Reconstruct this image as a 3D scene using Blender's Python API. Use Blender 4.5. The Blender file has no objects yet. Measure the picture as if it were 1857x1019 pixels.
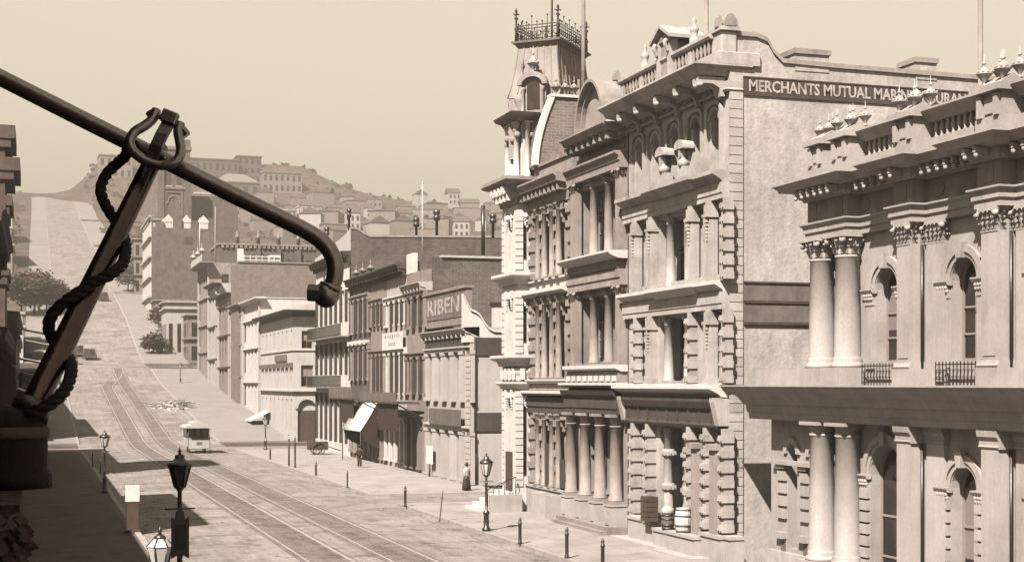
import bpy, bmesh, math, random
from mathutils import Vector, Matrix, noise
random.seed(7)
SC = bpy.context.scene
COL = SC.collection
R = math.radians
PI = math.pi
# ------------------------------------------------------------------ camera, sky, sun, exposure
FOC, VPX, VH, CX, HCAM = 2700.0, 65.0, 695.0, 928.5, 6.8      # focal length and horizon of the photograph in its own pixels
YAW = math.atan((CX - VPX) / FOC)
cam = bpy.data.cameras.new('camera')
cam.sensor_fit = 'HORIZONTAL'; cam.sensor_width = 36.0
cam.lens = 36.0 * FOC / 1857.0
cam.shift_x = 0.0
cam.shift_y = (VH - 509.5) / 1857.0
cam.clip_start = 0.1; cam.clip_end = 6000
camo = bpy.data.objects.new('camera', cam); COL.objects.link(camo)
camo.location = (0, 0, HCAM); camo.rotation_euler = (R(90), 0, -YAW)
SC.camera = camo
SUNV = Vector((-1.5, -1.5, 2.3)).normalized()                # towards the sun
ELEV = math.asin(SUNV.z)
w = bpy.data.worlds.new('World'); SC.world = w; w.use_nodes = True
nt = w.node_tree; nt.nodes.clear()
sky = nt.nodes.new('ShaderNodeTexSky'); sky.sky_type = 'NISHITA'; sky.sun_disc = False
sky.sun_elevation = ELEV; sky.sun_rotation = math.atan2(SUNV.x, SUNV.y)
sky.air_density = 1.0; sky.dust_density = 3.0; sky.ozone_density = 1.0
bw = nt.nodes.new('ShaderNodeRGBToBW')                        # a sepia print has no blue: the sky keeps only its brightness
cmp_ = nt.nodes.new('ShaderNodeMath'); cmp_.operation = 'POWER'; cmp_.inputs[1].default_value = 0.35
tint = nt.nodes.new('ShaderNodeMix'); tint.data_type = 'RGBA'; tint.blend_type = 'MULTIPLY'; tint.inputs[0].default_value = 1
tint.inputs[7].default_value = (1.13, 1.0, 0.80, 1)
bg = nt.nodes.new('ShaderNodeBackground'); bg.inputs[1].default_value = 0.15
SKYGAIN = nt.nodes.new('ShaderNodeMath'); SKYGAIN.operation = 'MULTIPLY'; SKYGAIN.inputs[1].default_value = 0.90
wo = nt.nodes.new('ShaderNodeOutputWorld')
L = nt.links.new
L(sky.outputs[0], bw.inputs[0]); L(bw.outputs[0], cmp_.inputs[0]); L(cmp_.outputs[0], SKYGAIN.inputs[0])
L(SKYGAIN.outputs[0], tint.inputs[6]); L(tint.outputs[2], bg.inputs[0]); L(bg.outputs[0], wo.inputs[0])
sl = bpy.data.lights.new('sun', 'SUN'); sl.energy = 5.0; sl.angle = R(0.5); sl.color = (1.0, 0.95, 0.86)
slo = bpy.data.objects.new('sun', sl); COL.objects.link(slo)
slo.rotation_euler = (-SUNV).to_track_quat('-Z', 'Y').to_euler(); slo.location = (0, 0, 200)
SC.view_settings.view_transform = 'Standard'; SC.view_settings.look = 'None'
SC.view_settings.exposure = 2.3; SC.view_settings.gamma = 1.0
try:
    SC.cycles.max_bounces = 5; SC.cycles.diffuse_bounces = 2; SC.cycles.glossy_bounces = 2; SC.cycles.volume_bounces = 0
    SC.cycles.transparent_max_bounces = 4; SC.cycles.use_denoising = True; SC.cycles.sample_clamp_indirect = 4.0
    SC.cycles.caustics_reflective = False; SC.cycles.caustics_refractive = False
except Exception:
    pass

# ------------------------------------------------------------------ points of the place measured on the photograph
SN, CS = math.sin(YAW), math.cos(YAW)
def ray(u):
    a = (u - CX) / FOC
    return (SN + a * CS, CS - a * SN)
def Yu(u, X):                                  # how far up the street a point on the plane X stands
    d = ray(u); return X / d[0] * d[1]
def Zu(u, v, X):                               # its height
    return HCAM + (VH - v) / FOC * X / ray(u)[0]
def Xu(u, Y):                                  # the same on a plane across the street
    d = ray(u); return Y / d[1] * d[0]
def Zx(u, v, Y):
    return HCAM + (VH - v) / FOC * Y / ray(u)[1]
def Gd(u, v, z=0.0):
    t = (HCAM - z) * FOC / (v - VH); d = ray(u); return (t * d[0], t * d[1])
def At(u, v, t):                               # at the distance t
    d = ray(u); return Vector((d[0] * t, d[1] * t, HCAM + (VH - v) / FOC * t))

# ------------------------------------------------------------------ materials
def S(v):                                      # albumen print tone: darks go redder, lights stay near neutral
    k = max(0.0, min(1.0, (math.log(v) - math.log(0.03)) / (math.log(0.6) - math.log(0.03))))
    return (v * (1.60 - 0.52 * k), v * 1.0, v * (0.81 + 0.15 * k))
def nodes(name):
    m = bpy.data.materials.new(name); m.use_nodes = True
    n = m.node_tree; p = n.nodes['Principled BSDF']; return m, n, p
def mat(name, v, rough=0.85, var=0.16, scale=1.2, streak=0.0, grain=0.10, bump=0.15, spec=0.15, brick=None, bscale=40.0, dirt=0.0, along=0.0, ovar=0.12, tv=None):
    m, n, p = nodes(name)
    N = n.nodes.new; Lk = n.links.new
    geo = N('ShaderNodeNewGeometry')
    def ntex(s, det=5, vec=None, r=0.6):
        t = N('ShaderNodeTexNoise'); t.inputs['Scale'].default_value = s; t.inputs['Detail'].default_value = det; t.inputs['Roughness'].default_value = r
        Lk(vec if vec else geo.outputs['Position'], t.inputs['Vector']); return t.outputs['Fac']
    def math_(op, a, b):
        q = N('ShaderNodeMath'); q.operation = op
        for i, x in enumerate((a, b)):
            if isinstance(x, (int, float)): q.inputs[i].default_value = x
            else: Lk(x, q.inputs[i])
        return q.outputs[0]
    def span(fac, lo, hi):
        q = N('ShaderNodeMapRange'); Lk(fac, q.inputs[0]); q.inputs[1].default_value = 0.25; q.inputs[2].default_value = 0.75
        q.inputs[3].default_value = lo; q.inputs[4].default_value = hi; return q.outputs[0]
    f = span(ntex(scale, 6), 1 - var, 1 + var)
    f = math_('MULTIPLY', f, span(ntex(scale * 14, 4), 1 - grain, 1 + grain))
    oi = N('ShaderNodeObjectInfo'); f = math_('MULTIPLY', f, math_('ADD', math_('MULTIPLY', oi.outputs['Random'], ovar), 1 - ovar / 2))
    if along:
        mp2 = N('ShaderNodeMapping'); mp2.inputs['Scale'].default_value = (2.2, 0.05, 1); Lk(geo.outputs['Position'], mp2.inputs[0])
        f = math_('MULTIPLY', f, span(ntex(1.0, 6, mp2.outputs[0], 0.7), 1 - along, 1 + along * .7))
    if streak:
        mp = N('ShaderNodeMapping'); mp.inputs['Scale'].default_value = (2.6, 2.6, 0.16); Lk(geo.outputs['Position'], mp.inputs[0])
        f = math_('MULTIPLY', f, span(ntex(1.0, 5, mp.outputs[0], 0.65), 1 - streak, 1 + streak * 0.6))
    if dirt:
        q = N('ShaderNodeMapRange'); Lk(ntex(0.55, 8, None, 0.7), q.inputs[0]); q.inputs[1].default_value = 0.52; q.inputs[2].default_value = 0.62
        q.inputs[3].default_value = 1.0; q.inputs[4].default_value = 1 - dirt; f = math_('MULTIPLY', f, q.outputs[0])
    hgt = ntex(bscale, 3)
    if brick:
        sx = N('ShaderNodeSeparateXYZ'); Lk(geo.outputs['Position'], sx.inputs[0])
        cx = N('ShaderNodeCombineXYZ'); Lk(math_('ADD', sx.outputs[0], sx.outputs[1]), cx.inputs[0]); Lk(sx.outputs[2], cx.inputs[1])
        b = N('ShaderNodeTexBrick'); Lk(cx.outputs[0], b.inputs['Vector'])
        b.inputs['Scale'].default_value = 1.0; b.inputs['Brick Width'].default_value = brick[0]; b.inputs['Row Height'].default_value = brick[1]
        b.inputs['Mortar Size'].default_value = brick[2]; b.inputs['Color1'].default_value = (1, 1, 1, 1); b.inputs['Color2'].default_value = (.68, .68, .68, 1)
        b.inputs['Mortar'].default_value = (brick[3],) * 3 + (1,)
        f = math_('MULTIPLY', f, b.outputs['Color'])
        hgt = math_('SUBTRACT', hgt, math_('MULTIPLY', b.outputs['Fac'], 1.5))
    mx = N('ShaderNodeMix'); mx.data_type = 'RGBA'; mx.blend_type = 'MULTIPLY'; mx.inputs[0].default_value = 1
    mx.inputs[6].default_value = tuple(q * (0.365 if v > .1 else 0.365 + (.1 - v) * 2) for q in (S(v) if not tv else [c * v / tv for c in S(tv)])) + (1,)
    Lk(f, mx.inputs[7]); Lk(mx.outputs[2], p.inputs['Base Color'])
    p.inputs['Roughness'].default_value = rough; p.inputs['Specular IOR Level'].default_value = spec
    if bump:
        bp = N('ShaderNodeBump'); bp.inputs['Strength'].default_value = bump; bp.inputs['Distance'].default_value = 0.05
        Lk(hgt, bp.inputs['Height']); Lk(bp.outputs[0], p.inputs['Normal'])
    return m
M = {}
M['stone'] = mat('bank_stone', 0.46, var=0.14, scale=0.8, streak=0.15, dirt=0.14)
M['stone2'] = mat('merchant_stone', 0.5, var=0.2, scale=1.5, streak=0.24, dirt=0.24, ovar=.2)
M['grey'] = mat('grey_stone', 0.34, var=0.18, scale=1.5, streak=0.22, dirt=0.22, ovar=.16)
M['plaster'] = mat('stained_plaster', 0.49, var=0.24, scale=0.42, streak=0.18, grain=0.16, dirt=0.2, bump=0.35, bscale=9, ovar=0)
M['white'] = mat('white_painted_stone', 0.74, var=0.08, scale=1.5, streak=0.10, dirt=0.10)
M['cream'] = mat('cream_painted_wall', 0.52, var=0.10, scale=0.7, streak=0.14)
M['pale2'] = mat('pale_limewash', 0.64, var=0.1, scale=0.8, streak=0.12, dirt=0.1)
M['tan'] = mat('tan_painted_wall', 0.28, var=0.14, scale=0.9, streak=0.2, dirt=0.15)
M['brick'] = mat('old_brick', 0.15, tv=.28, var=0.22, scale=0.7, streak=0.18, brick=(0.44, 0.15, 0.016, 1.35), dirt=0.25, bump=0.4)
M['brickpale'] = mat('pale_brick', 0.24, var=0.2, scale=0.7, streak=0.1, brick=(0.44, 0.15, 0.016, 1.3), bump=0.4)
M['granite'] = mat('granite_plinth', 0.5, var=0.14, scale=2.5, streak=0.12, dirt=0.12)
M['wood'] = mat('dark_wood', 0.06, rough=0.6, var=0.3, scale=2.5, streak=0.2)
M['litter'] = mat('road_litter', 0.2, var=.3)
M['midwood'] = mat('weathered_wood', 0.16, tv=.3, var=0.28, scale=2.0, streak=0.25)
M['sash'] = mat('window_sash_paint', 0.30, var=0.15)
M['signdark'] = mat('dark_sign_paint', 0.055, tv=.2, var=0.25, scale=1.5, streak=0.25, rough=0.7)
M['letter'] = mat('sign_letter_paint', 0.46, var=0.3, scale=3, grain=.3, dirt=.45)
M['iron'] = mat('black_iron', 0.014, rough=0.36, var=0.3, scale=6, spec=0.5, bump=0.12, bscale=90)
M['ironclean'] = mat('worn_iron_bar', 0.42, rough=0.34, var=0.2, scale=5, spec=0.5, bump=0.06, bscale=45, grain=0.12)
M['ironclean'].node_tree.nodes['Principled BSDF'].inputs['Metallic'].default_value = 0.9
M['ironpole'] = mat('sooty_iron_pole', 0.085, rough=0.24, var=0.25, scale=5, spec=0.5, bump=0.06, bscale=45, grain=0.15)
M['ironpole'].node_tree.nodes['Principled BSDF'].inputs['Metallic'].default_value = 0.9
M['rope'] = mat('tarred_rope', 0.012, rough=0.8, var=0.4, scale=20)
M['slate'] = mat('slate_roof', 0.22, var=0.2, scale=1.5, streak=0.2, brick=(0.35, 0.22, 0.02, 0.6))
M['lead'] = mat('standing_seam_metal', 0.33, var=0.14, scale=1.3, streak=0.25)
M['roof'] = mat('flat_tar_roof', 0.12, var=0.3, scale=0.8)
M['canvas'] = mat('white_canvas', 0.78, var=0.06, scale=2)
M['road'] = mat('dusty_road', 0.30, var=0.36, scale=0.25, grain=0.26, dirt=0.4, bump=0.8, bscale=7, along=0.26, ovar=0, tv=.4)
M['walk'] = mat('stone_sidewalk', 0.37, tv=.45, var=0.2, scale=0.5, grain=0.12, dirt=0.2, bump=0.25, bscale=12)
M['walkdark'] = mat('shaded_sidewalk', 0.13, var=0.2, scale=0.5, grain=0.2, dirt=0.3, bump=0.3, bscale=12)  # sidewalk colour darkened to stand for the shade on the left
M['kerb'] = mat('kerb_stone', 0.4, var=0.2, scale=1.5)
M['earth'] = mat('dry_earth', 0.085, var=0.5, scale=0.03, grain=0.45, dirt=0.4, ovar=0, bump=0.4, bscale=2)
M['rail'] = mat('worn_rail', 0.42, rough=0.5, var=0.2, scale=2)
M['foliage'] = mat('dusty_foliage', 0.06, var=0.5, scale=3.0, grain=0.4)
M['bark'] = mat('bark', 0.07, var=0.3)
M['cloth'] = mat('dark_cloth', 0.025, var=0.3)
M['clothlight'] = mat('pale_cloth', 0.6, var=0.1)
M['skin'] = mat('skin', 0.3, var=0.05)
M['lampglass'] = mat('lamp_glass', 0.7, rough=0.15, var=0.1, spec=0.6, bump=0)
M['blind'] = mat('window_blind', 0.3, var=0.15, ovar=.5)
def glassmat():
    m, n, p = nodes('window_glass')
    geo = n.nodes.new('ShaderNodeNewGeometry'); t = n.nodes.new('ShaderNodeTexNoise'); t.inputs['Scale'].default_value = 0.9
    n.links.new(geo.outputs['Position'], t.inputs['Vector'])
    r = n.nodes.new('ShaderNodeValToRGB'); r.color_ramp.elements[0].position = .35; r.color_ramp.elements[1].position = .7
    r.color_ramp.elements[0].color = S(0.004) + (1,); r.color_ramp.elements[1].color = S(0.016) + (1,)
    n.links.new(t.outputs['Fac'], r.inputs[0]); n.links.new(r.outputs[0], p.inputs['Base Color'])
    p.inputs['Roughness'].default_value = 0.12; p.inputs['Specular IOR Level'].default_value = 0.5
    bp = n.nodes.new('ShaderNodeBump'); bp.inputs['Strength'].default_value = 0.05; n.links.new(t.outputs['Fac'], bp.inputs['Height']); n.links.new(bp.outputs[0], p.inputs['Normal'])
    return m
M['glass'] = glassmat()

# ------------------------------------------------------------------ mesh building
class Fr:                                       # a wall frame: a runs along the wall, o stands out from it
    def __init__(s, O, A, N):
        s.O = Vector(O); s.A = Vector(A).normalized(); s.N = Vector(N).normalized()
        s.flip = s.A.cross(Vector((0, 0, 1))).dot(s.N) < 0
    def P(s, a, z, o):
        return s.O + s.A * a + s.N * o + Vector((0, 0, z))
def street(X): return Fr((X, 0, 0), (0, 1, 0), (-1, 0, 0))      # faces the street, a = Y
def across(Y): return Fr((0, Y, 0), (1, 0, 0), (0, -1, 0))      # faces the camera, a = X
class MB:
    def __init__(s): s.v = []; s.f = []; s.sm = []
    def add(s, vs, fs, smooth=False):
        k = len(s.v); s.v += [tuple(x) for x in vs]; s.f += [tuple(i + k for i in f) for f in fs]; s.sm += [smooth] * len(fs); return s
    def quad(s, *p): return s.add(p, [tuple(range(len(p)))])
    def box(s, fr, a0, a1, z0, z1, o0, o1):
        P = fr.P
        vs = [P(a, z, o) for o in (o0, o1) for z in (z0, z1) for a in (a0, a1)]
        fs = [(0, 2, 3, 1), (4, 5, 7, 6), (0, 1, 5, 4), (2, 6, 7, 3), (0, 4, 6, 2), (1, 3, 7, 5)]
        if fr.flip: fs = [f[::-1] for f in fs]
        return s.add(vs, fs)
    def cube(s, x0, x1, y0, y1, z0, z1): return s.box(WF, x0, x1, z0, z1, -y1, -y0)
    def prism(s, fr, poly, o0, o1):             # poly in (a, z)
        n = len(poly)
        vs = [fr.P(a, z, o0) for a, z in poly] + [fr.P(a, z, o1) for a, z in poly]
        fs = [tuple(range(n)), tuple(range(2 * n - 1, n - 1, -1))] + [(i, i + n, (i + 1) % n + n, (i + 1) % n) for i in range(n)]
        return s.add(vs, fs)
    def prism_a(s, fr, prof, a0, a1):           # profile in (o, z) run along the wall
        n = len(prof)
        vs = [fr.P(a0, z, o) for o, z in prof] + [fr.P(a1, z, o) for o, z in prof]
        fs = [tuple(range(n)), tuple(range(2 * n - 1, n - 1, -1))] + [(i, i + n, (i + 1) % n + n, (i + 1) % n) for i in range(n)]
        return s.add(vs, fs)
    def sweep(s, path, prof, side=-1, closed=False):   # profile (o, z) swept along a plan path with mitred corners; o to the left of travel when side=+1
        n = len(path); m = len(prof); P2 = [Vector(p) for p in path]; rows = []
        for i in range(n):
            d0 = (P2[i] - P2[i - 1]).normalized() if (i > 0 or closed) else None
            d1 = (P2[(i + 1) % n] - P2[i]).normalized() if (i < n - 1 or closed) else None
            d0 = d0 or d1; d1 = d1 or d0
            n0 = Vector((-d0.y, d0.x)) * side; n1 = Vector((-d1.y, d1.x)) * side
            b = n0 + n1; b = b / max(0.2, b.dot(n0)) if b.length > 1e-6 else n0
            rows.append([Vector((P2[i].x + b.x * o, P2[i].y + b.y * o, z)) for o, z in prof])
        vs = [p for r in rows for p in r]; fs = []
        for i in range(n if closed else n - 1):
            j = (i + 1) % n
            for k in range(m):
                l = (k + 1) % m; fs.append((i * m + k, j * m + k, j * m + l, i * m + l))
        if not closed: fs += [tuple(range(m)), tuple(range((n - 1) * m + m - 1, (n - 1) * m - 1, -1))]
        return s.add(vs, fs)
    def lathe(s, c, prof, n=12, smooth=True, ang=0.0, sq=False):
        c = Vector(c); vs = []; fs = []
        for r, z in prof:
            for i in range(n):
                t = ang + 2 * PI * i / n; vs.append((c.x + r * math.cos(t), c.y + r * math.sin(t), c.z + z))
        for j in range(len(prof) - 1):
            for i in range(n):
                k = (i + 1) % n; fs.append((j * n + i, j * n + k, (j + 1) * n + k, (j + 1) * n + i))
        fs += [tuple(range(n))[::-1], tuple(range((len(prof) - 1) * n, len(prof) * n))]
        return s.add(vs, fs, smooth)
    def tube(s, pts, r, n=10, smooth=True, rs=None, cap=True):
        pts = [Vector(p) for p in pts]; m = len(pts); vs = []; fs = []
        up = Vector((0.13, 0.27, 0.95)); prev = None
        for i, p in enumerate(pts):
            d = (pts[min(i + 1, m - 1)] - pts[max(i - 1, 0)]).normalized()
            e = (prev - d * prev.dot(d)) if prev is not None else d.cross(up)
            if e.length < 1e-5: e = d.cross(Vector((1, 0, 0)))
            e.normalize(); prev = e; g = d.cross(e); q = rs[i] if rs else r
            for k in range(n):
                t = 2 * PI * k / n; vs.append(p + e * (q * math.cos(t)) + g * (q * math.sin(t)))
        for i in range(m - 1):
            for k in range(n):
                l = (k + 1) % n; fs.append((i * n + k, i * n + l, (i + 1) * n + l, (i + 1) * n + k))
        if cap: fs += [tuple(range(n))[::-1], tuple(range((m - 1) * n, m * n))]
        return s.add(vs, fs, smooth)
    def ribbon(s, pts, wid, thick, side):       # flat bar bent along pts; side = direction of its width
        pts = [Vector(p) for p in pts]; sd = Vector(side).normalized(); m = len(pts); vs = []; fs = []
        for i, p in enumerate(pts):
            d = (pts[min(i + 1, m - 1)] - pts[max(i - 1, 0)]).normalized(); nn = d.cross(sd).normalized()
            for a, b in ((-1, -1), (1, -1), (1, 1), (-1, 1)): vs.append(p + sd * (a * wid / 2) + nn * (b * thick / 2))
        for i in range(m - 1):
            for k in range(4):
                l = (k + 1) % 4; fs.append((i * 4 + k, i * 4 + l, i * 4 + 4 + l, i * 4 + 4 + k))
        fs += [(3, 2, 1, 0), tuple(range(4 * m - 4, 4 * m))]
        return s.add(vs, fs)
    def sphere(s, c, r, n=10, sq=1.0):
        return s.lathe(c, [(max(1e-3, r * math.sin(PI * j / n)), -r * sq * math.cos(PI * j / n)) for j in range(n + 1)], max(6, n))
    def mesh(s, name, m, off=Vector((0, 0, 0))):
        me = bpy.data.meshes.new(name); o = Vector(off)
        me.from_pydata([(x - o.x, y - o.y, z - o.z) for x, y, z in s.v], [], s.f)
        me.polygons.foreach_set('use_smooth', s.sm)
        if m is not None: me.materials.append(m)
        me.update(); return me
    def make(s, name, m, parent=None, label=None, bevel=0.0, fixn=True):
        off = W[parent.name_full] if parent is not None else s.base
        me = s.mesh(name, m, off)
        if fixn:
            b = bmesh.new(); b.from_mesh(me)
            bmesh.ops.recalc_face_normals(b, faces=b.faces); b.to_mesh(me); b.free()
        ob = bpy.data.objects.new(name, me); COL.objects.link(ob)
        if parent is not None: ob.parent = parent
        else: ob.location = off
        W[ob.name_full] = Vector(off)
        if label: ob['label'] = label
        if bevel:
            md = ob.modifiers.new('Bevel', 'BEVEL'); md.width = bevel; md.segments = 2; md.limit_method = 'ANGLE'
        return ob
    base = Vector((0, 0, 0))
W = {}
WR = random.Random(21)
WF = Fr((0, 0, 0), (1, 0, 0), (0, -1, 0))
def tag(o, label=None, cat=None, group=None, kind=None):
    if label: o['label'] = label
    if cat: o['category'] = cat
    if group: o['group'] = group
    if kind: o['kind'] = kind
    return o
def thing(name, loc, label, cat, group=None):
    o = bpy.data.objects.new(name, None); COL.objects.link(o); o.location = loc; W[o.name_full] = Vector(loc)
    o.empty_display_size = 0.5
    return tag(o, label, cat, group)
def single(mb, name, m, base, label, cat, group=None):   # a thing that is one mesh
    mb.base = Vector(base); o = mb.make(name, m); return tag(o, label, cat, group)
def struct(mb, name, m, parent=None):
    o = mb.make(name, m, parent)
    o['kind'] = 'structure'; return o
CACHE = {}
def inst(name, key, build, m, parent, pos, rotz=0.0):    # a repeated piece that shares its mesh; build(mb) makes it around the origin
    k = (name, key, m.name)
    if k not in CACHE:
        b = MB(); build(b); me = b.mesh(name, m)
        q = bmesh.new(); q.from_mesh(me); bmesh.ops.recalc_face_normals(q, faces=q.faces); q.to_mesh(me); q.free()
        CACHE[k] = me
    o = bpy.data.objects.new(name, CACHE[k]); COL.objects.link(o)
    o.location = Vector(pos) - (W[parent.name_full] if parent else Vector((0, 0, 0)))
    o.rotation_euler = (0, 0, rotz)
    if parent: o.parent = parent
    W[o.name_full] = Vector(pos)
    return o
def boxp(name, fr, a0, a1, z0, z1, o0, o1, m, parent, label=None, bevel=0.0):
    return MB().box(fr, a0, a1, z0, z1, o0, o1).make(name, m, parent, label, bevel)
def boxi(name, fr, a0, a1, z0, z1, o0, o1, m, parent):   # box piece sharing meshes by size
    c = fr.P((a0 + a1) / 2, (z0 + z1) / 2, (o0 + o1) / 2); h = ((a1 - a0) / 2, (z1 - z0) / 2, (o1 - o0) / 2)
    e = fr.A * h[0] + fr.N * h[2]; sx, sy = abs(e.x), abs(e.y)
    return inst(name, tuple(round(q, 3) for q in (sx, sy, h[1])), lambda b: b.cube(-sx, sx, -sy, sy, -h[1], h[1]), m, parent, c)
def arc(a0, a1, zs, rise, n=10):
    c = (a0 + a1) / 2; r = (a1 - a0) / 2
    return [(c - r * math.cos(PI * i / n), zs + rise * math.sin(PI * i / n)) for i in range(n + 1)]
def facade(mb, fr, a0, a1, z0, z1, ops, o=0.0, d=0.3):
    """a wall face with recessed openings (a0, a1, z0, z1, arched)"""
    As = sorted({a0, a1} | {x for q in ops for x in q[:2]}); Zs = sorted({z0, z1} | {x for q in ops for x in q[2:4]})
    P = fr.P
    for i in range(len(As) - 1):
        for j in range(len(Zs) - 1):
            ca, cz = (As[i] + As[i + 1]) / 2, (Zs[j] + Zs[j + 1]) / 2
            if any(q[0] < ca < q[1] and q[2] < cz < q[3] for q in ops): continue
            mb.quad(P(As[i], Zs[j], o), P(As[i + 1], Zs[j], o), P(As[i + 1], Zs[j + 1], o), P(As[i], Zs[j + 1], o))
    for q in ops:
        b0, b1, y0, y1, ar = q[:5]
        sp = y1 - (b1 - b0) / 2 * min(1, ar) if ar else y1
        out = [(b0, y0), (b0, sp)] + (arc(b0, b1, sp, y1 - sp) if ar else [(b0, y1), (b1, y1)]) + [(b1, sp), (b1, y0)]
        for k in range(len(out)):
            p, r = out[k], out[(k + 1) % len(out)]
            if p != r: mb.quad(P(*p, o), P(*r, o), P(*r, o - d), P(*p, o - d))
        if ar:
            A = arc(b0, b1, sp, y1 - sp)
            for k in range(len(A) - 1):
                mb.quad(P(*A[k], o), P(*A[k + 1], o), P(A[k + 1][0], y1, o), P(A[k][0], y1, o))
    return mb
def window(parent, fr, a0, a1, z0, z1, o, ar=0, bars=(1, 1), m='glass', fm='sash', fw=0.07):
    sp = z1 - (a1 - a0) / 2 * min(1, ar) if ar else z1
    out = [(a0, z0)] + ([(a0, sp)] if ar else []) + (arc(a0, a1, sp, z1 - sp)[1:-1] if ar else [(a0, z1), (a1, z1)]) + ([(a1, sp)] if ar else []) + [(a1, z0)]
    w_ = MB().prism(fr, out, o - 0.05, o).make('window', M[m], parent)
    if (a1 - a0) > .5 and WR.random() < .45:      # a blind drawn part way down
        k_ = WR.uniform(.25, .7); MB().box(fr, a0 + .05, a1 - .05, sp - (sp - z0) * k_, sp - .02, o + .001, o + .004).make('blind', M['blind'], w_)
    f = MB()
    for k in range(len(out)):
        p, r = out[k], out[(k + 1) % len(out)]; c = ((a0 + a1) / 2, (z0 + z1) / 2)
        g = lambda q: (q[0] + (c[0] - q[0]) * min(.45, fw / max(.05, (a1 - a0) / 2)), q[1] + (c[1] - q[1]) * min(.45, fw / max(.05, (z1 - z0) / 2)))
        f.prism(fr, [p, r, g(r), g(p)], o + 0.004, o + 0.06)
    for i in range(1, bars[0] + 1):
        a = a0 + (a1 - a0) * i / (bars[0] + 1); zt = z1 - (0.5 * fw if not ar else fw); f.box(fr, a - .02, a + .02, z0 + .02, zt, o + .006, o + .045)
    for i in range(1, bars[1] + 1):
        z = z0 + (sp - z0) * i / (bars[1] + 1); f.box(fr, a0 + .02, a1 - .02, z - .03, z + .03, o + .008, o + .052)
    f.make('frame', M[fm], w_)
    return w_
def column(b, h, r, cap='round', n=12):
    """a column shaft with base and capital around the origin, foot at z = 0"""
    b.cube(-r * 1.45, r * 1.45, -r * 1.45, r * 1.45, 0, r * .5)
    b.lathe((0, 0, 0), [(r * 1.38, r * .5), (r * 1.38, r * .75), (r * 1.12, r * .85), (r * 1.22, r * 1.05), (r, r * 1.2), (r * 1.0, h * .35), (r * .86, h - r * 2.1), (r * 1.0, h - r * 2.05), (r * 1.0, h - r * 1.9), (r * .86, h - r * 1.85)], n)
    if cap == 'leaf':
        b.lathe((0, 0, 0), [(r * .86, h - r * 1.9), (r * 1.0, h - r * 1.4), (r * 1.35, h - r * .55), (r * 1.1, h - r * .45)], n)
        for i in range(8):
            t = 2 * PI * i / 8; leaf(b, (r * .95 * math.cos(t), r * .95 * math.sin(t), h - r * 1.7), (math.cos(t), math.sin(t), 0), r * .6, r * .7); leaf(b, (r * 1.1 * math.cos(t + .4), r * 1.1 * math.sin(t + .4), h - r * 1.15), (math.cos(t + .4), math.sin(t + .4), 0), r * .6, r * .65)
    else:
        b.lathe((0, 0, 0), [(r * .86, h - r * 1.85), (r * .9, h - r * .9), (r * 1.25, h - r * .5), (r * 1.3, h - r * .4)], n)
    b.cube(-r * 1.4, r * 1.4, -r * 1.4, r * 1.4, h - r * .45, h)
def leaf(b, p, d, w_, h):
    """a carved leaf standing at p, curling outwards along d"""
    p = Vector(p); d = Vector(d).normalized(); s = d.cross(Vector((0, 0, 1))).normalized() * (w_ / 2); z = Vector((0, 0, h))
    v = [p - s, p + s, p + s + z * .62 + d * .25 * w_, p - s + z * .62 + d * .25 * w_, p + s * .5 + z + d * .75 * w_, p - s * .5 + z + d * .75 * w_, p + s * .3 + z * .8 + d * .8 * w_, p - s * .3 + z * .8 + d * .8 * w_]
    b.add(v, [(0, 1, 2, 3), (3, 2, 4, 5), (5, 4, 6, 7), (7, 6, 2, 3)])
def capital(b, fr_w, d, h):
    """leafy capital of a square pier: width fr_w along y, depth d along x, height h, foot at the origin, out towards -x"""
    b.cube(-d, 0, -fr_w / 2, fr_w / 2, 0, h * .12); b.cube(-d * .96, 0, -fr_w * .48, fr_w * .48, h * .12, h * .86); b.cube(-d - .07, 0, -fr_w / 2 - .07, fr_w / 2 + .07, h * .86, h)
    for row, (z, rr) in enumerate(((h * .28, .07), (h * .5, .08), (h * .74, .10))):
        k = max(3, int(fr_w / .17))
        for i in range(k):
            y = -fr_w / 2 + fr_w * (i + .5 * (row % 2 == 0)) / max(1, k - (row % 2 == 1)); leaf(b, (-d - .005, y, z - h * .2), (-1, 0, 0), .14, h * .3)
        for i in range(max(2, int(d / .2))):
            for sg in (-1, 1): leaf(b, (-d * (i + .5) / max(2, int(d / .2)), sg * (fr_w / 2 + .005), z - h * .2), (0, sg, 0), .14, h * .3)
    for sg in (-1, 1): b.tube([(-d - .06, sg * (fr_w / 2 + .02), h * .66), (-d - .12, sg * (fr_w / 2 + .06), h * .8)], .09, 7)
def urn(b, s=1.0, tall=1.0):
    b.lathe((0, 0, 0), [(.15 * s, 0), (.15 * s, .04 * s), (.05 * s, .08 * s), (.06 * s, .16 * s), (.2 * s, .34 * s), (.33 * s, .5 * s), (.36 * s, .52 * s), (.36 * s, .56 * s), (.25 * s, .58 * s), (.23 * s, .68 * s), (.13 * s, .8 * s * tall), (.04 * s, .85 * s * tall), (.035 * s, .93 * s * tall), (.1 * s, .98 * s * tall), (.09 * s, 1.02 * s * tall), (.03 * s, 1.06 * s * tall), (.012 * s, 1.4 * s * tall)], 10)
    for i in range(8): b.sphere((.3 * s * math.cos(i * PI / 4), .3 * s * math.sin(i * PI / 4), .62 * s), .06 * s, 4)
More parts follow.
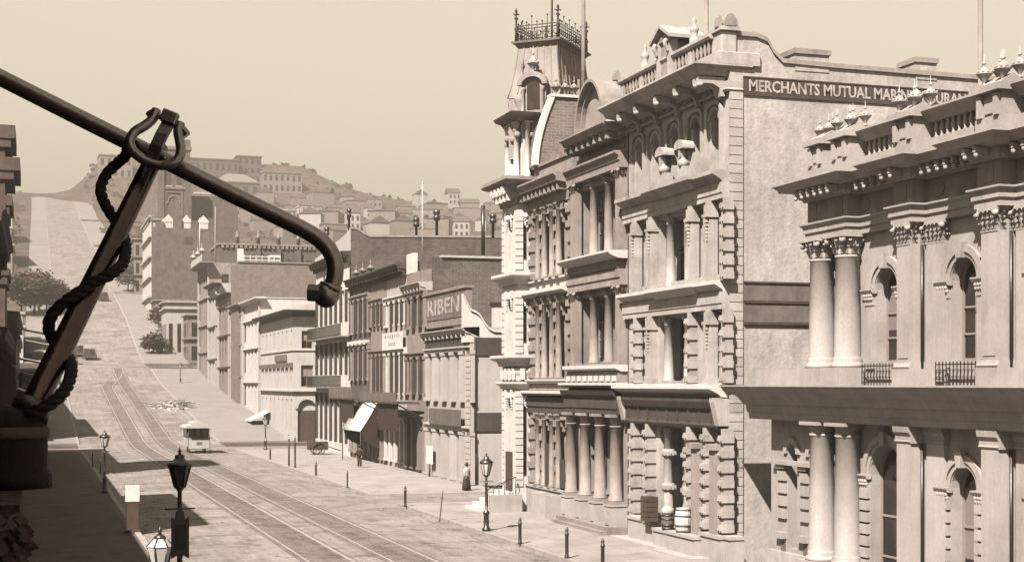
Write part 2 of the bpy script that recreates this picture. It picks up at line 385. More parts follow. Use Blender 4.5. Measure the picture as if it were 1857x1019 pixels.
def text(parent, body, fr, a, z, o, height, m, spacing=1.0, align='CENTER', depth=0.012, flip=False, wscale=1.0, name='lettering', bold=True):
    cu = bpy.data.curves.new(name, 'FONT'); cu.body = body; cu.size = height * 1.4; cu.align_x = align; cu.align_y = 'CENTER'
    cu.extrude = depth; cu.space_character = spacing; cu.offset = height * (0.03 if bold else 0); cu.resolution_u = 2
    t = bpy.data.objects.new(name, cu); COL.objects.link(t)
    dg = bpy.context.evaluated_depsgraph_get(); me = bpy.data.meshes.new_from_object(t.evaluated_get(dg))
    bpy.data.objects.remove(t); bpy.data.curves.remove(cu)
    A = -fr.A if flip else fr.A
    mw = Matrix((( A.x, 0, fr.N.x, 0), (A.y, 0, fr.N.y, 0), (0, 1, 0, 0), (0, 0, 0, 1))) @ Matrix.Diagonal((wscale, 1, 1, 1))
    me.transform(mw); me.materials.clear(); me.materials.append(m); me.name = name
    ob = bpy.data.objects.new(name, me); COL.objects.link(ob); ob.parent = parent
    p = fr.P(a, z, o); ob.location = p - W[parent.name_full]; W[ob.name_full] = p
    return ob
# ------------------------------------------------------------------ the ground: a flat street that climbs a hill two blocks on
PROF = [(-60, 0), (160, 0), (170, .4), (248, 6.7), (268, 9.3), (286, 10.4), (300, 12.4), (345, 21.3), (400, 30), (416, 31), (540, 54.5), (556, 56), (690, 79), (706, 80.5), (850, 109), (950, 114), (1060, 117), (1250, 100), (1700, 70)]
def prof(y):
    for (a, za), (b, zb) in zip(PROF, PROF[1:]):
        if y <= b: return za + (zb - za) * (y - a) / (b - a)
    return PROF[-1][1]
def sstep(a, b, x):
    t = max(0, min(1, (x - a) / (b - a))); return t * t * (3 - 2 * t)
def zg(x, y):
    z = prof(y)
    if y > 700:
        bx = sstep(8, 48, x) * (1 - .62 * sstep(148, 195, x)) * (1 - sstep(190, 270, x))
        z += bx * 30 * sstep(790, 930, y) * (1 - .5 * sstep(1060, 1250, y))
        z += 3.5 * noise.noise(Vector((x * .012, y * .012, 3))) * sstep(700, 820, y) + 1.2 * noise.noise(Vector((x * .05, y * .05, 1))) * sstep(760, 860, y)
    return z
xs = [-900, -500, -300, -200, -140, -100, -70, -50, -35, -20, -8, -2, 4.2, 10, 19.3, 27] + [33 + 6 * i for i in range(45)] + [320, 360, 420, 500, 650, 900, 1200]
ys = sorted(set([-60, -30, 0, 30, 60, 90, 120, 140] + [160 + 8 * i for i in range(90)] + [p[0] for p in PROF] + [890 + 12 * i for i in range(30)]))
def sheet(xs, ys, zf):
    b = MB(); nx = len(xs)
    vs = [(x, y, zf(x, y)) for y in ys for x in xs]
    fs = [(j * nx + i, j * nx + i + 1, (j + 1) * nx + i + 1, (j + 1) * nx + i) for j in range(len(ys) - 1) for i in range(nx - 1)]
    return b.add(vs, fs)
struct(sheet(xs, ys, lambda x, y: zg(x, y) - .03), 'ground', M['earth'])
ry = [p for p in ys if p <= 862]
struct(sheet([4.2, 8, 12, 16, 19.3], [y for y in ry], lambda x, y: prof(y) + .02 + .09 * (1 - ((x - 11.75) / 7.6) ** 2)), 'road', M['road'])
M['road2'] = mat('trodden_hill_road', 0.2, var=0.18, scale=0.12, grain=0.15, dirt=0.2, bump=0.3, bscale=4)
M['pale'] = mat('pale_plank_walk', 0.31, tv=.45, var=0.15, scale=0.3, grain=0.15)
b = MB()
for (y0, y1) in ((151.2, 166.2), (268, 286), (400, 416), (540, 556), (690, 706)):
    b.cube(-60, 4.2, y0, y1, prof(y0) - .02, prof(y0) + .02); b.cube(19.3, 60, y0, y1, prof((y0 + y1) / 2) - .3, prof((y0 + y1) / 2) + .02)
b.cube(19.3, 80, 80.5, 87.6, -.02, .024)
struct(b, 'side_street', M['road'])
def strip(x0, x1, y0, y1, h, step=8):
    b = MB(); n = max(1, int((y1 - y0) / step)); Y = [y0 + (y1 - y0) * i / n for i in range(n + 1)]
    vs = []
    for y in Y:
        z = prof(y); vs += [(x0, y, z - .4), (x0, y, z + h), (x1, y, z + h), (x1, y, z - .4)]
    fs = []
    for i in range(n):
        for k in range(3): fs.append((i * 4 + k, i * 4 + k + 1, i * 4 + 5 + k, i * 4 + 4 + k))
    return b.add(vs, fs + [(0, 1, 2, 3), (4 * n + 3, 4 * n + 2, 4 * n + 1, 4 * n)])
# pavements and kerbs, block by block
LB = [(-50, 151.2), (166.2, 268), (286, 400), (416, 540), (556, 690), (706, 850)]
RB = [(-50, 80.5), (87.6, 151.2)] + LB[1:]
for (y0, y1) in LB:
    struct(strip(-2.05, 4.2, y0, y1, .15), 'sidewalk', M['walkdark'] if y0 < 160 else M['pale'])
    struct(strip(4.2, 4.45, y0, y1, .17), 'kerb', M['kerb'])
for (y0, y1) in RB:
    struct(strip(19.35, 25.2 if y0 < 0 else 27.6, y0, y1, .15), 'sidewalk', M['walk'] if y0 < 160 else M['pale'])
    struct(strip(19.1, 19.35, y0, y1, .17), 'kerb', M['kerb'])
# slabs of the near right-hand pavement
b = MB()
pav = bpy.data.objects['sidewalk.006']
k = 0
for i in range(26):
    y = 36 + i * 1.72
    for (x0, x1) in ((19.37, 20.85), (20.86, 22.4), (22.41, 24.0)):
        yy = y + (.6 if x0 > 20.8 and x0 < 22 else 0)
        if yy + 1.7 > 80.4: continue
        h = .156 + random.uniform(0, .012)
        o = boxi('paving_slab', WF, x0, x1, .1, .172 + .002 * (k % 3), -(yy + 1.7), -yy, M['walk'], pav); o.location.z += random.uniform(-.004, .004); k += 1
# tram rails and the setts between them
def on_road(x, y): return prof(y) + .02 + .09 * (1 - ((x - 11.75) / 7.6) ** 2)
M['sett'] = mat('stone_setts', 0.2, tv=.3, var=0.3, scale=0.8, grain=0.35, brick=None, dirt=0.3, bump=0.9, bscale=6, along=.3, ovar=0)
def bed(x0, x1, y0, y1, name, m):
    struct(sheet([x0, (x0 + x1) / 2, x1], [y0 + (y1 - y0) * i / 70 for i in range(71)], lambda x, y: on_road(x, y) + .006), name, m)
# rows of setts proud of the bed near the camera
b = MB()
random.seed(3)
for j in range(330):
    y = 38 + j * .3
    for i in range(19):
        x = 9.2 + i * .3 + (.15 if j % 2 else 0)
        if any(abs(x + .13 - r) < .17 for r in (9.75, 11.35, 12.75, 14.35)) or not (9.7 < x + .13 < 11.4 or 12.7 < x + .13 < 14.4): continue
        if random.random() < max(0, (y - 60) / 80): continue
        z = on_road(x, y) + .006; h = random.uniform(.002, .02)
        b.cube(x + .02, x + .27, y + .02, y + .28, z - .02, z + h)
o = b.make('setts', M['sett']); o['kind'] = 'stuff'
def rail_path(x):
    pts = [(x, y) for y in range(20, 236, 6)]
    if x < 12: pts += [(x, 240), (x + .5, 245), (x + 1.3, 251), (x + 2.2, 257), (x + 2.9, 263), (x + 3.0, 268)]
    else: pts += [(x, 242), (x, 250), (x, 268)]
    return pts
for (xa, xb, dz) in ((9.75, 11.35, .006), (12.75, 14.35, .011)):
    A_, B_ = rail_path(xa), rail_path(xb); b = MB()
    m_ = min(len(A_), len(B_))
    if xa < 12: m_ -= 3
    else: B_ = B_ + [(14.35, 268)] * max(0, len(A_) - len(B_)); m_ = min(len(A_), len(B_))
    for q in range(m_ - 1):
        P4 = [(A_[q][0] - .25, A_[q][1]), (B_[q][0] + .25, B_[q][1]), (B_[q + 1][0] + .25, B_[q + 1][1]), (A_[q + 1][0] - .25, A_[q + 1][1])]
        b.quad(*[(px, py, on_road(px, py) + dz) for px, py in P4])
    struct(b, 'track_bed', M['sett'])
for i, x in enumerate((9.75, 11.35, 12.75, 14.35)):
    pts = rail_path(x); b = MB(); vs = []; fs = []
    for (px, py) in pts:
        z = on_road(px, py); hw = .04 if x != 11.35 else .055
        vs += [(px - hw, py, z - .02), (px - hw, py, z + .03), (px + hw, py, z + .03), (px + hw, py, z - .02)]
    for q in range(len(pts) - 1):
        for kk in range(3): fs.append((q * 4 + kk, q * 4 + kk + 1, q * 4 + 5 + kk, q * 4 + 4 + kk))
    o = struct(b.add(vs, fs), 'tram_rail', M['rail'])
# the air: one closed box of thin haze round everything
hz = MB().cube(-930, 1230, -64, 1720, -1.2, 176)
o = hz.make('haze', None); o['kind'] = 'stuff'
hm = bpy.data.materials.new('haze'); hm.use_nodes = True; n = hm.node_tree; n.nodes.clear()
pv = n.nodes.new('ShaderNodeVolumePrincipled'); pv.inputs['Density'].default_value = 0.00088
pv.inputs['Color'].default_value = (0.225, 0.206, 0.178, 1); pv.inputs['Anisotropy'].default_value = 0.0
ou = n.nodes.new('ShaderNodeOutputMaterial'); n.links.new(pv.outputs[0], ou.inputs['Volume'])
o.data.materials.append(hm)
try: hm.cycles.homogeneous_volume = True
except Exception: pass
# ------------------------------------------------------------------ two-storey bank with urns on its parapet, nearest on the right
XW, XP = 24.9, 24.3                       # wall plane, front of the piers
bank = thing('bank_building', (24.9, 36, 0), 'pale two-storey stone bank with giant piers, arched windows and clusters of urns on its parapet', 'building')
fw, fp = street(XW), street(XP)
ZL0, ZL1 = 5.55, 6.74                     # lower entablature
ZC, ZA = 10.85, 11.5                      # foot and top of the capitals
ZB = 7.42
Y0, YE, YX = 24.0, 44.0, 47.6             # near end, far end of the upper storey, far end of the lower wing
st = M['stone']
PIERS = [(43.42, .58), (41.8, .64), (38.2, .7), (34.05, .74), (30.0, .74), (25.9, .74)]
BAYS = [40.05, 36.05, 32.0, 27.95]       # window centres
ops = []
for c in BAYS: ops += [(c - .62, c + .62, 7.45, 10.35, 1.0)]
b = facade(MB(), fw, Y0, YE, ZL1, ZA, ops, 0, .45)
b.make('upper_wall', st, bank)
ops2 = [(c - .62, c + .62, .5, 4.45, 1.0) for c in BAYS[1:]] + [(BAYS[0] - .95, BAYS[0] + .95, .15, 4.9, 1.0), (45.7, 46.35, 1.1, 4.7, 1.0), (44.25, 44.8, 1.1, 4.6, 1.0), (42.45, 42.8, 1.1, 4.6, 1.0)]
facade(MB(), fw, Y0, YX, 0, ZL1, ops2, 0, .45).make('lower_wall', st, bank)
b = MB(); b.cube(XW + .47, 38, Y0, YE - .01, 0, 14.2); b.cube(XW + .47, 36, YE, YX, 0, 7.2)
b.quad((XW, YE, 6.7), (38, YE, 6.7), (38, YE, 14.2), (XW, YE, 14.2)); b.cube(XW + .02, XW + .48, YX - .25, YX, 0, 7.2); b.cube(XW + .03, XW + .48, YE - .25, YE - .002, 6.8, 14.1)
b.make('side_wall', st, bank)
boxp('attic_wall', fw, YE + .02, YX, 6.72, 7.28, -.45, .62, st, bank)
# plinth
b = MB().box(fw, Y0, YX, .15, .95, 0, .16)
b.make('plinth', M['granite'], bank)
def roundcol(b, h, r):
    b.lathe((0, 0, 0), [(r * 1.28, 0), (r * 1.3, .07), (r * 1.22, .14), (r * 1.08, .17), (r * 1.16, .25), (r * 1.05, .31), (r, .36), (r * .99, h * .4), (r * .9, h - .08), (r * .98, h - .06), (r * .98, h)], 24)
RW = .42
for i, (c, wd) in enumerate(PIERS):
    if i < 2:
        r = RW; xc = XW - .34
        b = MB().cube(xc - r * 1.45, XW + .05, c - r * 1.42, c + r * 1.42, .12, 1.0); b.cube(xc - r * 1.5, XW + .05, c - r * 1.47, c + r * 1.47, .9, 1.02); b.make('pedestal', st, bank)
        inst('column', 'lower', lambda q: roundcol(q, 5.16 - 1.02, r), st, bank, (xc, c, 1.02))
        b = MB().lathe((xc, c, 5.16), [(r * .92, 0), (r * .95, .06), (r * .88, .1), (r * .9, .2), (r * 1.2, .3)], 20); b.cube(xc - r * 1.3, XW, c - r * 1.3, c + r * 1.3, 5.44, 5.548); b.make('column_cap', st, bank)
        b = MB().cube(xc - r * 1.5, XW + .05, c - r * 1.45, c + r * 1.45, ZL1, 7.3); b.make('pedestal', st, bank)
        inst('column', 'upper', lambda q: roundcol(q, ZC - 7.3, r), st, bank, (xc, c, 7.3))
        def cap_(q):
            h = ZA - ZC; q.lathe((0, 0, 0), [(r * .9, 0), (r * .95, .05), (r * .92, .08), (r * 1.0, h * .5), (r * 1.25, h * .84)], 16)
            for k in range(8):
                t = k * PI / 4; leaf(q, (r * .97 * math.cos(t), r * .97 * math.sin(t), h * .08), (math.cos(t), math.sin(t), 0), .24, h * .4); leaf(q, (r * 1.04 * math.cos(t + .4), r * 1.04 * math.sin(t + .4), h * .38), (math.cos(t + .4), math.sin(t + .4), 0), .22, h * .36)
            for sx in (-1, 1):
                for sy in (-1, 1): q.sphere((sx * r * 1.08, sy * r * 1.08, h * .72), .12, 6)
            q.cube(-r * 1.35, r * 1.35, -r * 1.35, r * 1.35, h * .86, h - .005)
        inst('capital', 'round', cap_, st, bank, (xc, c, ZC))
    else:
        yn = c - wd / 2
        o_ = MB().box(fp, c - wd / 2, c + wd / 2, 1.0, 5.05, -.55, 0); o_.box(fp, c - wd / 2 + .1, c + wd / 2 - .1, 1.1, 4.95, 0, .022); o_.make('shaft', st, bank)
        boxp('respond', fw, yn - 1.05, yn - .16, 1.0, 5.05, 0, .16, st, bank)
        o_ = MB().box(fp, c - wd / 2 - .1, c + wd / 2 + .1, .15, .7, -.6, .1); o_.prism_a(fp, [(-.6, .7), (.08, .7), (.15, .77), (.09, .85), (.03, 1.0), (-.6, 1.0)], c - wd / 2 - .08, c + wd / 2 + .08); o_.box(fw, yn - 1.12, yn - .07, .15, .98, 0, .24); o_.make('pier_base', st, bank)
        o_ = MB().prism_a(fp, [(-.6, 5.05), (.02, 5.05), (.05, 5.1), (.02, 5.15), (.02, 5.25), (.1, 5.37), (.12, 5.545), (-.6, 5.545)], c - wd / 2 - .07, c + wd / 2 + .07); o_.prism_a(fw, [(0, 5.06), (.18, 5.06), (.2, 5.12), (.18, 5.16), (.18, 5.26), (.27, 5.38), (.28, 5.54), (0, 5.54)], yn - 1.1, yn - .075); o_.make('pier_cap', st, bank)
        o_ = MB().box(fp, c - wd / 2 - .12, c + wd / 2 + .12, ZL1, 7.22, -.6, .1); o_.box(fw, yn - 1.15, yn - .125, ZL1, 7.2, 0, .26); o_.prism_a(fp, [(-.6, 7.22), (.07, 7.22), (.1, 7.28), (.05, 7.34), (.02, ZB), (-.6, ZB)], c - wd / 2 - .08, c + wd / 2 + .08); o_.make('pedestal', st, bank)
        o_ = MB().box(fp, c - wd / 2, c + wd / 2, ZB, ZC, -.55, 0); o_.box(fp, c - wd / 2 + .1, c + wd / 2 - .1, ZB + .12, ZC - .1, 0, .022); o_.make('shaft', st, bank)
        boxp('respond', fw, yn - 1.05, yn - .16, 7.2, ZC, 0, .16, st, bank)
        MB().tube([(XW - .24, yn - .07, 1.0), (XW - .24, yn - .07, 5.04)], .045, 8).make('shade_slit', M['iron'], bank); MB().tube([(XW - .24, yn - .07, 7.22), (XW - .24, yn - .07, ZC)], .045, 8).make('shade_slit', M['iron'], bank)  # dark tubes put in the angle as the shaded slit beside each pier
        inst('capital', round(wd, 2), lambda q, wd=wd: capital(q, wd, .57, ZA - ZC), st, bank, (XP + .55, c, ZC))
        inst('capital', 'respond', lambda q: capital(q, .96, .17, ZA - ZC), st, bank, (XW, yn - .57, ZC))
# arched windows with archivolt, impost and reveals
for c in BAYS:
    for (z0, z1, hw, zp, floor) in ((7.45, 10.35, .62, 9.75, 1), (.5, 4.45, .62, 3.85, 0)):
        if floor == 0 and c == BAYS[0]: hw, z0, z1, zp = .95, .15, 4.9, 3.95
        sp = z1 - hw
        window(bank, fw, c - hw, c + hw, z0, z1, -.42, 1.0, (1, 2))
        b = MB()
        for (r0, r1, o1) in ((hw + .02, hw + .16, .05), (hw + .16, hw + .36, .11)):
            A0 = [(c - r0 * math.cos(PI * i / 14), sp + r0 * math.sin(PI * i / 14)) for i in range(15)]; A1 = [(c - r1 * math.cos(PI * i / 14), sp + r1 * math.sin(PI * i / 14)) for i in range(15)]
            b.prism(fw, A0 + A1[::-1], 0, o1)
        b.make('archivolt', st, bank)
        MB().prism(fw, [(c - .11, sp + hw - .02), (c + .11, sp + hw - .02), (c + .17, sp + hw + .42), (c - .17, sp + hw + .42)], 0, .22).make('keystone', st, bank)
        for sg in (-1, 1):
            a0, a1 = sorted((c + sg * (hw + .0), c + sg * (hw + .55)))
            b = MB().prism_a(fw, [(0, sp - .14), (.16, sp - .14), (.22, sp - .04), (.22, sp), (0, sp)], a0 - .05, a1 + .05); b.make('impost', st, bank)
            b = MB().box(fw, a0 + .03, a1 - .03, sp - .5, sp - .141, 0, .1)
            for i in range(4): b.sphere(fw.P(a0 + .08 + (a1 - a0 - .16) * i / 3, sp - .3, .1), .07, 5); b.sphere(fw.P(a0 + .08 + (a1 - a0 - .16) * i / 3, sp - .2, .12), .07, 5)
            b.make('jamb_capital', st, bank)
            if floor:
                boxp('jamb', fw, a0 + .05, a1 - .05, z0 - .2, sp - .5, 0, .07, st, bank)
            else:
                for k in range(7): boxi('rustic_block', fw, a0 + .02, a1 - .02, .98 + k * .37, .98 + k * .37 + .3, 0, .13, st, bank)
# small arched windows of the low wing
for (a0, a1, z0, z1) in ((45.7, 46.35, 1.1, 4.7), (44.25, 44.8, 1.1, 4.6), (42.0, 42.4, 1.1, 4.6)):
    window(bank, fw, a0, a1, z0, z1, -.42, 1.0, (0, 2))
    sp = z1 - (a1 - a0) / 2; c = (a0 + a1) / 2; hw = (a1 - a0) / 2
    A0 = [(c - (hw + .02) * math.cos(PI * i / 12), sp + (hw + .02) * math.sin(PI * i / 12)) for i in range(13)]; A1 = [(c - (hw + .24) * math.cos(PI * i / 12), sp + (hw + .24) * math.sin(PI * i / 12)) for i in range(13)]
    MB().prism(fw, A0 + A1[::-1], 0, .09).make('archivolt', st, bank)
boxp('impost', fw, 43.9, 47.2, 3.98, 4.13, 0, .24, st, bank)
for (a0, a1) in ((46.4, 47.0), (44.86, 45.4)):
    for k in range(4): boxi('rustic_block', fw, a0, a1, 2.1 + k * .44, 2.1 + k * .44 + .34, 0, .1, st, bank)
    boxi('sill_block', fw, a0 + .05, a1, 1.4, 1.62, 0, .2, st, bank); boxi('vent_panel', fw, a0 + .12, a1 - .2, .75, 1.25, 0, .05, M['midwood'], bank)
    MB().box(fw, a0 - .02, a1 + .02, 3.84, 3.979, 0, .16).make('dentil_band', st, bank)
# lower entablature, plain and deep
prof_low = [(-.45, ZL0), (.66, ZL0), (.68, ZL0 + .22), (.72, ZL0 + .24), (.76, ZL0 + .5), (.82, ZL0 + .52), (.98, ZL0 + .78), (1.2, ZL0 + .92), (1.36, ZL0 + .98), (1.4, ZL0 + 1.1), (1.47, ZL0 + 1.14), (1.47, ZL1), (-.45, ZL1)]
MB().sweep([(XW, Y0), (XW, YX - .25), (27, YX - .25)], prof_low, side=1).make('lower_cornice', st, bank)
# upper entablature, breaking forward over the piers
path = []
wb = XW - .1; fb = XP
path = [(fb, Y0 - .5)]
for (c, wd) in PIERS[::-1]:
    h = wd / 2 + .12
    if c > 42: continue
    path += [(fb, c - h), (fb, c + h), (wb, c + h)] if path[-1][0] == fb and len(path) == 1 else [(wb, c - h), (fb, c - h), (fb, c + h), (wb, c + h)]
path = path[:1] + path[1:]
path = path[:-2] + [(fb, YE - .16), (27.5, YE - .16)]      # the end pair of columns shares one projection
cl = [path[0]]
for p in path[1:]:
    if abs(p[0] - cl[-1][0]) + abs(p[1] - cl[-1][1]) > 1e-4: cl.append(p)
path = cl
b = MB()
for (c, wd) in PIERS: b.cube(XP + .06, XW + .3, c - wd / 2 - .06, min(c + wd / 2 + .06, YE - .22), ZA + .01, 14.3)
b.cube(XP + .02, 27.4, YE - 1.2, YE - .2, ZA + .02, 13.37)
b.make('core_block', st, bank)
MB().sweep(path, [(-.22, ZA), (.08, ZA), (.08, ZA + .2), (.14, ZA + .22), (.14, ZA + .4), (.24, ZA + .48), (.24, ZA + .53), (-.22, ZA + .53)], side=1).make('architrave', st, bank)
ZF0, ZF1 = ZA + .53, 12.75
MB().sweep(path, [(-.22, ZF0), (.02, ZF0), (.02, ZF1), (-.22, ZF1)], side=1).make('frieze', M['grey'], bank)
ZK = 13.38
MB().sweep(path, [(-.22, ZF1), (.12, ZF1), (.16, ZF1 + .08), (.24, ZF1 + .1), (.24, ZF1 + .3), (.72, ZF1 + .36), (.74, ZF1 + .44), (.86, ZK - .08), (.9, ZK - .06), (.9, ZK), (-.22, ZK)], side=1).make('cornice', st, bank)
def bk(q):
    q.cube(-.36, 0, -.085, .085, -.06, .16); q.cube(-.42, -.36, -.06, .06, .02, .16); q.sphere((-.34, 0, -.05), .085, 6)
for i in range(len(path) - 2):
    (xa, ya), (xb, yb) = path[i], path[i + 1]
    if abs(xa - xb) > .01 or yb < 24: continue
    n_ = max(2, int(round((yb - ya) / .42)))
    for k in range(n_):
        y = ya + (yb - ya) * (k + .5) / n_; inst('bracket', 'dentil', bk, st, bank, (xa - .24, y, ZF1 + .14))
# oval plaques on the frieze
for y in [c + s * q for c in (40.05, 36.05, 32.0) for s, q in ((1, 1.15), (-1, 1.15))]:
    MB().prism(Fr((wb - .02, 0, 0), (0, 1, 0), (-1, 0, 0)), [(y + .42 * math.cos(2 * PI * i / 18), (ZF0 + ZF1) / 2 + .22 * math.sin(2 * PI * i / 18)) for i in range(18)], 0, .035).make('plaque', M['tan'], bank)
for (c, wd) in PIERS:
    MB().box(street(fb - .02), c - wd * .3, c + wd * .3, ZF0 + .14, ZF1 - .14, 0, .03).make('plaque', M['tan'], bank)
# parapet: solid band, balustrade, pedestals with gabled caps
path2 = [(x + .1 if x == fb else x, y) for x, y in path]
MB().sweep(path2, [(-.5, ZK), (.12, ZK), (.12, ZK + .52), (-.5, ZK + .52)], side=1).make('parapet', M['white'] if 0 else st, bank)
fpar = street(wb)
ZP = ZK + .52
MB().sweep([(wb + .12, Y0), (wb + .12, YE - .4), (27.5, YE - .4)], [(-.3, ZP + .5), (.1, ZP + .5), (.2, ZP + .6), (.42, ZP + .74), (.46, ZP + .78), (.46, ZP + .84), (-.3, ZP + .9)], side=1).make('rail', st, bank)
MB().sweep([(wb + .3, Y0), (wb + .3, YE - .5)], [(-.2, ZP), (.0, ZP), (.0, ZP + .62), (-.2, ZP + .62)], side=1).make('parapet_back', M['grey'], bank)
def bal(q): q.lathe((0, 0, 0), [(.06, 0), (.06, .06), (.035, .12), (.075, .25), (.04, .45), (.06, .55), (.06, .62)], 7)
pc = [(43.35, .55)] + [(c, wd) for c, wd in PIERS[1:]]
for (y0, y1) in zip([c - wd / 2 - .3 for c, wd in pc], [c + wd / 2 + .3 for c, wd in pc[1:]]):
    n_ = max(2, int((y0 - y1) / .26))
    for k in range(n_): inst('baluster', 'bank', bal, st, bank, (wb + .1, y1 + (y0 - y1) * (k + .5) / n_, ZP))
for (c, wd) in pc:
    f2 = street(fb + .1); h = wd / 2 + .14
    b = MB().box(f2, c - h, c + h, ZP, ZP + .66, -.7, .08)
    for s in (-1, 1): b.box(f2, c + s * h * .72 - .09, c + s * h * .72 + .09, ZP + .02, ZP + .6, .08, .2)
    b.box(f2, c - h * .4, c + h * .4, ZP + .1, ZP + .5, .08, .12)
    b.make('pedestal', st, bank)
    b = MB().box(f2, c - h - .14, c + h + .14, ZP + .66, ZP + .84, -.75, .3)
    b.prism_a(f2, [(-.75, ZP + .84), (.2, ZP + .84), (-.25, ZP + 1.12)], c - h - .06, c + h + .06)
    b.make('pedestal_cap', st, bank)
    sp_ = [(-.34, -.3), (.3, -.34), (-.02, .02), (-.4, .2), (.34, .22)] if wd > .6 else [(-.24, -.1), (.2, -.14), (0, .2)]
    for (dy, dx) in sp_:
        inst('urn', round(wd, 1), lambda q, wd=wd: urn(q, .62 if wd > .6 else .56), st, bank, (fb + .42 + dx, c + dy * 1.15, ZP + .9 + (.12 if dx > 0 else 0)))
# little iron balconies between the upper piers
def rails_iron(y0, y1):
    b = MB(); f_ = street(XW - .3)
    for z in (6.82, 7.32): b.box(f_, y0, y1, z, z + .035, -.02, .02)
    n_ = int((y1 - y0) / .16)
    for k in range(n_ + 1): b.box(f_, y0 + (y1 - y0) * k / n_ - .012, y0 + (y1 - y0) * k / n_ + .012, 6.76, 7.42, -.012, .012)
    for k in range(n_):
        yy = y0 + (y1 - y0) * (k + .5) / n_; b.tube([f_.P(yy + .07 * math.cos(t * PI / 5), 7.08 + .11 * math.sin(t * PI / 5), 0) for t in range(11)], .011, 4, cap=False)
    return b
for c in BAYS: rails_iron(c - .95, c + .95).make('balcony_rail', M['iron'], bank)
rails_iron(42.3, 43.0).make('balcony_rail', M['iron'], bank)
single(MB().lathe((25.4, 36.0, 13.9), [(.12, 0), (.12, .3), (.075, .35), (.06, 6), (.035, 14)], 8), 'flagpole', M['grey'], (25.4, 36.0, 13.9), 'tall pale flagpole behind the parapet of the bank with urns', 'flagpole', 'flagpoles on the roofs')
# ------------------------------------------------------------------ four-storey insurance building with the painted sign on its flank
XM = 24.8
mer = thing('insurance_building', (24.8, 55, 0), 'four-storey ornate stone building with a painted sign along its stained side wall', 'building')
fm, s2 = street(XM), M['stone2']
M['fascia'] = mat('dark_fascia_board', 0.06, tv=.2, var=0.25, scale=1.2, streak=0.3)
MY0, MY1 = 50.74, 60.68
fs = across(MY0)
def ym(u, o=0.3): return Yu(u, XM - o)
L1, L2, L3, L4 = 6.2, 10.3, 14.4, 17.75
# flank wall with its swooping coping
top = [(25.0, 19.85), (25.9, 19.85), (26.35, 19.7), (26.6, 19.3), (27.0, 18.95), (29, 18.9), (45, 18.8)]
poly = [(XM + .02, 0)] + [(45, 0)] + top[::-1] + [(XM + .02, 19.85)]
MB().prism(fs, poly, -.5, 0).make('flank_wall', M['plaster'], mer)
b = MB()
for (x0, z0), (x1, z1) in zip(top, top[1:]):
    b.prism(fs, [(x0, z0), (x1, z1), (x1, z1 + .17), (x0, z0 + .17)], -.6, .09)
b.make('coping', M['grey'], mer)
for (u0, u1, v0) in ((1441, 1503, 88), (1660, 1698, 104)):
    x0, x1 = Xu(u0, MY0), Xu(u1, MY0); zt = Zx(u0, v0, MY0)
    o = boxp('chimney', fs, x0, x1, 18.7, zt - .2, -1.2, .03, M['plaster'], mer); boxp('cap', fs, x0 - .06, x1 + .06, zt - .2, zt, -1.25, .1, M['grey'], o)
boxp('roof', fs, XM + .3, 45, 18.0, 18.2, -9.9, -.5, M['roof'], mer)
b = MB().box(fm, MY0 + .5, MY1, 0, 18.2, -12, -1.02); b.make('core_wall', M['plaster'], mer)
# painted sign boards on the flank
zs0, zs1 = Zx(1349, 171, MY0), Zx(1349, 141, MY0)
sg = boxp('sign_band', fs, XM + .56, 36.6, zs0, zs1, 0, .04, M['signdark'], mer)
xa = Xu(1357, MY0); xb = Xu(1776, MY0)
t_ = text(sg, 'MERCHANTS MUTUAL MARINE INSURANCE', fs, (xa + xb) / 2, (zs0 + zs1) / 2, .044, .43, M['letter'], 1.0)
wd_ = max(v.co.x for v in t_.data.vertices) - min(v.co.x for v in t_.data.vertices)
for v in t_.data.vertices: v.co.x *= (xb - xa) / wd_
b = MB(); b.box(fs, XM + .56, 36.6, zs0 - .05, zs0, 0, .06); b.box(fs, XM + .56, 36.6, zs1, zs1 + .05, 0, .06); b.make('sign_frame', M['wood'], mer)
for (v0, v1) in ((511, 545), (549, 584)):
    boxp('sign_board', fs, XM + .57, 31, Zx(1349, v1, MY0), Zx(1349, v0, MY0), 0, .05, M['midwood'], mer)
b = MB()
for v in (511, 547, 586): b.box(fs, XM + .57, 31, Zx(1349, v, MY0) - .05, Zx(1349, v, MY0) + .02, 0, .1)
b.make('sign_frame', M['wood'], mer)
# quoins at the corner
z = .2; k = 0
while z < 17.5:
    boxi('quoin', fs, XM - .02, XM + .53, z, z + .315, 0, .07, s2, mer); z += .345; k += 1
# street front ------------------------------------------------------
W4 = [Yu(u, XM + .2) for u in (1168, 1198, 1233, 1272, 1306)]
ops = [(c - .36, c + .36, 14.75, 17.25, 1.0) for c in W4]
def bays(l0, l1): return [(ym(1171, 0), ym(1163, 0), l0, l1, 0), (ym(1243, 0) + .1, ym(1196, 0) - .05, l0, l1, 0), (ym(1275, 0), ym(1266, 0), l0, l1, 0), (ym(1308, 0), ym(1300, 0), l0, l1, 0)]
ops += bays(10.95, 13.6) + bays(6.9, 9.5) + bays(1.25, 5.0)
facade(MB(), fm, MY0, MY1, 0, L4 + .3, ops, 0, 1.0).make('street_wall', s2, mer)
for q in ops: window(mer, fm, q[0], q[1], q[2], q[3], -.95, q[4], (0 if q[1] - q[0] < .6 else 1, 1))
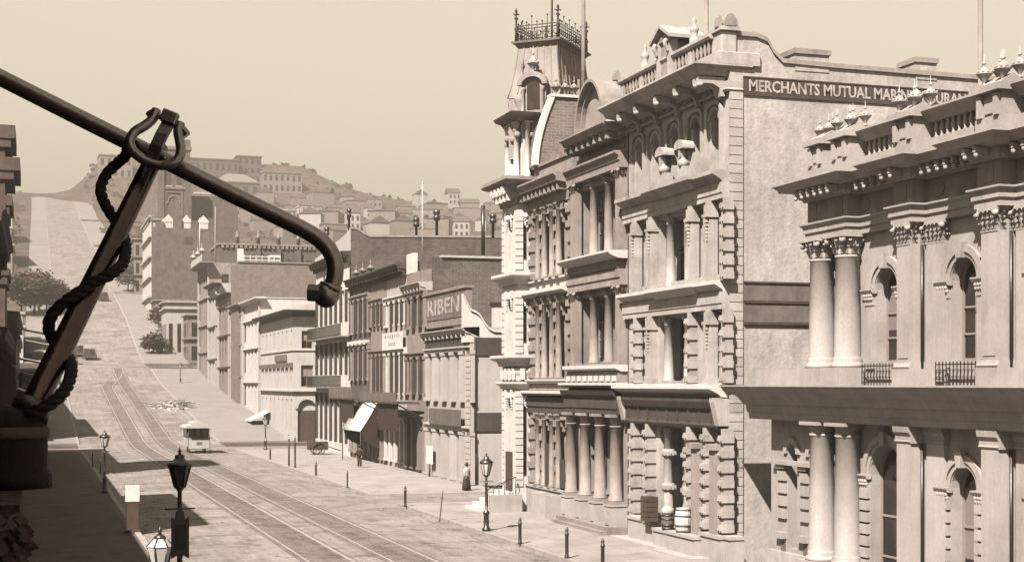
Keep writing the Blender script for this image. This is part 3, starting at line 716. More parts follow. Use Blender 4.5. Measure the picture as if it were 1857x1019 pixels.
# recessed panel frames round the top windows
for c in W4:
    hw, zt = .74, 17.62; sp = zt - hw * .55
    A1 = arc(c - hw, c + hw, sp, zt - sp, 12); A0 = arc(c - hw + .16, c + hw - .16, sp, zt - sp - .16, 12)
    MB().prism(fm, [(c - hw, 14.75)] + A1 + [(c + hw, 14.75), (c + hw - .16, 14.75)] + A0[::-1] + [(c - hw + .16, 14.75)], 0, .14).make('window_surround', s2, mer)
    A1 = arc(c - .5, c + .5, 16.89, .5, 10); A0 = arc(c - .37, c + .37, 16.89, .37, 10)
    MB().prism(fm, A1 + A0[::-1], 0, .08).make('archivolt', s2, mer)
# hooded bust niches between the top windows
for u in (1205, 1240):
    c = Yu(u, XM - .25); b = MB(); z0 = 14.9
    b.box(fm, c - .3, c + .3, z0, z0 + .5, 0, .4); b.lathe(fm.P(c, z0 + .5, .26), [(.2, 0), (.24, .2), (.1, .36), (.12, .4), (.15, .55), (.1, .7), (.02, .74)], 9)
    A1 = arc(c - .42, c + .42, z0 + 1.28, .28, 10); b.prism(fm, A1 + [(c + .42, z0 + 1.2), (c - .42, z0 + 1.2)], 0, .5)
    b.make('niche', s2, mer)
def molding(name, path, prof_, m, parent, side=1): return MB().sweep(path, prof_, side=side).make(name, m, parent)
# main cornice with brackets, returning round the corner
zc = 18.05
molding('frieze', [(25.32, MY0 + .1), (XM, MY0 + .1), (XM, MY1)], [(-.2, L4), (.16, L4), (.22, L4 + .06), (.16, L4 + .12), (.12, L4 + .14), (.12, zc + .1), (-.2, zc + .1)], s2, mer, 1)
molding('cornice', [(25.7, MY0 + 1.36), (XM, MY0 + 1.36), (XM, MY1)], [(-.1, zc), (.3, zc), (.34, zc + .12), (.5, zc + .2), (1.12, zc + .3), (1.2, zc + .44), (1.4, zc + .58), (1.5, zc + .64), (1.5, zc + .72), (-.1, zc + .78)], s2, mer, 1)
def bracket_big(q):
    q.cube(-1.1, 0, -.1, .1, .06, .3); q.add([(0, -.12, -.4), (-.16, -.12, -.4), (-.22, -.12, -.1), (-.5, -.12, .06), (0, -.12, .06), (0, .12, -.4), (-.16, .12, -.4), (-.22, .12, -.1), (-.5, .12, .06), (0, .12, .06)], [(0, 1, 2, 3, 4), (9, 8, 7, 6, 5), (0, 5, 6, 1), (1, 6, 7, 2), (2, 7, 8, 3), (3, 8, 9, 4), (4, 9, 5, 0)])
    q.lathe((-.98, 0, .02), [(.02, -.12), (.14, -.06), (.14, .04), (.02, .1)], 8)
for u in (1143, 1174, 1211, 1247, 1284):
    y = Yu(u, XM - .6); inst('bracket', 'main', bracket_big, s2, mer, (XM - .1, y, zc - .06))
inst('bracket', 'main', bracket_big, s2, mer, (XM - .1, MY0 + .3, zc - .06))
for i in range(11):
    y = MY0 + .6 + i * .9
    b = MB()
    for k in range(3): b.box(fm, y - .22 + k * .16, y - .12 + k * .16, L4 + .2, L4 + .2 + (.3 if k == 1 else .22), .12, .2)
    b.make('frieze_ornament', s2, mer)
# parapet
pz = zc + .78
molding('parapet', [(26.0, MY0 - .04), (XM - .45, MY0 - .04), (XM - .45, MY1)], [(-.35, pz - .1), (0.1, pz - .1), (0.1, pz + .36), (.04, pz + .4), (-.35, pz + .4)], s2, mer, 1)
fpp = street(XM - .4)
boxp('parapet_panel', fpp, MY0 + .7, MY1, pz + .38, pz + 1.0, -.3, -.16, M['grey'], mer)
MB().prism_a(fpp, [(-.4, pz + 1.0), (.1, pz + 1.0), (.18, pz + 1.08), (.18, pz + 1.18), (-.4, pz + 1.2)], MY0 + .6, MY1).make('rail', s2, mer)
for y in (MY1 - .3, MY1 - 2.4, MY0 + 4.9, MY0 + 2.6):
    boxi('parapet_post', fpp, y - .16, y + .16, pz + .4, pz + 1.02, -.3, .06, s2, mer)
for y in [MY0 + .9 + .34 * i for i in range(26)]:
    inst('baluster', 'mer', lambda q: q.lathe((0, 0, 0), [(.07, 0), (.04, .1), (.09, .28), (.05, .5), (.08, .62)], 6), M['grey'], mer, (XM - .42, y, pz + .39))
x0, x1 = Xu(1309, MY0 - .1), Xu(1336, MY0 - .1)
boxp('corner_pedestal', across(MY0 - .1), x0, x1, pz - .05, 20.0, -.9, 0, s2, mer, bevel=.03)
boxp('pedestal_cap', across(MY0 - .1), x0 - .1, x1 + .1, 20.0, 20.14, -1.0, .1, s2, mer)
f9 = across(MY0 - .05); cx = (x0 + x1) / 2 + .1
b = MB().prism(f9, arc(cx - .3, cx + .3, 20.16, .5, 12) + [(cx + .3, 20.14), (cx - .3, 20.14)], -.35, 0); b.prism(f9, arc(cx - .55, cx - .36, 20.14, .42, 6), -.3, 0)
b.prism(f9, arc(cx - .2, cx + .2, 20.2, .3, 10), 0, .05); b.make('acroterion', M['grey'], mer)
MB().prism(across(MY1 - .15), arc(XM - .75, XM - .45, pz + 1.2, .45, 8), -.3, 0).make('acroterion', M['grey'], mer)
# small temple-fronted gable on the parapet
yc = Yu(1213, XM - .35); f5 = street(XM - .5)
zb = pz + .3; zt = Zu(1211, 44, XM - .5)
b = MB().box(f5, yc - .45, yc + .45, zb, zt - .75, -1.3, 0); b.make('gable_body', M['grey'], mer)
for s in (-1, 1):
    boxp('gable_post', f5, yc + s * .55 - .1, yc + s * .55 + .1, zb, zt - .66, -.25, .12, s2, mer)
    MB().tube([f5.P(yc + s * .55, zt - .7 - .1 * k, .2 + .08 * math.sin(k)) for k in range(6)], .09, 6).make('scroll', s2, mer)
b = MB().prism(f5, [(yc - .78, zt - .55), (yc, zt - .12), (yc + .78, zt - .55), (yc + .78, zt - .68), (yc - .78, zt - .68)], -.3, .1)
b.make('pediment', M['grey'], mer)
b = MB()
for s in (-1, 1): b.prism(f5, [(yc, zt), (yc + s * .98, zt - .54), (yc + s * .98, zt - .68), (yc, zt - .14)], -1.35, .3)
b.make('gable_roof', s2, mer)
def finial(q): q.lathe((0, 0, 0), [(.2, 0), (.2, .5), (.1, .58), (.16, .75), (.2, .86), (.1, 1.0), (.05, 1.06), (.1, 1.18), (.02, 1.36)], 8)
inst('finial', 'mer', finial, s2, mer, (XM - .25, MY1 - 2.4, pz + .95)); inst('finial', 'mer', finial, s2, mer, (XM - .25, MY0 + 2.6, pz + .95))
yfp = Yu(1281, XM + .2)
single(MB().lathe((XM + .2, yfp, pz + .3), [(.16, 0), (.16, .9), (.1, 1.0), (.085, 5), (.06, 9)], 8), 'flagpole', M['grey'], (XM + .2, yfp, pz + .3), 'thick flagpole on the roof of the insurance building beside a ball finial', 'flagpole', 'flagpoles on the roofs')
# string courses and balconies
def ledge(z0, z1, o, bump, mt, name='ledge', dz=.0):
    yb0, yb1 = ym(1252, .5), ym(1188, .5)
    P_ = [(XM, MY0 + .02), (XM, yb0), (XM - bump, yb0), (XM - bump, yb1), (XM, yb1), (XM, MY1)] if bump else [(XM, MY0 + .02), (XM, MY1)]
    return molding(name, P_, [(-.05, z0), (o * .4, z0), (o * .5, z0 + (z1 - z0) * .22), (o * .85, z0 + (z1 - z0) * .55), (o, z0 + (z1 - z0) * .66), (o, z1), (-.05, z1 + .03)], mt, mer, 1)
ledge(14.35, 14.8, .7, .22, s2)
ledge(10.25, 10.66, .62, .16, M['white'])
ledge(6.28, 6.75, .85, 0, M['white'])
for (z0, z1) in ((13.75, 14.35), (9.6, 10.25)):
    molding('entablature', [(XM, MY0 + .02), (XM, MY1)], [(-.05, z0), (.3, z0), (.3, z0 + .2), (.34, z0 + .22), (.34, z1), (-.05, z1)], s2, mer)
molding('entablature', [(XM, MY0 + .3), (XM, MY1)], [(-.05, 5.1), (.38, 5.1), (.42, 5.2), (.38, 5.3), (.38, 5.75), (.5, 5.85), (.6, 6.1), (.6, 6.28), (-.05, 6.28)], M['fascia'], mer)
for k in range(9): boxi('fascia_batten', fm, MY0 + .75 + k * 1.02, MY0 + .83 + k * 1.02, 5.32, 5.74, .38, .43, M['fascia'], mer)
# pilasters and columns, storey by storey
def pil(u0, u1, z0, z1, o, style):
    y1, y0 = Yu(u0, XM - o), Yu(u1, XM - o * .3); 
    if y1 - y0 < .34: m_ = (y0 + y1) / 2; y0, y1 = m_ - .19, m_ + .19
    c = (y0 + y1) / 2
    if style == 'block':            # shaft with a square cap two thirds up and a carved drop below it
        b = MB().box(fm, y0 + .03, y1 - .03, z0, z1, 0, o - .06); b.make('pilaster', s2, mer)
        zc_ = z0 + (z1 - z0) * .8
        b = MB().box(fm, y0 - .03, y1 + .03, zc_, zc_ + .12, 0, o + .08); b.box(fm, y0, y1, zc_ + .12, zc_ + .5, 0, o)
        b.box(fm, c - .1, c + .1, zc_ - .34, zc_ - .24, o - .06, o + .05); b.box(fm, c - .13, c + .13, zc_ - .2, zc_ - .1, o - .06, o + .07)
        for k in range(4): b.sphere(fm.P(c, zc_ - .45 - .14 * k, o - .04), .085 - .012 * k, 5)
        b.make('pilaster_cap', s2, mer)
        boxi('pilaster_base', fm, y0 - .04, y1 + .04, z0, z0 + .22, 0, o + .03, s2, mer)
    elif style == 'band':           # rusticated: blocks alternate with a narrower shaft
        n = int((z1 - z0) / .5); b = MB().box(fm, y0 + .06, y1 - .06, z0, z1, 0, o - .1); b.make('pilaster', s2, mer)
        for k in range(n):
            za = z0 + .04 + k * (z1 - z0) / n
            inst('rustic_block', (round(y1 - y0, 2), round(o, 2)), lambda q, y0=y0, y1=y1, o=o: (q.cube(-o, 0, -(y1 - y0) / 2, (y1 - y0) / 2, 0, .27), q.cube(-o - .05, -o, -(y1 - y0) * .36, -(y1 - y0) * .12, .07, .2), q.cube(-o - .05, -o, (y1 - y0) * .12, (y1 - y0) * .36, .07, .2)), s2, mer, (XM, c, za))
    else:                           # smooth round column
        r = min(.32, max(.2, (y1 - y0) / 2)); h = z1 - z0
        inst('column', (round(r, 2), round(h, 2)), lambda q: column(q, h, r, 'leaf'), s2, mer, (XM + .08, c, z0))
        if style == 'ring':
            for zz in (z0 + h * .3, z0 + h * .66):
                inst('ring_block', round(r, 2), lambda q: (q.lathe((0, 0, 0), [(r * 1.2, 0), (r * 1.35, .06), (r * 1.35, .26), (r * 1.2, .32)], 14), [q.cube(r * 1.3 * math.cos(t) - .05, r * 1.3 * math.cos(t) + .05, r * 1.3 * math.sin(t) - .08, r * 1.3 * math.sin(t) + .08, .08, .24) for t in [i * PI / 5 for i in range(10)]]), s2, mer, (XM + .08, c, zz))
for (z0, z1) in ((10.66, 13.75),):
    for u0, u1, s in ((1143, 1160, 'block'), (1172, 1190, 'block'), (1196, 1208, 'col'), (1229, 1243, 'col'), (1245, 1262, 'block'), (1276, 1297, 'block'), (1309, 1322, 'band')): pil(u0, u1, z0, z1, .42, s)
for (z0, z1) in ((6.78, 9.6),):
    for u0, u1, s in ((1144, 1160, 'band'), (1171, 1187, 'block'), (1190, 1207, 'col'), (1229, 1240, 'col'), (1243, 1258, 'band'), (1276, 1297, 'block'), (1307, 1322, 'band')): pil(u0, u1, z0, z1, .42, s)
for u0, u1, s in ((1140, 1157, 'band'), (1167, 1182, 'band'), (1186, 1205, 'ring'), (1222, 1242, 'ring'), (1243, 1256, 'band'), (1271, 1289, 'band'), (1305, 1322, 'band')): pil(u0, u1, 1.2, 5.1, .5, s)
for u0, u1 in ((1258, 1269), (1291, 1302)):
    y1, y0 = Yu(u0, XM - .5), Yu(u1, XM - .5); boxp('pilaster', fm, y0, y1, .9, 4.3, .02, .62, M['grey'], mer); boxp('pilaster_cap', fm, y0 - .08, y1 + .08, 4.3, 4.5, .02, .75, M['grey'], mer)
# plinth blocks and steps
for (u0, u1, o, zt) in ((1137, 1162, .75, 1.18), (1164, 1182, .66, 1.12), (1183, 1204, .9, .95), (1206, 1257, 1.0, .98), (1268, 1305, .72, 1.15), (1309, 1323, .6, 1.18)):
    y1, y0 = Yu(u0, XM - o), Yu(u1, XM - o)
    b = MB().box(fm, y0, y1, .1, zt - .12, 0, o - .04); b.box(fm, y0 - .04, y1 + .04, zt - .12, zt, 0, o + .02); b.make('plinth_block', M['granite'], mer)
for (u0, u1, o, zt) in ((1105, 1200, 1.25, .26), (1180, 1310, 1.5, .24)):
    y1, y0 = Yu(u0, XM - o), Yu(u1, XM - o); boxp('step', fm, max(y0, MY0 + .3), min(y1, MY1 - .2), .12, zt, .0, o, M['granite'], mer)
b = MB().prism_a(fm, [(.0, 5.2), (.4, 5.2), (.62, 6.1), (.62, 6.26), (0, 6.26)], MY1 - .5, MY1 - .1); b.make('console', s2, mer)
b = MB().prism_a(fm, [(.0, 5.2), (.4, 5.2), (.62, 6.1), (.62, 6.26), (0, 6.26)], MY0 + .05, MY0 + .45); b.make('console', s2, mer)
# ------------------------------------------------------------------ grey four-column front with the round pediment
XQ = 24.75
mid = thing('columned_building', (24.8, 64, 0), 'grey building with a round-arched pediment and four tall columns on each floor', 'building')
fq, g = street(XQ), M['grey']
QY0, QY1 = MY1 + .02, 67.5
mid_u = 1090
def zq(v, o=0.0, u=1090): return Zu(u, v, XQ - o)
F1, F2, F3 = zq(750, .4), zq(524), zq(318, .2)             # heads of the columns
B1, B2, B3 = zq(905), zq(662, .3), zq(462, .3)             # their feet
qc = [QY1 - .62 - k * (QY1 - QY0 - 1.1) / 3 for k in range(4)]
qw = [(qc[i] + qc[i + 1]) / 2 for i in range(3)]
ops = []
for (z0, z1) in ((B1 + .2, F1 - .5), (B2 + .1, F2 - .3), (B3 + .1, F3 - .35)):
    ops += [(qc[3] + .2, qc[0] - .2, z0, z1, 0)]
zct = zq(238, 1.0, 1067)                                    # outer edge of the cornice
facade(MB(), fq, QY0, QY1, 0, zct, ops, 0, .95).make('street_wall', g, mid)
for q in ops:
    boxp('loggia_wall', fq, q[0] - .05, q[1] + .05, q[2] - .05, q[3] + .05, -.96, -.92, g, mid)
    for c in qw: window(mid, fq, c - .42, c + .42, q[2] + .3, q[3] - .3, -.86, 0, (1, 2))
b = MB().box(fq, QY0, QY1, 0, zct - .1, -12, -.97); b.box(fq, QY0, QY0 + .02, 0, zct, -.97, 0); b.box(fq, QY1 - .02, QY1, 0, zct, -.97, 0); b.make('core_wall', M['brick'], mid)
def q_mold(name, prof_, m): return MB().sweep([(XQ, QY0), (XQ, QY1)], prof_, side=1).make(name, m, mid)
for (z0, z1, r, cap) in ((B1, F1, .27, 'round'), (B2, F2, .21, 'leaf'), (B3, F3, .21, 'leaf')):
    for i, y in enumerate(qc):
        if i in (0, 3) and z0 != B1:
            w_ = .36 if i == 0 else .28
            boxi('pilaster', fq, y - w_, y + w_, z0, z1 - .4, 0, .3, g, mid); inst('capital', 'mid%d' % i, lambda q, w_=w_: capital(q, 2 * w_, .32, .4), g, mid, (XQ, y, z1 - .4))
            boxi('pilaster_base', fq, y - w_ - .04, y + w_ + .04, z0, z0 + .16, 0, .35, g, mid)
        else:
            h = z1 - z0; inst('column', (round(r, 2), round(h, 2)), lambda q: column(q, h, r, cap, 14), g, mid, (XQ - r - .12 if z0 == B1 else XQ + .04, y, z0))
# ground floor: pedestals with little square openings, plinth steps
for y in qc:
    zt = B1
    b = MB().box(fq, y - .38, y + .38, .45, zt - .08, -.0, .78); b.box(fq, y - .42, y + .42, zt - .08, zt, 0, .82); b.box(fq, y - .2, y + .2, .6, zt - .2, .78, .82); b.make('column_pedestal', M['granite'], mid)
for i, (o, z) in enumerate(((.95, .5), (1.2, .32))):
    boxp('step', fq, QY0 + .05 + .03 * i, QY1 - .05 - .03 * i, .1 + .002 * i, z, 0, o, g, mid)
q_mold('entablature', [(0, F1), (.5, F1), (.5, F1 + .22), (.55, F1 + .25), (.55, F1 + .75), (.7, F1 + .85), (.78, F1 + 1.05), (0, F1 + 1.05)], M['fascia'])
b = MB()
for i in range(4): b.box(fq, qc[i] - .26, qc[i] + .26, F1 - .06, F1 + .0, .02, .72)
b.make('abacus', M['white'], mid)
z = zq(703, .8); q_mold('ledge', [(0, z), (.5, z), (.85, z + .12), (.85, z + .22), (0, z + .24)], M['white'])
z0 = z + .24
b = MB().box(fq, QY0 + .1, QY1 - .1, z0, B2 - .3, 0, .42)
b.make('balcony_panel', g, mid)
for k in range(9): boxi('balcony_block', fq, QY0 + .35 + k * .74, QY0 + .62 + k * .74, z0 + .06, z0 + .3, .42, .52, M['white'], mid)
q_mold('balcony_ledge', [(0, B2 - .3), (.3, B2 - .3), (.62, B2 - .16), (.62, B2), (0, B2)], M['white'])
q_mold('entablature', [(0, F2), (.36, F2), (.36, F2 + .3), (.42, F2 + .34), (.42, F2 + .7), (0, F2 + .7)], g)
b = MB().box(fq, QY0 + .3, QY1 - .3, F2 + .75, B3 - .36, .0, .4); b.make('balcony_panel', M['tan'], mid)
q_mold('balcony_ledge', [(0, B3 - .34), (.4, B3 - .34), (.8, B3 - .2), (.95, B3 - .08), (.95, B3), (0, B3 + .02)], M['white'])
q_mold('architrave', [(0, F3), (.38, F3), (.38, F3 + .3), (.44, F3 + .33), (.44, F3 + .52), (.62, F3 + .62), (.62, F3 + .72), (0, F3 + .74)], g)
MB().sweep([(XQ, QY0), (XQ, QY1 - 1.1)], [(0, zct - .52), (.35, zct - .5), (.45, zct - .32), (.95, zct - .24), (1.05, zct - .08), (1.2, zct), (1.2, zct + .06), (0, zct + .14)], side=1).make('cornice', g, mid)
boxp('frieze', fq, QY0 + .35, QY1 - .35, F3 + .95, zct - .75, 0, .07, M['grey'], mid)
for k in range(8):
    y = QY0 + .4 + k * .75; boxi('bracket', fq, y - .1, y + .1, zct - .62, zct - .3, .1, .9, g, mid)
# round pediment with its barrel roof behind
yp = 63.45; fr_ = street(XQ - .55); rz = zq(141, .5, 1087) - zct - .12
A1 = arc(yp - 1.8, yp + 1.8, zct + .14, rz, 20)
A0 = arc(yp - 1.5, yp + 1.5, zct + .14, rz - .3, 20)
MB().prism(fr_, A0, -.6, -.14).make('tympanum', g, mid)
MB().prism(fr_, A1 + A0[::-1], -.9, .06).make('pediment_arch', g, mid)
A2 = arc(yp - 1.65, yp + 1.65, zct + .14, rz - .14, 20)
MB().prism(fr_, A1 + A2[::-1], .06, .3).make('pediment_moulding', g, mid)
MB().prism(fr_, arc(yp - 1.65, yp + 1.65, zct + .1, rz - .12, 20), -7, -.92).make('barrel_roof', M['lead'], mid)
MB().box(fr_, yp - 1.9, yp + 1.9, zct + .08, zct + .3, -.7, .1).make('pediment_sill', M['white'], mid)
boxp('roof', fq, QY0, QY1, zct - .1, zct + .02, -12, -.1, M['roof'], mid)

# ------------------------------------------------------------------ corner building with the mansard tower and the white pavilion
XT = 24.8
tow = thing('tower_building', (24.8, 71, 0), 'corner building with an iron-crested mansard tower and a bright white corner pavilion', 'building')
ft, wh = street(XT), M['white']
TY0, TY1 = QY1 + .02, 73.8
def zt_(v, o=0.0, u=1003): return Zu(u, v, XT - o)
G1, G2, G3 = zt_(750, .4), zt_(538, .2), zt_(372, .2)      # heads of the storeys
E1, E2, E3 = zt_(885, .3), zt_(688, .3), zt_(503, .3)      # sills
zT = zt_(312, 1.0, 1010)
tb = [(Yu(1012, XT), Yu(1000, XT)), (Yu(985, XT), Yu(978, XT)), (Yu(1036, XT), Yu(1024, XT))]
tc = [TY0 + .95, TY0 + 3.1, TY0 + 5.25]
ops = []
for (z0, z1) in ((E1 + .3, G1 - .4), (E2 + .15, G2 - .5), (E3 + .15, G3 - .5)): ops += [(c - .7, c + .7, z0, z1, 0) for c in tc]
facade(MB(), ft, TY0, TY1, 0, zT - .3, ops, 0, .95).make('street_wall', g, tow)
for q in ops:
    window(tow, ft, q[0], q[1], q[2], q[3], -.9, q[4], (2, 1))
    c = (q[0] + q[1]) / 2
    MB().prism(ft, [(c - .66, q[3] + .12), (c + .66, q[3] + .12), (c + .66, q[3] + .24), (c, q[3] + .52), (c - .66, q[3] + .24)], 0, .32).make('window_hood', g, tow)
    for s in (-1, 1): inst('hood_bracket', 'tow', lambda q_: (q_.cube(-.26, 0, -.08, .08, 0, .3), q_.cube(-.14, 0, -.07, .07, -.25, 0)), g, tow, (XT, c + s * .52, q[3] - .22))
b = MB().box(ft, TY0, 78.4, 0, zT - .3, -12, -.97); b.make('core_wall', M['brick'], tow)
boxp('rear_wall', ft, 78.4, 79.4, 0, zT, -12, -.1, M['tan'], tow)
def t_mold(name, prof_, m): return MB().sweep([(XT, TY0), (XT, TY1)], prof_, side=1).make(name, m, tow)
tq = [TY0 + .2, TY0 + 2.02, TY0 + 4.18, TY1 - .3]
for (z0, z1) in ((E1, G1), (E2, G2), (E3, G3)):
    for i, y in enumerate(tq):
        boxi('pilaster', ft, y - .17, y + .17, z0, z1, 0, .26, g, tow)
        n = int((z1 - z0) / .62)
        for k in range(n): inst('rustic_block', 'tow', lambda q: q.cube(-.36, 0, -.24, .24, 0, .32), g, tow, (XT, y, z0 + .1 + k * (z1 - z0) / n))
        if 0 < i < 3:
            h = z1 - z0; inst('column', ('tow', round(h, 2)), lambda q: column(q, h, .16, 'leaf'), g, tow, (XT - .3, y + .5, z0)); inst('column', ('tow', round(h, 2)), lambda q: column(q, h, .16, 'leaf'), g, tow, (XT - .3, y - .5, z0))
t_mold('entablature', [(0, G1), (.4, G1), (.4, G1 + .3), (.46, G1 + .34), (.46, G1 + .8), (0, G1 + .8)], M['fascia'])
z = zt_(717, .6); t_mold('ledge', [(0, z), (.4, z), (.75, z + .1), (.75, z + .22), (0, z + .24)], wh); t_mold('parapet_course', [(0, z + .26), (.3, z + .26), (.3, E2 - .22), (0, E2 - .22)], g)
t_mold('sill_ledge', [(0, E2 - .2), (.35, E2 - .2), (.55, E2 - .06), (.55, E2), (0, E2)], wh)
t_mold('entablature', [(0, G2), (.3, G2), (.3, G2 + .4), (0, G2 + .42)], g)
z = zt_(532, .6); t_mold('ledge', [(0, z), (.35, z), (.72, z + .14), (.72, z + .26), (0, z + .3)], wh)
t_mold('sill_course', [(0, z + .3), (.25, z + .3), (.25, E3 - .12), (.4, E3 - .08), (.4, E3), (0, E3)], wh)
t_mold('architrave', [(0, G3), (.3, G3), (.34, G3 + .3), (.34, zT - .7), (0, zT - .7)], g)
t_mold('cornice', [(0, zT - .72), (.4, zT - .7), (.5, zT - .42), (.95, zT - .36), (1.0, zT - .16), (1.15, zT - .04), (1.15, zT + .04), (0, zT + .12)], g)
for k in range(10):
    y = TY0 + .3 + k * .64; boxi('bracket', ft, y - .09, y + .09, zT - .75, zT - .4, .1, .85, g, tow)
boxp('parapet', ft, TY0 + .2, TY1 - .5, zT + .1, zT + .95, -.4, .12, g, tow); boxp('parapet_cap', ft, TY0 + .1, TY1 - .4, zT + .95, zT + 1.1, -.45, .24, g, tow)
boxp('plinth', ft, TY0 + .02, TY1, .1, E1 - .1, 0, .42, M['granite'], tow); boxp('plinth_cap', ft, TY0 + .02, TY1, E1 - .1, E1, 0, .5, M['granite'], tow)
for y in (TY0 + 1.3, TY0 + 3.4): boxp('plinth_block', ft, y - .5, y + .4, .1, E1 - .25, .42, .95, M['granite'], tow)
boxp('notice_board', ft, TY0 + .65, TY0 + 1.3, E1 + .1, E1 + 1.5, .28, .34, M['signdark'], tow); boxp('notice_board', ft, TY0 + 2.65, TY0 + 3.5, E1 + .05, E1 + 2.2, .28, .36, M['signdark'], tow)
# mansard behind the parapet, with a hollow curve and a brick gable towards the camera
xe, ze = XT + .35, zT + .2
prof_m = []; GY = 72.4
for i in range(13):
    v = 300 - (300 - 176) * i / 12; u = 976 + 30 * (i / 12) ** 1.8
    prof_m.append((Xu(u, GY), Zx(u, v, GY)))
ztop = prof_m[-1][1]
fg = across(GY)
MB().prism(fg, [(xe, ze - .4)] + prof_m + [(prof_m[-1][0] + 5, ztop), (prof_m[-1][0] + 5, ze - .4)], -.3, 0).make('gable_wall', M['brickpale'], tow)
b = MB()
for (p, q) in zip(prof_m, prof_m[1:]): b.prism(fg, [p, q, (q[0] - .22, q[1] + .02), (p[0] - .22, p[1] + .02)], -.5, .1)
b.prism(fg, [(prof_m[-1][0] - .25, ztop), (prof_m[-1][0] + 5, ztop), (prof_m[-1][0] + 5, ztop + .14), (prof_m[-1][0] - .25, ztop + .14)], -.5, .12); b.make('gable_coping', wh, tow)
b = MB(); n_ = len(prof_m)
vs = [(x - .04, GY + .4, z) for x, z in prof_m] + [(x - .04, 77.6, z) for x, z in prof_m]
b.add(vs, [(i, i + 1, n_ + i + 1, n_ + i) for i in range(n_ - 1)]); b.quad((prof_m[-1][0], GY + .3, ztop), (prof_m[-1][0] + 6, GY + .3, ztop), (prof_m[-1][0] + 6, 77.6, ztop), (prof_m[-1][0], 77.6, ztop)); b.quad((prof_m[-1][0] + .0, 77.55, ze), (30, 77.55, ze), (30, 77.55, ztop), (prof_m[-1][0], 77.55, ztop)); b.make('mansard_roof', M['slate'], tow)
# tower: set cornerwise, with a seamed hollow roof, cornice, dormers and iron cresting
Rv, Fv = Vector((CS, -SN, 0)), Vector((SN, CS, 0))
al = R(24)
dl = -Rv * math.cos(al) + Fv * math.sin(al); dr = Rv * math.sin(al) + Fv * math.cos(al)
tc0 = At(1008, 75, 78.0); zr1 = tc0.z; zr0 = At(1008, 176, 78.0).z
LL, LR = 1.98, 3.7
def tring(z, e):      # e = how far the plan is spread beyond the top
    c0 = Vector((tc0.x, tc0.y, z)) - (dl + dr) * e
    return [c0, c0 + dr * (LR + 2 * e), c0 + dr * (LR + 2 * e) + dl * (LL + 2 * e), c0 + dl * (LL + 2 * e)]
b = MB(); RR = []
for t in range(7):
    k = t / 6; RR.append(tring(zr0 + (zr1 - zr0) * k, .12 + .42 * (1 - k) ** 1.6))
for r0, r1 in zip(RR, RR[1:]): b.add(r0 + r1, [(i, (i + 1) % 4, 4 + (i + 1) % 4, 4 + i) for i in range(4)])
b.make('tower_roof', M['lead'], tow)
b = MB(); r0, r1 = tring(zr0 - 3.2, .5), tring(zr0 + .02, .5); b.add(r0 + r1, [(i, (i + 1) % 4, 4 + (i + 1) % 4, 4 + i) for i in range(4)] + [(4, 5, 6, 7)]); b.make('tower_body', M['lead'], tow)
def roofpt(c0, c1, s, k):
    i = min(5, int(k * 6)); f = k * 6 - i
    return RR[i][c0].lerp(RR[i][c1], s).lerp(RR[i + 1][c0].lerp(RR[i + 1][c1], s), f)
for c0, c1, n in ((0, 3, 6), (0, 1, 9)):
    for k in range(n + 1): MB().tube([roofpt(c0, c1, k / n, j / 6) for j in range(7)], .04, 5).make('roof_seam', M['lead'], tow)
rg = tring(0, .12)
MB().sweep([(p.x, p.y) for p in rg], [(-.4, zr1 - .2), (.04, zr1 - .2), (.14, zr1 - .06), (.26, zr1), (.3, zr1 + .1), (-.4, zr1 + .14)], side=-1, closed=True).make('tower_cornice', M['grey'], tow)
zr = zr1 + .14
def crest(q, L_):
    for z in (.08, .62, .78): q.tube([(-L_ / 2, 0, z), (L_ / 2, 0, z)], .028, 4)
    n = int(L_ / .27)
    for k in range(n + 1):
        x = -L_ / 2 + L_ * k / n; t = 1.25 if k % 3 == 0 else .95
        q.tube([(x, 0, 0), (x, 0, t)], .026, 4); q.sphere((x, 0, t), .055, 4)
        if k < n: q.tube([(x + L_ / n / 2 + .1 * math.cos(a), 0, .35 + .13 * math.sin(a)) for a in [j * PI / 4 for j in range(9)]], .02, 4)
rc = tring(zr, .2)
for i in range(4):
    p, q_ = rc[i], rc[(i + 1) % 4]; d = q_ - p
    inst('cresting', round(d.length, 2), lambda q, l=d.length: crest(q, l), M['fascia'], tow, (p + q_) / 2, math.atan2(d.y, d.x))
for p in rc:
    inst('crest_finial', 'tow', lambda q: (q.lathe((0, 0, 0), [(.09, 0), (.07, .5), (.12, .62), (.06, .75), (.05, 1.1), (.13, 1.2), (.05, 1.3), (.03, 1.5), (.09, 1.56), (.02, 1.75)], 6), q.cube(-.18, .18, -.03, .03, 1.4, 1.45), q.cube(-.03, .03, -.18, .18, 1.4, 1.45)), M['fascia'], tow, p)
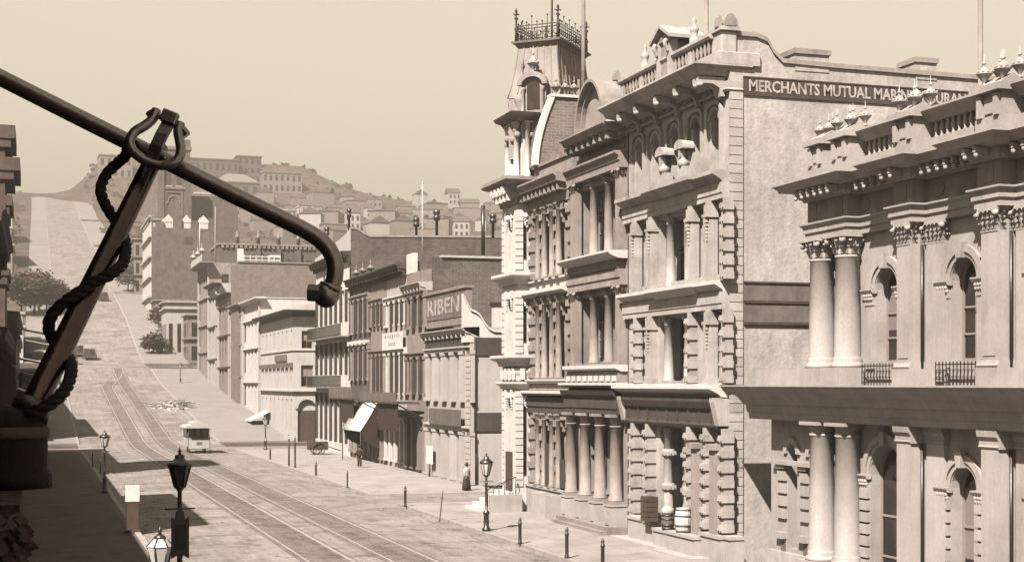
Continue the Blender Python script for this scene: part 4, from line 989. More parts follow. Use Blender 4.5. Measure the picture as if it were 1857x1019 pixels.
# round-headed dormer on its left face, smaller one on the right
Fd = Fr(tring(0, .5)[0] + dl * 1.45, dl, -dr)
zd0 = zr0 - 1.0; zd1 = zr0 + 1.05
dm = MB().prism(Fd, [(-.7, zd0), (-.7, zd1 - .5)] + arc(-.7, .7, zd1 - .5, .5, 12)[1:-1] + [(.7, zd1 - .5), (.7, zd0)], -1.2, .25).make('dormer', M['grey'], tow)
MB().prism(Fd, [(-.36, zd0 + .3), (-.36, zd1 - .6)] + arc(-.36, .36, zd1 - .6, .34, 10)[1:-1] + [(.36, zd1 - .6), (.36, zd0 + .3)], .255, .29).make('window', M['glass'], dm)
for s in (-1, 1): MB().lathe(Fd.P(s * .55, zd0, .38), [(.13, 0), (.1, .1), (.08, (zd1 - zd0) * .62), (.15, (zd1 - zd0) * .7)], 8).make('dormer_column', M['grey'], dm)
A1 = arc(-.86, .86, zd1 - .5, .68, 12); A0 = arc(-.58, .58, zd1 - .5, .42, 12); MB().prism(Fd, A1 + A0[::-1], .2, .52).make('dormer_arch', M['grey'], dm)
inst('finial', 'dormer', lambda q: urn(q, .9, 1.1), M['cream'], tow, Fd.P(0, zd1 + .15, .3))
Fd2 = Fr(tring(0, .5)[0] + dr * 2.6, dr, -dl)
w_ = MB().box(Fd2, -.35, .35, zr0 - .1, zr0 + 1.2, -.8, .15).make('dormer', M['grey'], tow); MB().box(Fd2, -.25, .25, zr0, zr0 + 1.1, .155, .18).make('window', M['glass'], w_)
for k in range(3): inst('finial', 'terrace', lambda q: urn(q, .75), g, tow, Vector((prof_m[-1][0] + .1 + .5 * k, GY + .1, ztop + .12)))
tcx = tc0.x + .6
# white pavilion at the far corner
XV = 23.9; fv = street(XV); PY0, PY1 = TY1, 76.4
fe = across(PY0)
pcut = [(24.8, PY0), (XV, PY0), (XV, PY1), (26, PY1)]
zV = Zu(930, 345, XV)
pv_ops = []
def zv(v): return Zu(932, v, XV)
flo = [(zv(880), zv(705)), (zv(640), zv(525)), (zv(490), zv(380))]
for (z0, z1) in flo: pv_ops.append(((PY0 + PY1) / 2 - .32, (PY0 + PY1) / 2 + .32, z0 + .5, z1 - .6, 1.0))
facade(MB(), fv, PY0, PY1, 0, zV, pv_ops, 0, .3).make('pavilion_wall', wh, tow)
for q in pv_ops: window(tow, fv, *q[:4], -.27, 1.0, (1, 1))
e_ops = [(XV + .32, XV + .6, z0 + .5, z1 - .6, 1.0) for z0, z1 in flo]
facade(MB(), fe, XV, XT, 0, zV, e_ops, 0, .3).make('pavilion_wall', wh, tow)
for q in e_ops: window(tow, fe, *q[:4], -.27, 1.0, (0, 1))
b = MB().box(WF, XV + .31, 26, 0, zV, -PY1, -PY0 - .31); b.make('pavilion_core', M['brick'], tow)
for (z0, z1) in flo:
    n = int((z1 - z0) / .36)
    for k in range(n):
        z = z0 + k * .36
        inst('quoin', 'pav', lambda q: q.cube(-.05, .3, -.05, .3, 0, .31), wh, tow, (XV, PY0, z)); inst('quoin', 'pav2', lambda q: q.cube(-.05, .1, -.3, 0, 0, .31), wh, tow, (XV, PY1, z)); inst('quoin', 'pav3', lambda q: q.cube(-.22, 0, -.05, .1, 0, .31), wh, tow, (XT, PY0, z))
    for (f_, c, sg) in ((fv, (PY0 + PY1) / 2, 1),):
        b = MB()
        for s in (-1, 1):
            b.box(f_, c + s * .5 - .12, c + s * .5 + .12, z1 - .45, z1 - .05, 0, .12)
            for k in range(5): b.sphere(f_.P(c + s * .45, z1 - .5 - .13 * k, .05), .1 - .012 * k, 5)
        b.sphere(f_.P(c, z1 - .42, .1), .17, 6); b.make('carved_ornament', wh, tow)
    b = MB(); b.sphere(fe.P(XV + .46, z1 - .42, .06), .13, 6)
    for k in range(5): b.sphere(fe.P(XV + .46 + .06 * math.sin(k * 2), z1 - .55 - .1 * k, .04), .08, 5)
    b.make('carved_ornament', wh, tow)
def pav_band(name, v0, v1, o, m=wh):
    z0, z1 = zv(v0), zv(v1); h = z1 - z0
    return MB().sweep([(24.85, PY0), (XV, PY0), (XV, PY1), (26, PY1)], [(-.1, z0), (o * .3, z0), (o * .45, z0 + h * .4), (o * .9, z0 + h * .6), (o, z0 + h * .75), (o, z1), (-.1, z1)], side=1).make(name, m, tow)
pav_band('ledge', 705, 692, .3); pav_band('frieze_band', 690, 668, .12); pav_band('ledge', 664, 644, .55)
for k in range(4): boxi('balcony_block', fv, PY0 + .1 + k * .66, PY0 + .4 + k * .66, zv(688), zv(668), .1, .2, wh, tow)
for k in range(2): boxi('balcony_block', fe, XV + .1 + k * .45, XV + .35 + k * .45, zv(688), zv(668), .1, .2, wh, tow)
pav_band('ledge', 516, 496, .5); pav_band('cornice_base', 372, 350, .35, M['grey']); pav_band('cornice', 350, 326, .95, M['grey'])
for k in range(4): inst('scroll_bracket', 'pav', lambda q: (q.cube(-.5, 0, -.12, .12, 0, .3), q.cube(-.25, 0, -.1, .1, -.4, 0), q.sphere((-.36, 0, -.02), .15, 6)), wh, tow, (XV - .3, PY0 + .3 + k * .62, zv(352)))
inst('scroll_bracket', 'pav', None, wh, tow, (XV + .5, PY0 - .3, zv(352)), PI / 2)
# its crown: columned dormer stage with cornice and finials
zc0, zc1 = zv(326), zv(222)
boxp('crown_stage', WF, XV + .35, XV + 1.9, zc0, zc1, -(PY1 + .1), -(PY0 + .35), wh, tow)
f1, f2 = street(XV + .35), across(PY0 + .35)
for y in (PY0 + .6, PY0 + 1.3, PY0 + 2.1): inst('crown_column', 'v', lambda q: column(q, zc1 - zc0, .16, 'leaf'), wh, tow, (XV + .14, y, zc0))
for x in (XV + .6, XV + 1.3): inst('crown_column', 'v', None, wh, tow, (x, PY0 + .14, zc0))
b = MB().box(f1, PY0 + .75, PY0 + 1.9, zc0 + .7, zc1 - .8, .01, .04); b.make('window', M['glass'], tow)
MB().sweep([(XV + 1.9, PY0 + .35), (XV + .35, PY0 + .35), (XV + .35, PY1 + .1)], [(-.4, zc1), (.3, zc1), (.4, zc1 + .15), (.75, zc1 + .25), (.85, zc1 + .4), (-.4, zc1 + .45)], side=1).make('crown_cornice', M['grey'], tow)
b = MB()
for k in range(7): b.sphere((XV + .1 + .05 * math.sin(k * 2.2), PY0 + .3 + k * .3, zc1 - .7 + .3 * math.sin(k * 1.9)), .2, 6)
for k in range(4): b.sphere((XV + .5 + k * .32, PY0 + .2, zc1 - .6 + .25 * math.cos(k * 2)), .17, 6)
b.make('carved_ornament', M['grey'], tow)
def fin2(q): q.lathe((0, 0, 0), [(.3, 0), (.26, .3), (.42, .7), (.46, .95), (.34, 1.05), (.14, 1.15), (.08, 1.7), (.15, 1.9), (.08, 2.1), (.05, 2.5), (.13, 2.65), (.02, 3.0)], 9)
inst('finial', 'crown', fin2, g, tow, (XV + .6, PY1 - .5, zc1 + .4)); inst('finial', 'crown', None, g, tow, (XV + .5, PY0 + .75, zc1 + .4))
# entrance stair of the pavilion and its little porch
for k in range(5):
    o_ = 2.1 - k * .42; z = .12 + .2 * k
    boxi('step', WF, XV - o_, XV + .1, z, z + .2, -(PY1 + .1), -(PY0 - .1 + .0 * k), M['white'], tow)
boxp('stair_cheek', WF, XV - 1.6, XV + .1, .1, 1.05, -(PY0 - .12), -(PY0 - .5), M['granite'], tow)
boxp('door', fv, (PY0 + PY1) / 2 - .5, (PY0 + PY1) / 2 + .5, 1.12, 3.2, .02, .09, M['wood'], tow)
b = MB()
for k in range(6): b.tube([(XV - .2 - .3 * k, PY0 - .3, 1.05 - .12 * k), (XV - .2 - .3 * k, PY0 - .3, 1.95 - .12 * k)], .02, 4)
b.tube([(XV - .2, PY0 - .3, 1.95), (XV - 1.7, PY0 - .3, 1.35)], .03, 5); b.make('handrail', M['iron'], tow)
for (u, X_, lab) in ((1006, (tring(0, 0)[0] + (dl * LL + dr * LR) / 2).x, 'thin flagpole rising from the crested mansard tower'), (1058, 26.6, 'thick mast standing in front of the mansard tower')):
    y = Yu(u, X_) if u > 1010 else (tring(0, 0)[0] + (dl * LL + dr * LR) / 2).y; z0 = zr0 if u > 1010 else zr1
    r = .07 if u < 1010 else .12
    single(MB().lathe((X_, y, z0 - 3 if u > 1010 else z0), [(r, 0), (r * .9, 6), (r * .7, 16 if u > 1010 else 8)], 8), 'flagpole' if u < 1010 else 'mast', M['grey'], (X_, y, z0 - 3 if u > 1010 else z0), lab, 'flagpole' if u < 1010 else 'mast', 'flagpoles on the roofs')
# ------------------------------------------------------------------ the lower row of shops beyond the alley
XR = 27.3
fr0 = street(XR)
def zr_(u, v, o=0.0): return Zu(u, v, XR - o)
def shop(name, label, u0, u1, vc, storeys, m, mt=None, top=0.0, corn=.7, flank='brick', pil=True, depth=14, nwin=4, arch=0, wf=.5, brk=True, cornm=None, shut=None):
    """storeys: list of (v head, v sill) read at the middle of the front; returns the thing and its heights"""
    y0, y1 = Yu(u1, XR), Yu(u0, XR); um = (u0 + u1) / 2; mt = mt or m; cornm = cornm or mt
    t = thing(name, (XR, (y0 + y1) / 2, .15), label, 'building', 'row of shops beyond the alley')
    zc = zr_(um, vc, corn)
    ops = []
    bw = (y1 - y0) / nwin
    for (va, vb) in storeys:
        z1, z0 = zr_(um, va), max(.35, zr_(um, vb))
        ops += [(y0 + bw * (i + .5) - bw * wf / 2, y0 + bw * (i + .5) + bw * wf / 2, z0, z1, arch) for i in range(nwin)]
    facade(MB(), fr0, y0 + .01, y1 - .01, .1, zc, ops, 0, .38).make('street_wall', M[m], t)
    for q in ops: window(t, fr0, q[0], q[1], q[2], q[3], -.34, q[4], (0 if q[1] - q[0] < .8 else 1, 1))
    for q in ops if shut else ():      # shutters folded back square to the wall
        if q[2] > 1: boxi('shutter', fr0, q[1] - .02, q[1] + .04, q[2], q[3], -.1, shut, M['signdark'], t)
    b = MB().box(fr0, y0 + .01, y1 - .01, .1, zc + top, -depth, -.40); b.box(fr0, y0 + .012, y0 + .04, .1, zc, -.41, -.004); b.box(fr0, y1 - .04, y1 - .012, .1, zc, -.41, -.004); b.make('core_wall', M[flank], t)
    MB().prism_a(fr0, [(-.4, zc - .55), (.1, zc - .55), (.16, zc - .35), (corn * .75, zc - .28), (corn * .8, zc - .1), (corn, zc), (corn, zc + .06), (-.4, zc + .12)], y0 - .0, y1 - .02).make('cornice', M[cornm], t)
    if top: boxp('parapet', fr0, y0 + .01, y1 - .02, zc + .1, zc + top, -.35, .05, M[mt], t)
    if brk:
        for i in range(nwin * 2 + 1): inst('bracket', 'shop%.1f' % corn, lambda q, c=corn: (q.cube(-c * .7, 0, -.08, .08, -.0, .22), q.cube(-c * .35, 0, -.07, .07, -.3, 0)), M[cornm], t, (XR - .02, y0 + .15 + (y1 - y0 - .3) * i / (nwin * 2), zc - .52))
    if pil:
        for (va, vb) in storeys:
            z1, z0 = zr_(um, va), max(.2, zr_(um, vb))
            for i in range(nwin + 1):
                y = min(max(y0 + bw * i, y0 + .2), y1 - .2); h = z1 + .12 - z0
                inst('pilaster', (m, round(bw * (1 - wf) * .36, 2), round(h, 1)), lambda q, h=h, k=bw * (1 - wf) * .36: (q.cube(-.2, 0, -k, k, 0, h), q.cube(-.26, 0, -k - .05, k + .05, h - .22, h), q.cube(-.26, 0, -k - .05, k + .05, 0, .2)), M[mt], t, (XR, y, z0))
            MB().prism_a(fr0, [(0, z1 + .12), (.26, z1 + .12), (.26, z1 + .3), (.4, z1 + .36), (.4, z1 + .46), (0, z1 + .5)], y0 + .01, y1 - .02).make('string_course', M[mt], t)
    return t, y0, y1, zc
# the near one with the lettered parapet and the swooping flank
t, y0, y1, zc = shop('lettered_shop', 'pale shop front with a lettered parapet sign and a swooping gable on its plain flank', 776, 859, 598, [(642, 728), (782, 874)], 'cream', top=0.1, corn=.75, nwin=5, wf=.42, flank='cream')
f_ = across(y0)
zp0, zp1 = zr_(800, 583), zr_(800, 540)
pb = boxp('parapet_sign', fr0, y0 + 1.4, y1, zp0 - .4, zp1 + .3, -.3, .12, M['tan'], t)
sgn = boxp('sign_board', fr0, y0 + 1.7, y1 - .3, zp0 + .12, zp1 + .12, .12, .17, M['midwood'], t)
text(sgn, 'RIBEN', fr0, (y0 + y1) / 2 + 1.15, (zp0 + zp1) / 2 + .12, .18, 1.08, M['letter'], 1.1, flip=True, wscale=2.0)
boxp('parapet_cap', fr0, y0 + 1.3, y1, zp1 + .3, zp1 + .5, -.4, .25, M['tan'], t)
pts = [(829, 536), (838, 539), (846, 550), (853, 563), (862, 567), (870, 573), (878, 587), (886, 597), (895, 602), (960, 604)]
pr = [(Xu(u, y0), Zx(u, v, y0)) for u, v in pts]
x_end = pr[-1][0]
pr[0] = (max(pr[0][0], 26.6), pr[0][1])
pr = [p for p in pr if p[0] >= 26.6]
MB().prism(f_, [(pr[0][0], zc - .1)] + pr + [(x_end, zc - 2)], -.45, 0).make('flank_gable', M['white'], t)
b = MB()
for p, q in zip(pr, pr[1:]): b.prism(f_, [p, q, (q[0], q[1] + .14), (p[0], p[1] + .14)], -.55, .12)
b.make('coping', M['white'], t)
for (v0, v1) in ((612, 641), (748, 779)):
    boxp('sign_board', f_, Xu(862, y0), x_end, Zx(880, v1, y0), Zx(880, v0, y0), 0, .06, M['signdark'], t)
    boxp('sign_edge', f_, Xu(862, y0), x_end, Zx(880, v1, y0) - .1, Zx(880, v1, y0), 0, .1, M['wood'], t)
MB().tube([f_.P(XR + .06, .2, .1), f_.P(XR + .06, 2.2, .1)], .13, 8).make('pipe_foot', M['wood'], t)
MB().tube([f_.P(XR + .06, 2.2, .1), f_.P(XR + .06, zc - .6, .1)], .06, 8).make('drain_pipe', M['wood'], t)
b = MB().box(fr0, y0 + .05, y0 + 1.15, .2, zc - .55, 0, .22)
for k in range(24): b.box(fr0, y0 + .02, y0 + 1.18, .3 + k * .38, .3 + k * .38 + .33, .22, .26) if .3 + k * .38 < zc - 1 else None
b.make('corner_pilaster', M['cream'], t)
boxp('sign_board', fr0, y0 + 1.6, y1 - .4, zr_(815, 634), zr_(815, 606), .21, .3, M['signdark'], t)
boxp('sign_board', fr0, y0 + 1.6, y1 - 2.2, zr_(815, 770), zr_(815, 741), .41, .5, M['midwood'], t)
for k in range(5): inst('frieze_block', 'u', lambda q: q.cube(-.5, 0, -.12, .12, 0, .4), M['white'], t, (XR, y0 + .12 + k * .24, zc - .9))
xk = Xu(903, y0 + 6)
ch = boxp('chimney', across(y0 + 6), xk - .28, xk + .28, zc - 2, Zx(903, 555, y0 + 6), -.6, 0, M['white'], t); boxp('chimney_cap', across(y0 + 6), xk - .36, xk + .36, Zx(903, 555, y0 + 6), Zx(903, 548, y0 + 6), -.7, .08, M['iron'], ch)
# the others, nearest first
t2, a0, a1, zc2 = shop('narrow_shop', 'narrow shop front with a pale raised parapet and a brown balcony over its door', 739, 775, 512, [(540, 596), (650, 716), (762, 850)], 'tan', 'tan', top=1.0, corn=.75, nwin=3, cornm='cream', shut=.3)
boxp('raised_parapet', fr0, a1 - 2.0, a1, zc2 + 1.0, zr_(740, 462), -.3, .08, M['white'], t2)
t3, b0, b1, zc3 = shop('white_columned_shop', 'white shop front with slim columns and a lettered balcony panel', 701, 738.6, 478, [(548, 592), (642, 716), (765, 838)], 'cream', 'white', corn=1.0, nwin=4, wf=.55, cornm='signdark', shut=.26)
pn = boxp('sign_panel', fr0, b0 + .2, b1 - .2, zr_(720, 634), zr_(720, 603), .3, .42, M['white'], t3)
rl = random.Random(4); b = MB()
for (v, n, h, w0) in ((610, 8, .34, .62), (624, 5, .3, .5)):      # lettering worn past reading
    for k in range(n): yk_ = (b0 + b1) / 2 + (k - (n - 1) / 2) * w0; hh_ = h * rl.uniform(.6, 1); b.box(fr0, yk_ - w0 * .3, yk_ + w0 * rl.uniform(.05, .3), zr_(720, v) - hh_ / 2, zr_(720, v) + hh_ / 2, .42, .43)
b.make('worn_lettering', M['tan'], pn)
t4, c0, c1, zc4 = shop('grey_shop', 'grey shop front between the white columned shop and the dark brick one', 672.5, 700.6, 490, [(552, 592), (645, 716), (765, 832)], 'tan', 'tan', corn=.9, nwin=4, cornm='signdark', shut=.28)
t5, d0, d1, zc5 = shop('dark_brick_shop', 'dark brick shop front with pale sills beside the tall white building', 637, 672, 500, [(545, 605), (632, 690), (745, 822)], 'brick', 'grey', corn=.8, nwin=4, cornm='signdark', shut=.3)
for u in (650, 662, 676): inst('finial', 'row', lambda q: urn(q, .9), M['tan'], t5, (XR - .2, Yu(u, XR), zc5 + .1))
for k in range(5): inst('sill_block', 'row', lambda q: q.cube(-.45, 0, -.35, .35, 0, .4), M['white'], t5, (XR, d0 + .8 + k * 1.7, zr_(655, 626)))
# tall white building with shuttered windows and a raking parapet
t6, e0, e1, zc6 = shop('shuttered_building', 'tall white building with close-set dark shutters in rows and two iron balconies', 573, 636, 462, [(532, 588), (622, 680), (712, 800)], 'white', 'white', corn=.9, nwin=7, wf=.55, cornm='signdark', pil=False, shut=.17)
MB().prism(fr0, [(e0, zc6 + .1), (e0, zr_(636, 416) ), (e0 + 2.2, zr_(632, 424)), (e1, zc6 + .7), (e1, zc6 + .1)], -.5, .1).make('raking_parapet', M['cream'], t6)
for (va, vb) in ((613, 599), (701, 688)):
    b = MB(); f7 = street(XR - .9); z0, z1 = zr_(604, va), zr_(604, vb) + .3
    for z in (z0 + .08, z1): b.box(f7, e0 + .2, e1 - .2, z, z + .06, -.03, .03)
    for k in range(60): y = e0 + .2 + (e1 - e0 - .4) * k / 59; b.box(f7, y - .02, y + .02, z0, z1, -.02, .02)
    b.make('balcony_rail', M['iron'], t6); boxp('balcony_floor', fr0, e0 + .1, e1 - .1, z0 - .12, z0, 0, 1.0, M['tan'], t6)
for k in range(3):
    y = e0 + 4 + k * 4.5; w_ = boxp('window', fr0, y - .4, y + .4, zr_(600, 512), zr_(600, 492), .005, .03, M['glass'], t6); boxp('frame', fr0, y - .5, y + .5, zr_(600, 513) - .1, zr_(600, 513), .0, .1, M['sash'], w_)
fl = across(e0 - .0)
tp = [(636, 415), (648, 417), (658, 424), (670, 430), (1000, 432)]
pr = [(max(XR, Xu(u, e0)), Zx(u, v, e0)) for u, v in tp]
MB().prism(fl, [(XR, 8)] + pr + [(pr[-1][0], 8)], -.5, .05).make('flank_wall', M['brick'], t6)
b = MB()
for p, q in zip(pr, pr[1:]): b.prism(fl, [p, q, (q[0], q[1] + .18), (p[0], p[1] + .18)], -.6, .12)
b.make('coping', M['grey'], t6)
# big brick warehouse behind the row
yb = 106.4; fb_ = across(yb)
wr = thing('brick_warehouse', (40, 110, 0), 'broad brick building with a pale coping behind the row of shops', 'building')
x0 = Xu(782, yb)
MB().box(fb_, x0, 52, 0, Zx(850, 468, yb), -14, 0).make('wall', M['brick'], wr)
boxp('coping', fb_, Xu(800, yb), 52, Zx(850, 468, yb), Zx(850, 464, yb), -.5, .15, M['cream'], wr)
for (u0, u1, v0, v1) in ((805, 850, 498, 560), (858, 917, 500, 600)):
    boxp('recessed_panel', fb_, Xu(u0, yb), Xu(u1, yb), Zx(u0, v1, yb), Zx(u0, v0, yb), 0, .12, M['brick'], wr)
boxp('string_course', fb_, x0, 52, Zx(850, 502, yb), Zx(850, 498, yb), 0, .2, M['tan'], wr)
# things that stand on the roofs
def stack(u, v0, v1, Y, r, name, label, cat, head=None, m='iron'):
    x = Xu(u, Y); z0, z1 = Zx(u, v0, Y), Zx(u, v1, Y); h = z1 - z0
    pf = [(r, 0), (r, h)] if not head else [(r, 0), (r, h * .6), (head, h * .64), (head * 1.05, h * .75), (head * .7, h * .8), (head * 1.05, h * .86), (head, h * .97), (head * .4, h)]
    return single(MB().lathe((x, Y, z0), pf, 10), name, M[m], (x, Y, z0), label, cat)
stack(876, 462, 373, 120, .17, 'smokestack', 'tall thin dark smokestack above the brick warehouse', 'smokestack')
stack(755, 440, 394, 137, .12, 'chimney_pot', 'dark hooded chimney pot left of the paler one, over the brick flank', 'chimney pot', .3)
stack(792, 432, 380, 140, .14, 'chimney_pot', 'tallest hooded chimney pot on a stepped foot, over the brick flank', 'chimney pot', .34)
stack(894, 432, 388, 124, .13, 'chimney_pot', 'hooded chimney pot right of the thin smokestack', 'chimney pot', .32)
stack(766, 486, 330, 111, .05, 'flagpole', 'slim pale flagpole on the roof of the narrow shop', 'flagpole', None, 'cream')
stack(633, 420, 378, 140, .12, 'chimney_pot', 'knobbed finial pot on the roof of the tall white building', 'chimney pot', .22)
stack(593, 450, 412, 150, .14, 'chimney_pot', 'small dark chimney pot behind the bent hook', 'chimney pot', .26)
# awnings and canopies
yA, yB = Yu(693, XR), Yu(658, XR)
aw = thing('canvas_awning', (XR, (yA + yB) / 2, 4), 'bright white canvas awning let down over a dark shop front', 'awning')
zt0 = zr_(675, 717); xo = XR - 1.85; zo = zt0 - 2.9
b = MB(); n_ = 14
vs = []
for i in range(n_ + 1):
    k = i / n_; x = XR - .1 - 1.75 * k; z = zt0 - 2.9 * k - .12 * math.sin(PI * k)
    vs += [(x, yA, z), (x, yB, z), (x, yA, z - .03), (x, yB, z - .03)]
fs = []
for i in range(n_):
    a = i * 4; fs += [(a, a + 1, a + 5, a + 4), (a + 2, a + 6, a + 7, a + 3), (a, a + 4, a + 6, a + 2), (a + 1, a + 3, a + 7, a + 5)]
b.add(vs, fs, True).make('canvas', M['canvas'], aw)
MB().tube([(xo + .05, yA, zo - .05), (xo + .05, yB, zo - .05)], .05, 6).make('front_pole', M['wood'], aw)
for y in (yA, yB): MB().tube([(xo + .05, y, zo - .05), (xo + .05, y, .15)], .045, 6).make('post', M['wood'], aw)
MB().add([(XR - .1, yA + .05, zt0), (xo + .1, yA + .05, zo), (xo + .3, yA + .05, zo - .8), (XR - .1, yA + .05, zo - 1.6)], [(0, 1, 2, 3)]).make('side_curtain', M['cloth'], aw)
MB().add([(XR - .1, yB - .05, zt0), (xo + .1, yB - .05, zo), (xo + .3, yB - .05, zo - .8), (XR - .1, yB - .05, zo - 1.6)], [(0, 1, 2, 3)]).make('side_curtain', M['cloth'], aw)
for (u0, u1, v0, v1, o_, lab) in ((702, 772, 730, 712, 2.3, 'brown panelled balcony canopy over the shop beside the white awning'), (625, 668, 722, 703, 1.5, 'brown flat canopy behind the white awning')):
    ya, yb_ = Yu(u1, XR), Yu(u0, XR); um = (u0 + u1) / 2
    c_ = thing('shop_canopy', (XR, ya, 3.5), lab, 'canopy')
    z0, z1 = Zu(um, v0, XR - o_), Zu(um, v1, XR - o_)
    boxp('canopy_floor', fr0, ya, yb_, z0 - .15, z0, .45, o_, M['wood'], c_)
    for k in range(int((yb_ - ya) / 1.1)):
        w_ = (yb_ - ya) / int((yb_ - ya) / 1.1); boxi('canopy_panel', fr0, ya + k * w_ + .03, ya + (k + 1) * w_ - .03, z0, z1, o_ - .08, o_, M['midwood'], c_)
    for k in range(4): MB().tube([fr0.P(ya + .3 + (yb_ - ya - .6) * k / 3, z0 - 1.2, .1), fr0.P(ya + .3 + (yb_ - ya - .6) * k / 3, z0 - .15, o_ - .15)], .05, 6).make('strut', M['wood'], c_)
    boxp('shade_filler', fr0, ya + .3, (ya + yb_) / 2 + .6, z0 - 2.2, z0 - .16, o_ - .3, o_ - .26, M['cloth'], c_)  # dark sheet hung in place of the shade under the canopy
sgp = thing('hanging_sign', (XR - .6, Yu(779, XR), 1.5), 'white upright signboard fixed beside the door of the lettered shop', 'sign')
boxp('board', street(XR - .5), Yu(784, XR - .5), Yu(774, XR - .5), zr_(779, 838), zr_(779, 806), -.05, .05, M['canvas'], sgp)
MB().tube([(XR - .5, Yu(779, XR - .5), zr_(779, 838)), (XR - .5, Yu(779, XR - .5), .15)], .07, 6).make('post', M['wood'], sgp)
# ------------------------------------------------------------------ beyond the first crossing
XG = 27.5
fG = street(XG)
def zg_(u, v, o=0.0): return Zu(u, v, XG - o)
cb = thing('corner_building', (XG, 178, .2), 'cream corner building with deep dark eaves and an arched doorway at the crossing', 'building')
y0, y1 = 166.3, 191.8
fC = across(y0)
ze = zg_(500, 566, 1.2)
nw = 8; bw = (y1 - y0) / nw; ops = []
for (va, vb) in ((604, 635), (664, 700), (722, 775)): ops += [(y0 + bw * (i + .5) - .5, y0 + bw * (i + .5) + .5, zg_(500, vb), zg_(500, va), 0) for i in range(nw)]
facade(MB(), fG, y0, y1, .1, ze, ops, 0, .3).make('street_wall', M['pale2'], cb)
for q in ops: window(cb, fG, *q[:4], -.26, 0, (0, 1))
c_ops = [(Xu(547, y0), Xu(567, y0), Zx(556, 633, y0), Zx(556, 600, y0), 0), (Xu(546, y0), Xu(568, y0), Zx(556, 701, y0), Zx(556, 662, y0), 0), (Xu(540, y0), Xu(573, y0), .25, Zx(556, 724, y0), 1.0)]
facade(MB(), fC, XG, 36, .1, ze, c_ops, 0, .35).make('side_wall', M['pale2'], cb)
window(cb, fC, *c_ops[0][:4], -.3, 0, (1, 1)); window(cb, fC, *c_ops[1][:4], -.3, 0, (1, 1))
d_ = boxp('door', fC, Xu(543, y0), Xu(571, y0), .25, Zx(556, 744, y0), -.33, -.25, M['wood'], cb)
c = (c_ops[2][0] + c_ops[2][1]) / 2; r = (c_ops[2][1] - c_ops[2][0]) / 2; sp = c_ops[2][3] - r
MB().prism(fC, arc(c - r - .3, c + r + .3, sp, r + .3, 14) + arc(c - r, c + r, sp, r, 14)[::-1], 0, .15).make('door_arch', M['pale2'], cb)
boxp('fanlight', fC, c - r, c + r, Zx(556, 744, y0), c_ops[2][3], -.345, -.3, M['pale2'], cb)
boxp('core_wall', WF, XG + .36, 36, .1, ze, -y1, -y0 - .36, M['tan'], cb)
MB().sweep([(36, y0), (XG, y0), (XG, y1)], [(-.3, ze - .7), (.1, ze - .7), (.2, ze - .3), (1.1, ze - .2), (1.2, ze), (-.3, ze + .1)], side=1).make('eaves', M['signdark'], cb)
MB().prism_a(fG, [(1.2, ze + .02), (1.2, ze + .1), (-4, ze + 1.2), (-4, ze + .02)], y0 - 1, y1).make('roof', M['pale2'], cb)
for v, o in ((710, .35), (641, .15)):
    z = zg_(500, v); MB().sweep([(36, y0), (XG, y0), (XG, y1)], [(-.1, z), (o, z + .1), (o, z + .3), (-.1, z + .35)], side=1).make('string_course', M['pale2'], cb)
for i in range(nw * 2): boxi('shutter', fG, y0 + .3 + i * bw / 2, y0 + .75 + i * bw / 2, zg_(500, 668), zg_(500, 660), 0, .35, M['midwood'], cb)
boxp('sign_board', fG, y0 + 4.5, y0 + 13, zg_(500, 656), zg_(500, 645), .02, .15, M['midwood'], cb)
MB().add([(XG - .05, y1 - 8, zg_(490, 745)), (XG - .05, y1 - 3, zg_(490, 745)), (XG - 2.4, y1 - 3, zg_(490, 762)), (XG - 2.4, y1 - 8, zg_(490, 762)), (XG - .05, y1 - 8, zg_(490, 747)), (XG - .05, y1 - 3, zg_(490, 747)), (XG - 2.4, y1 - 3, zg_(490, 764)), (XG - 2.4, y1 - 8, zg_(490, 764))], [(0, 1, 2, 3), (7, 6, 5, 4), (0, 3, 7, 4), (1, 5, 6, 2), (2, 6, 7, 3), (0, 4, 5, 1)]).make('awning', M['canvas'], cb)
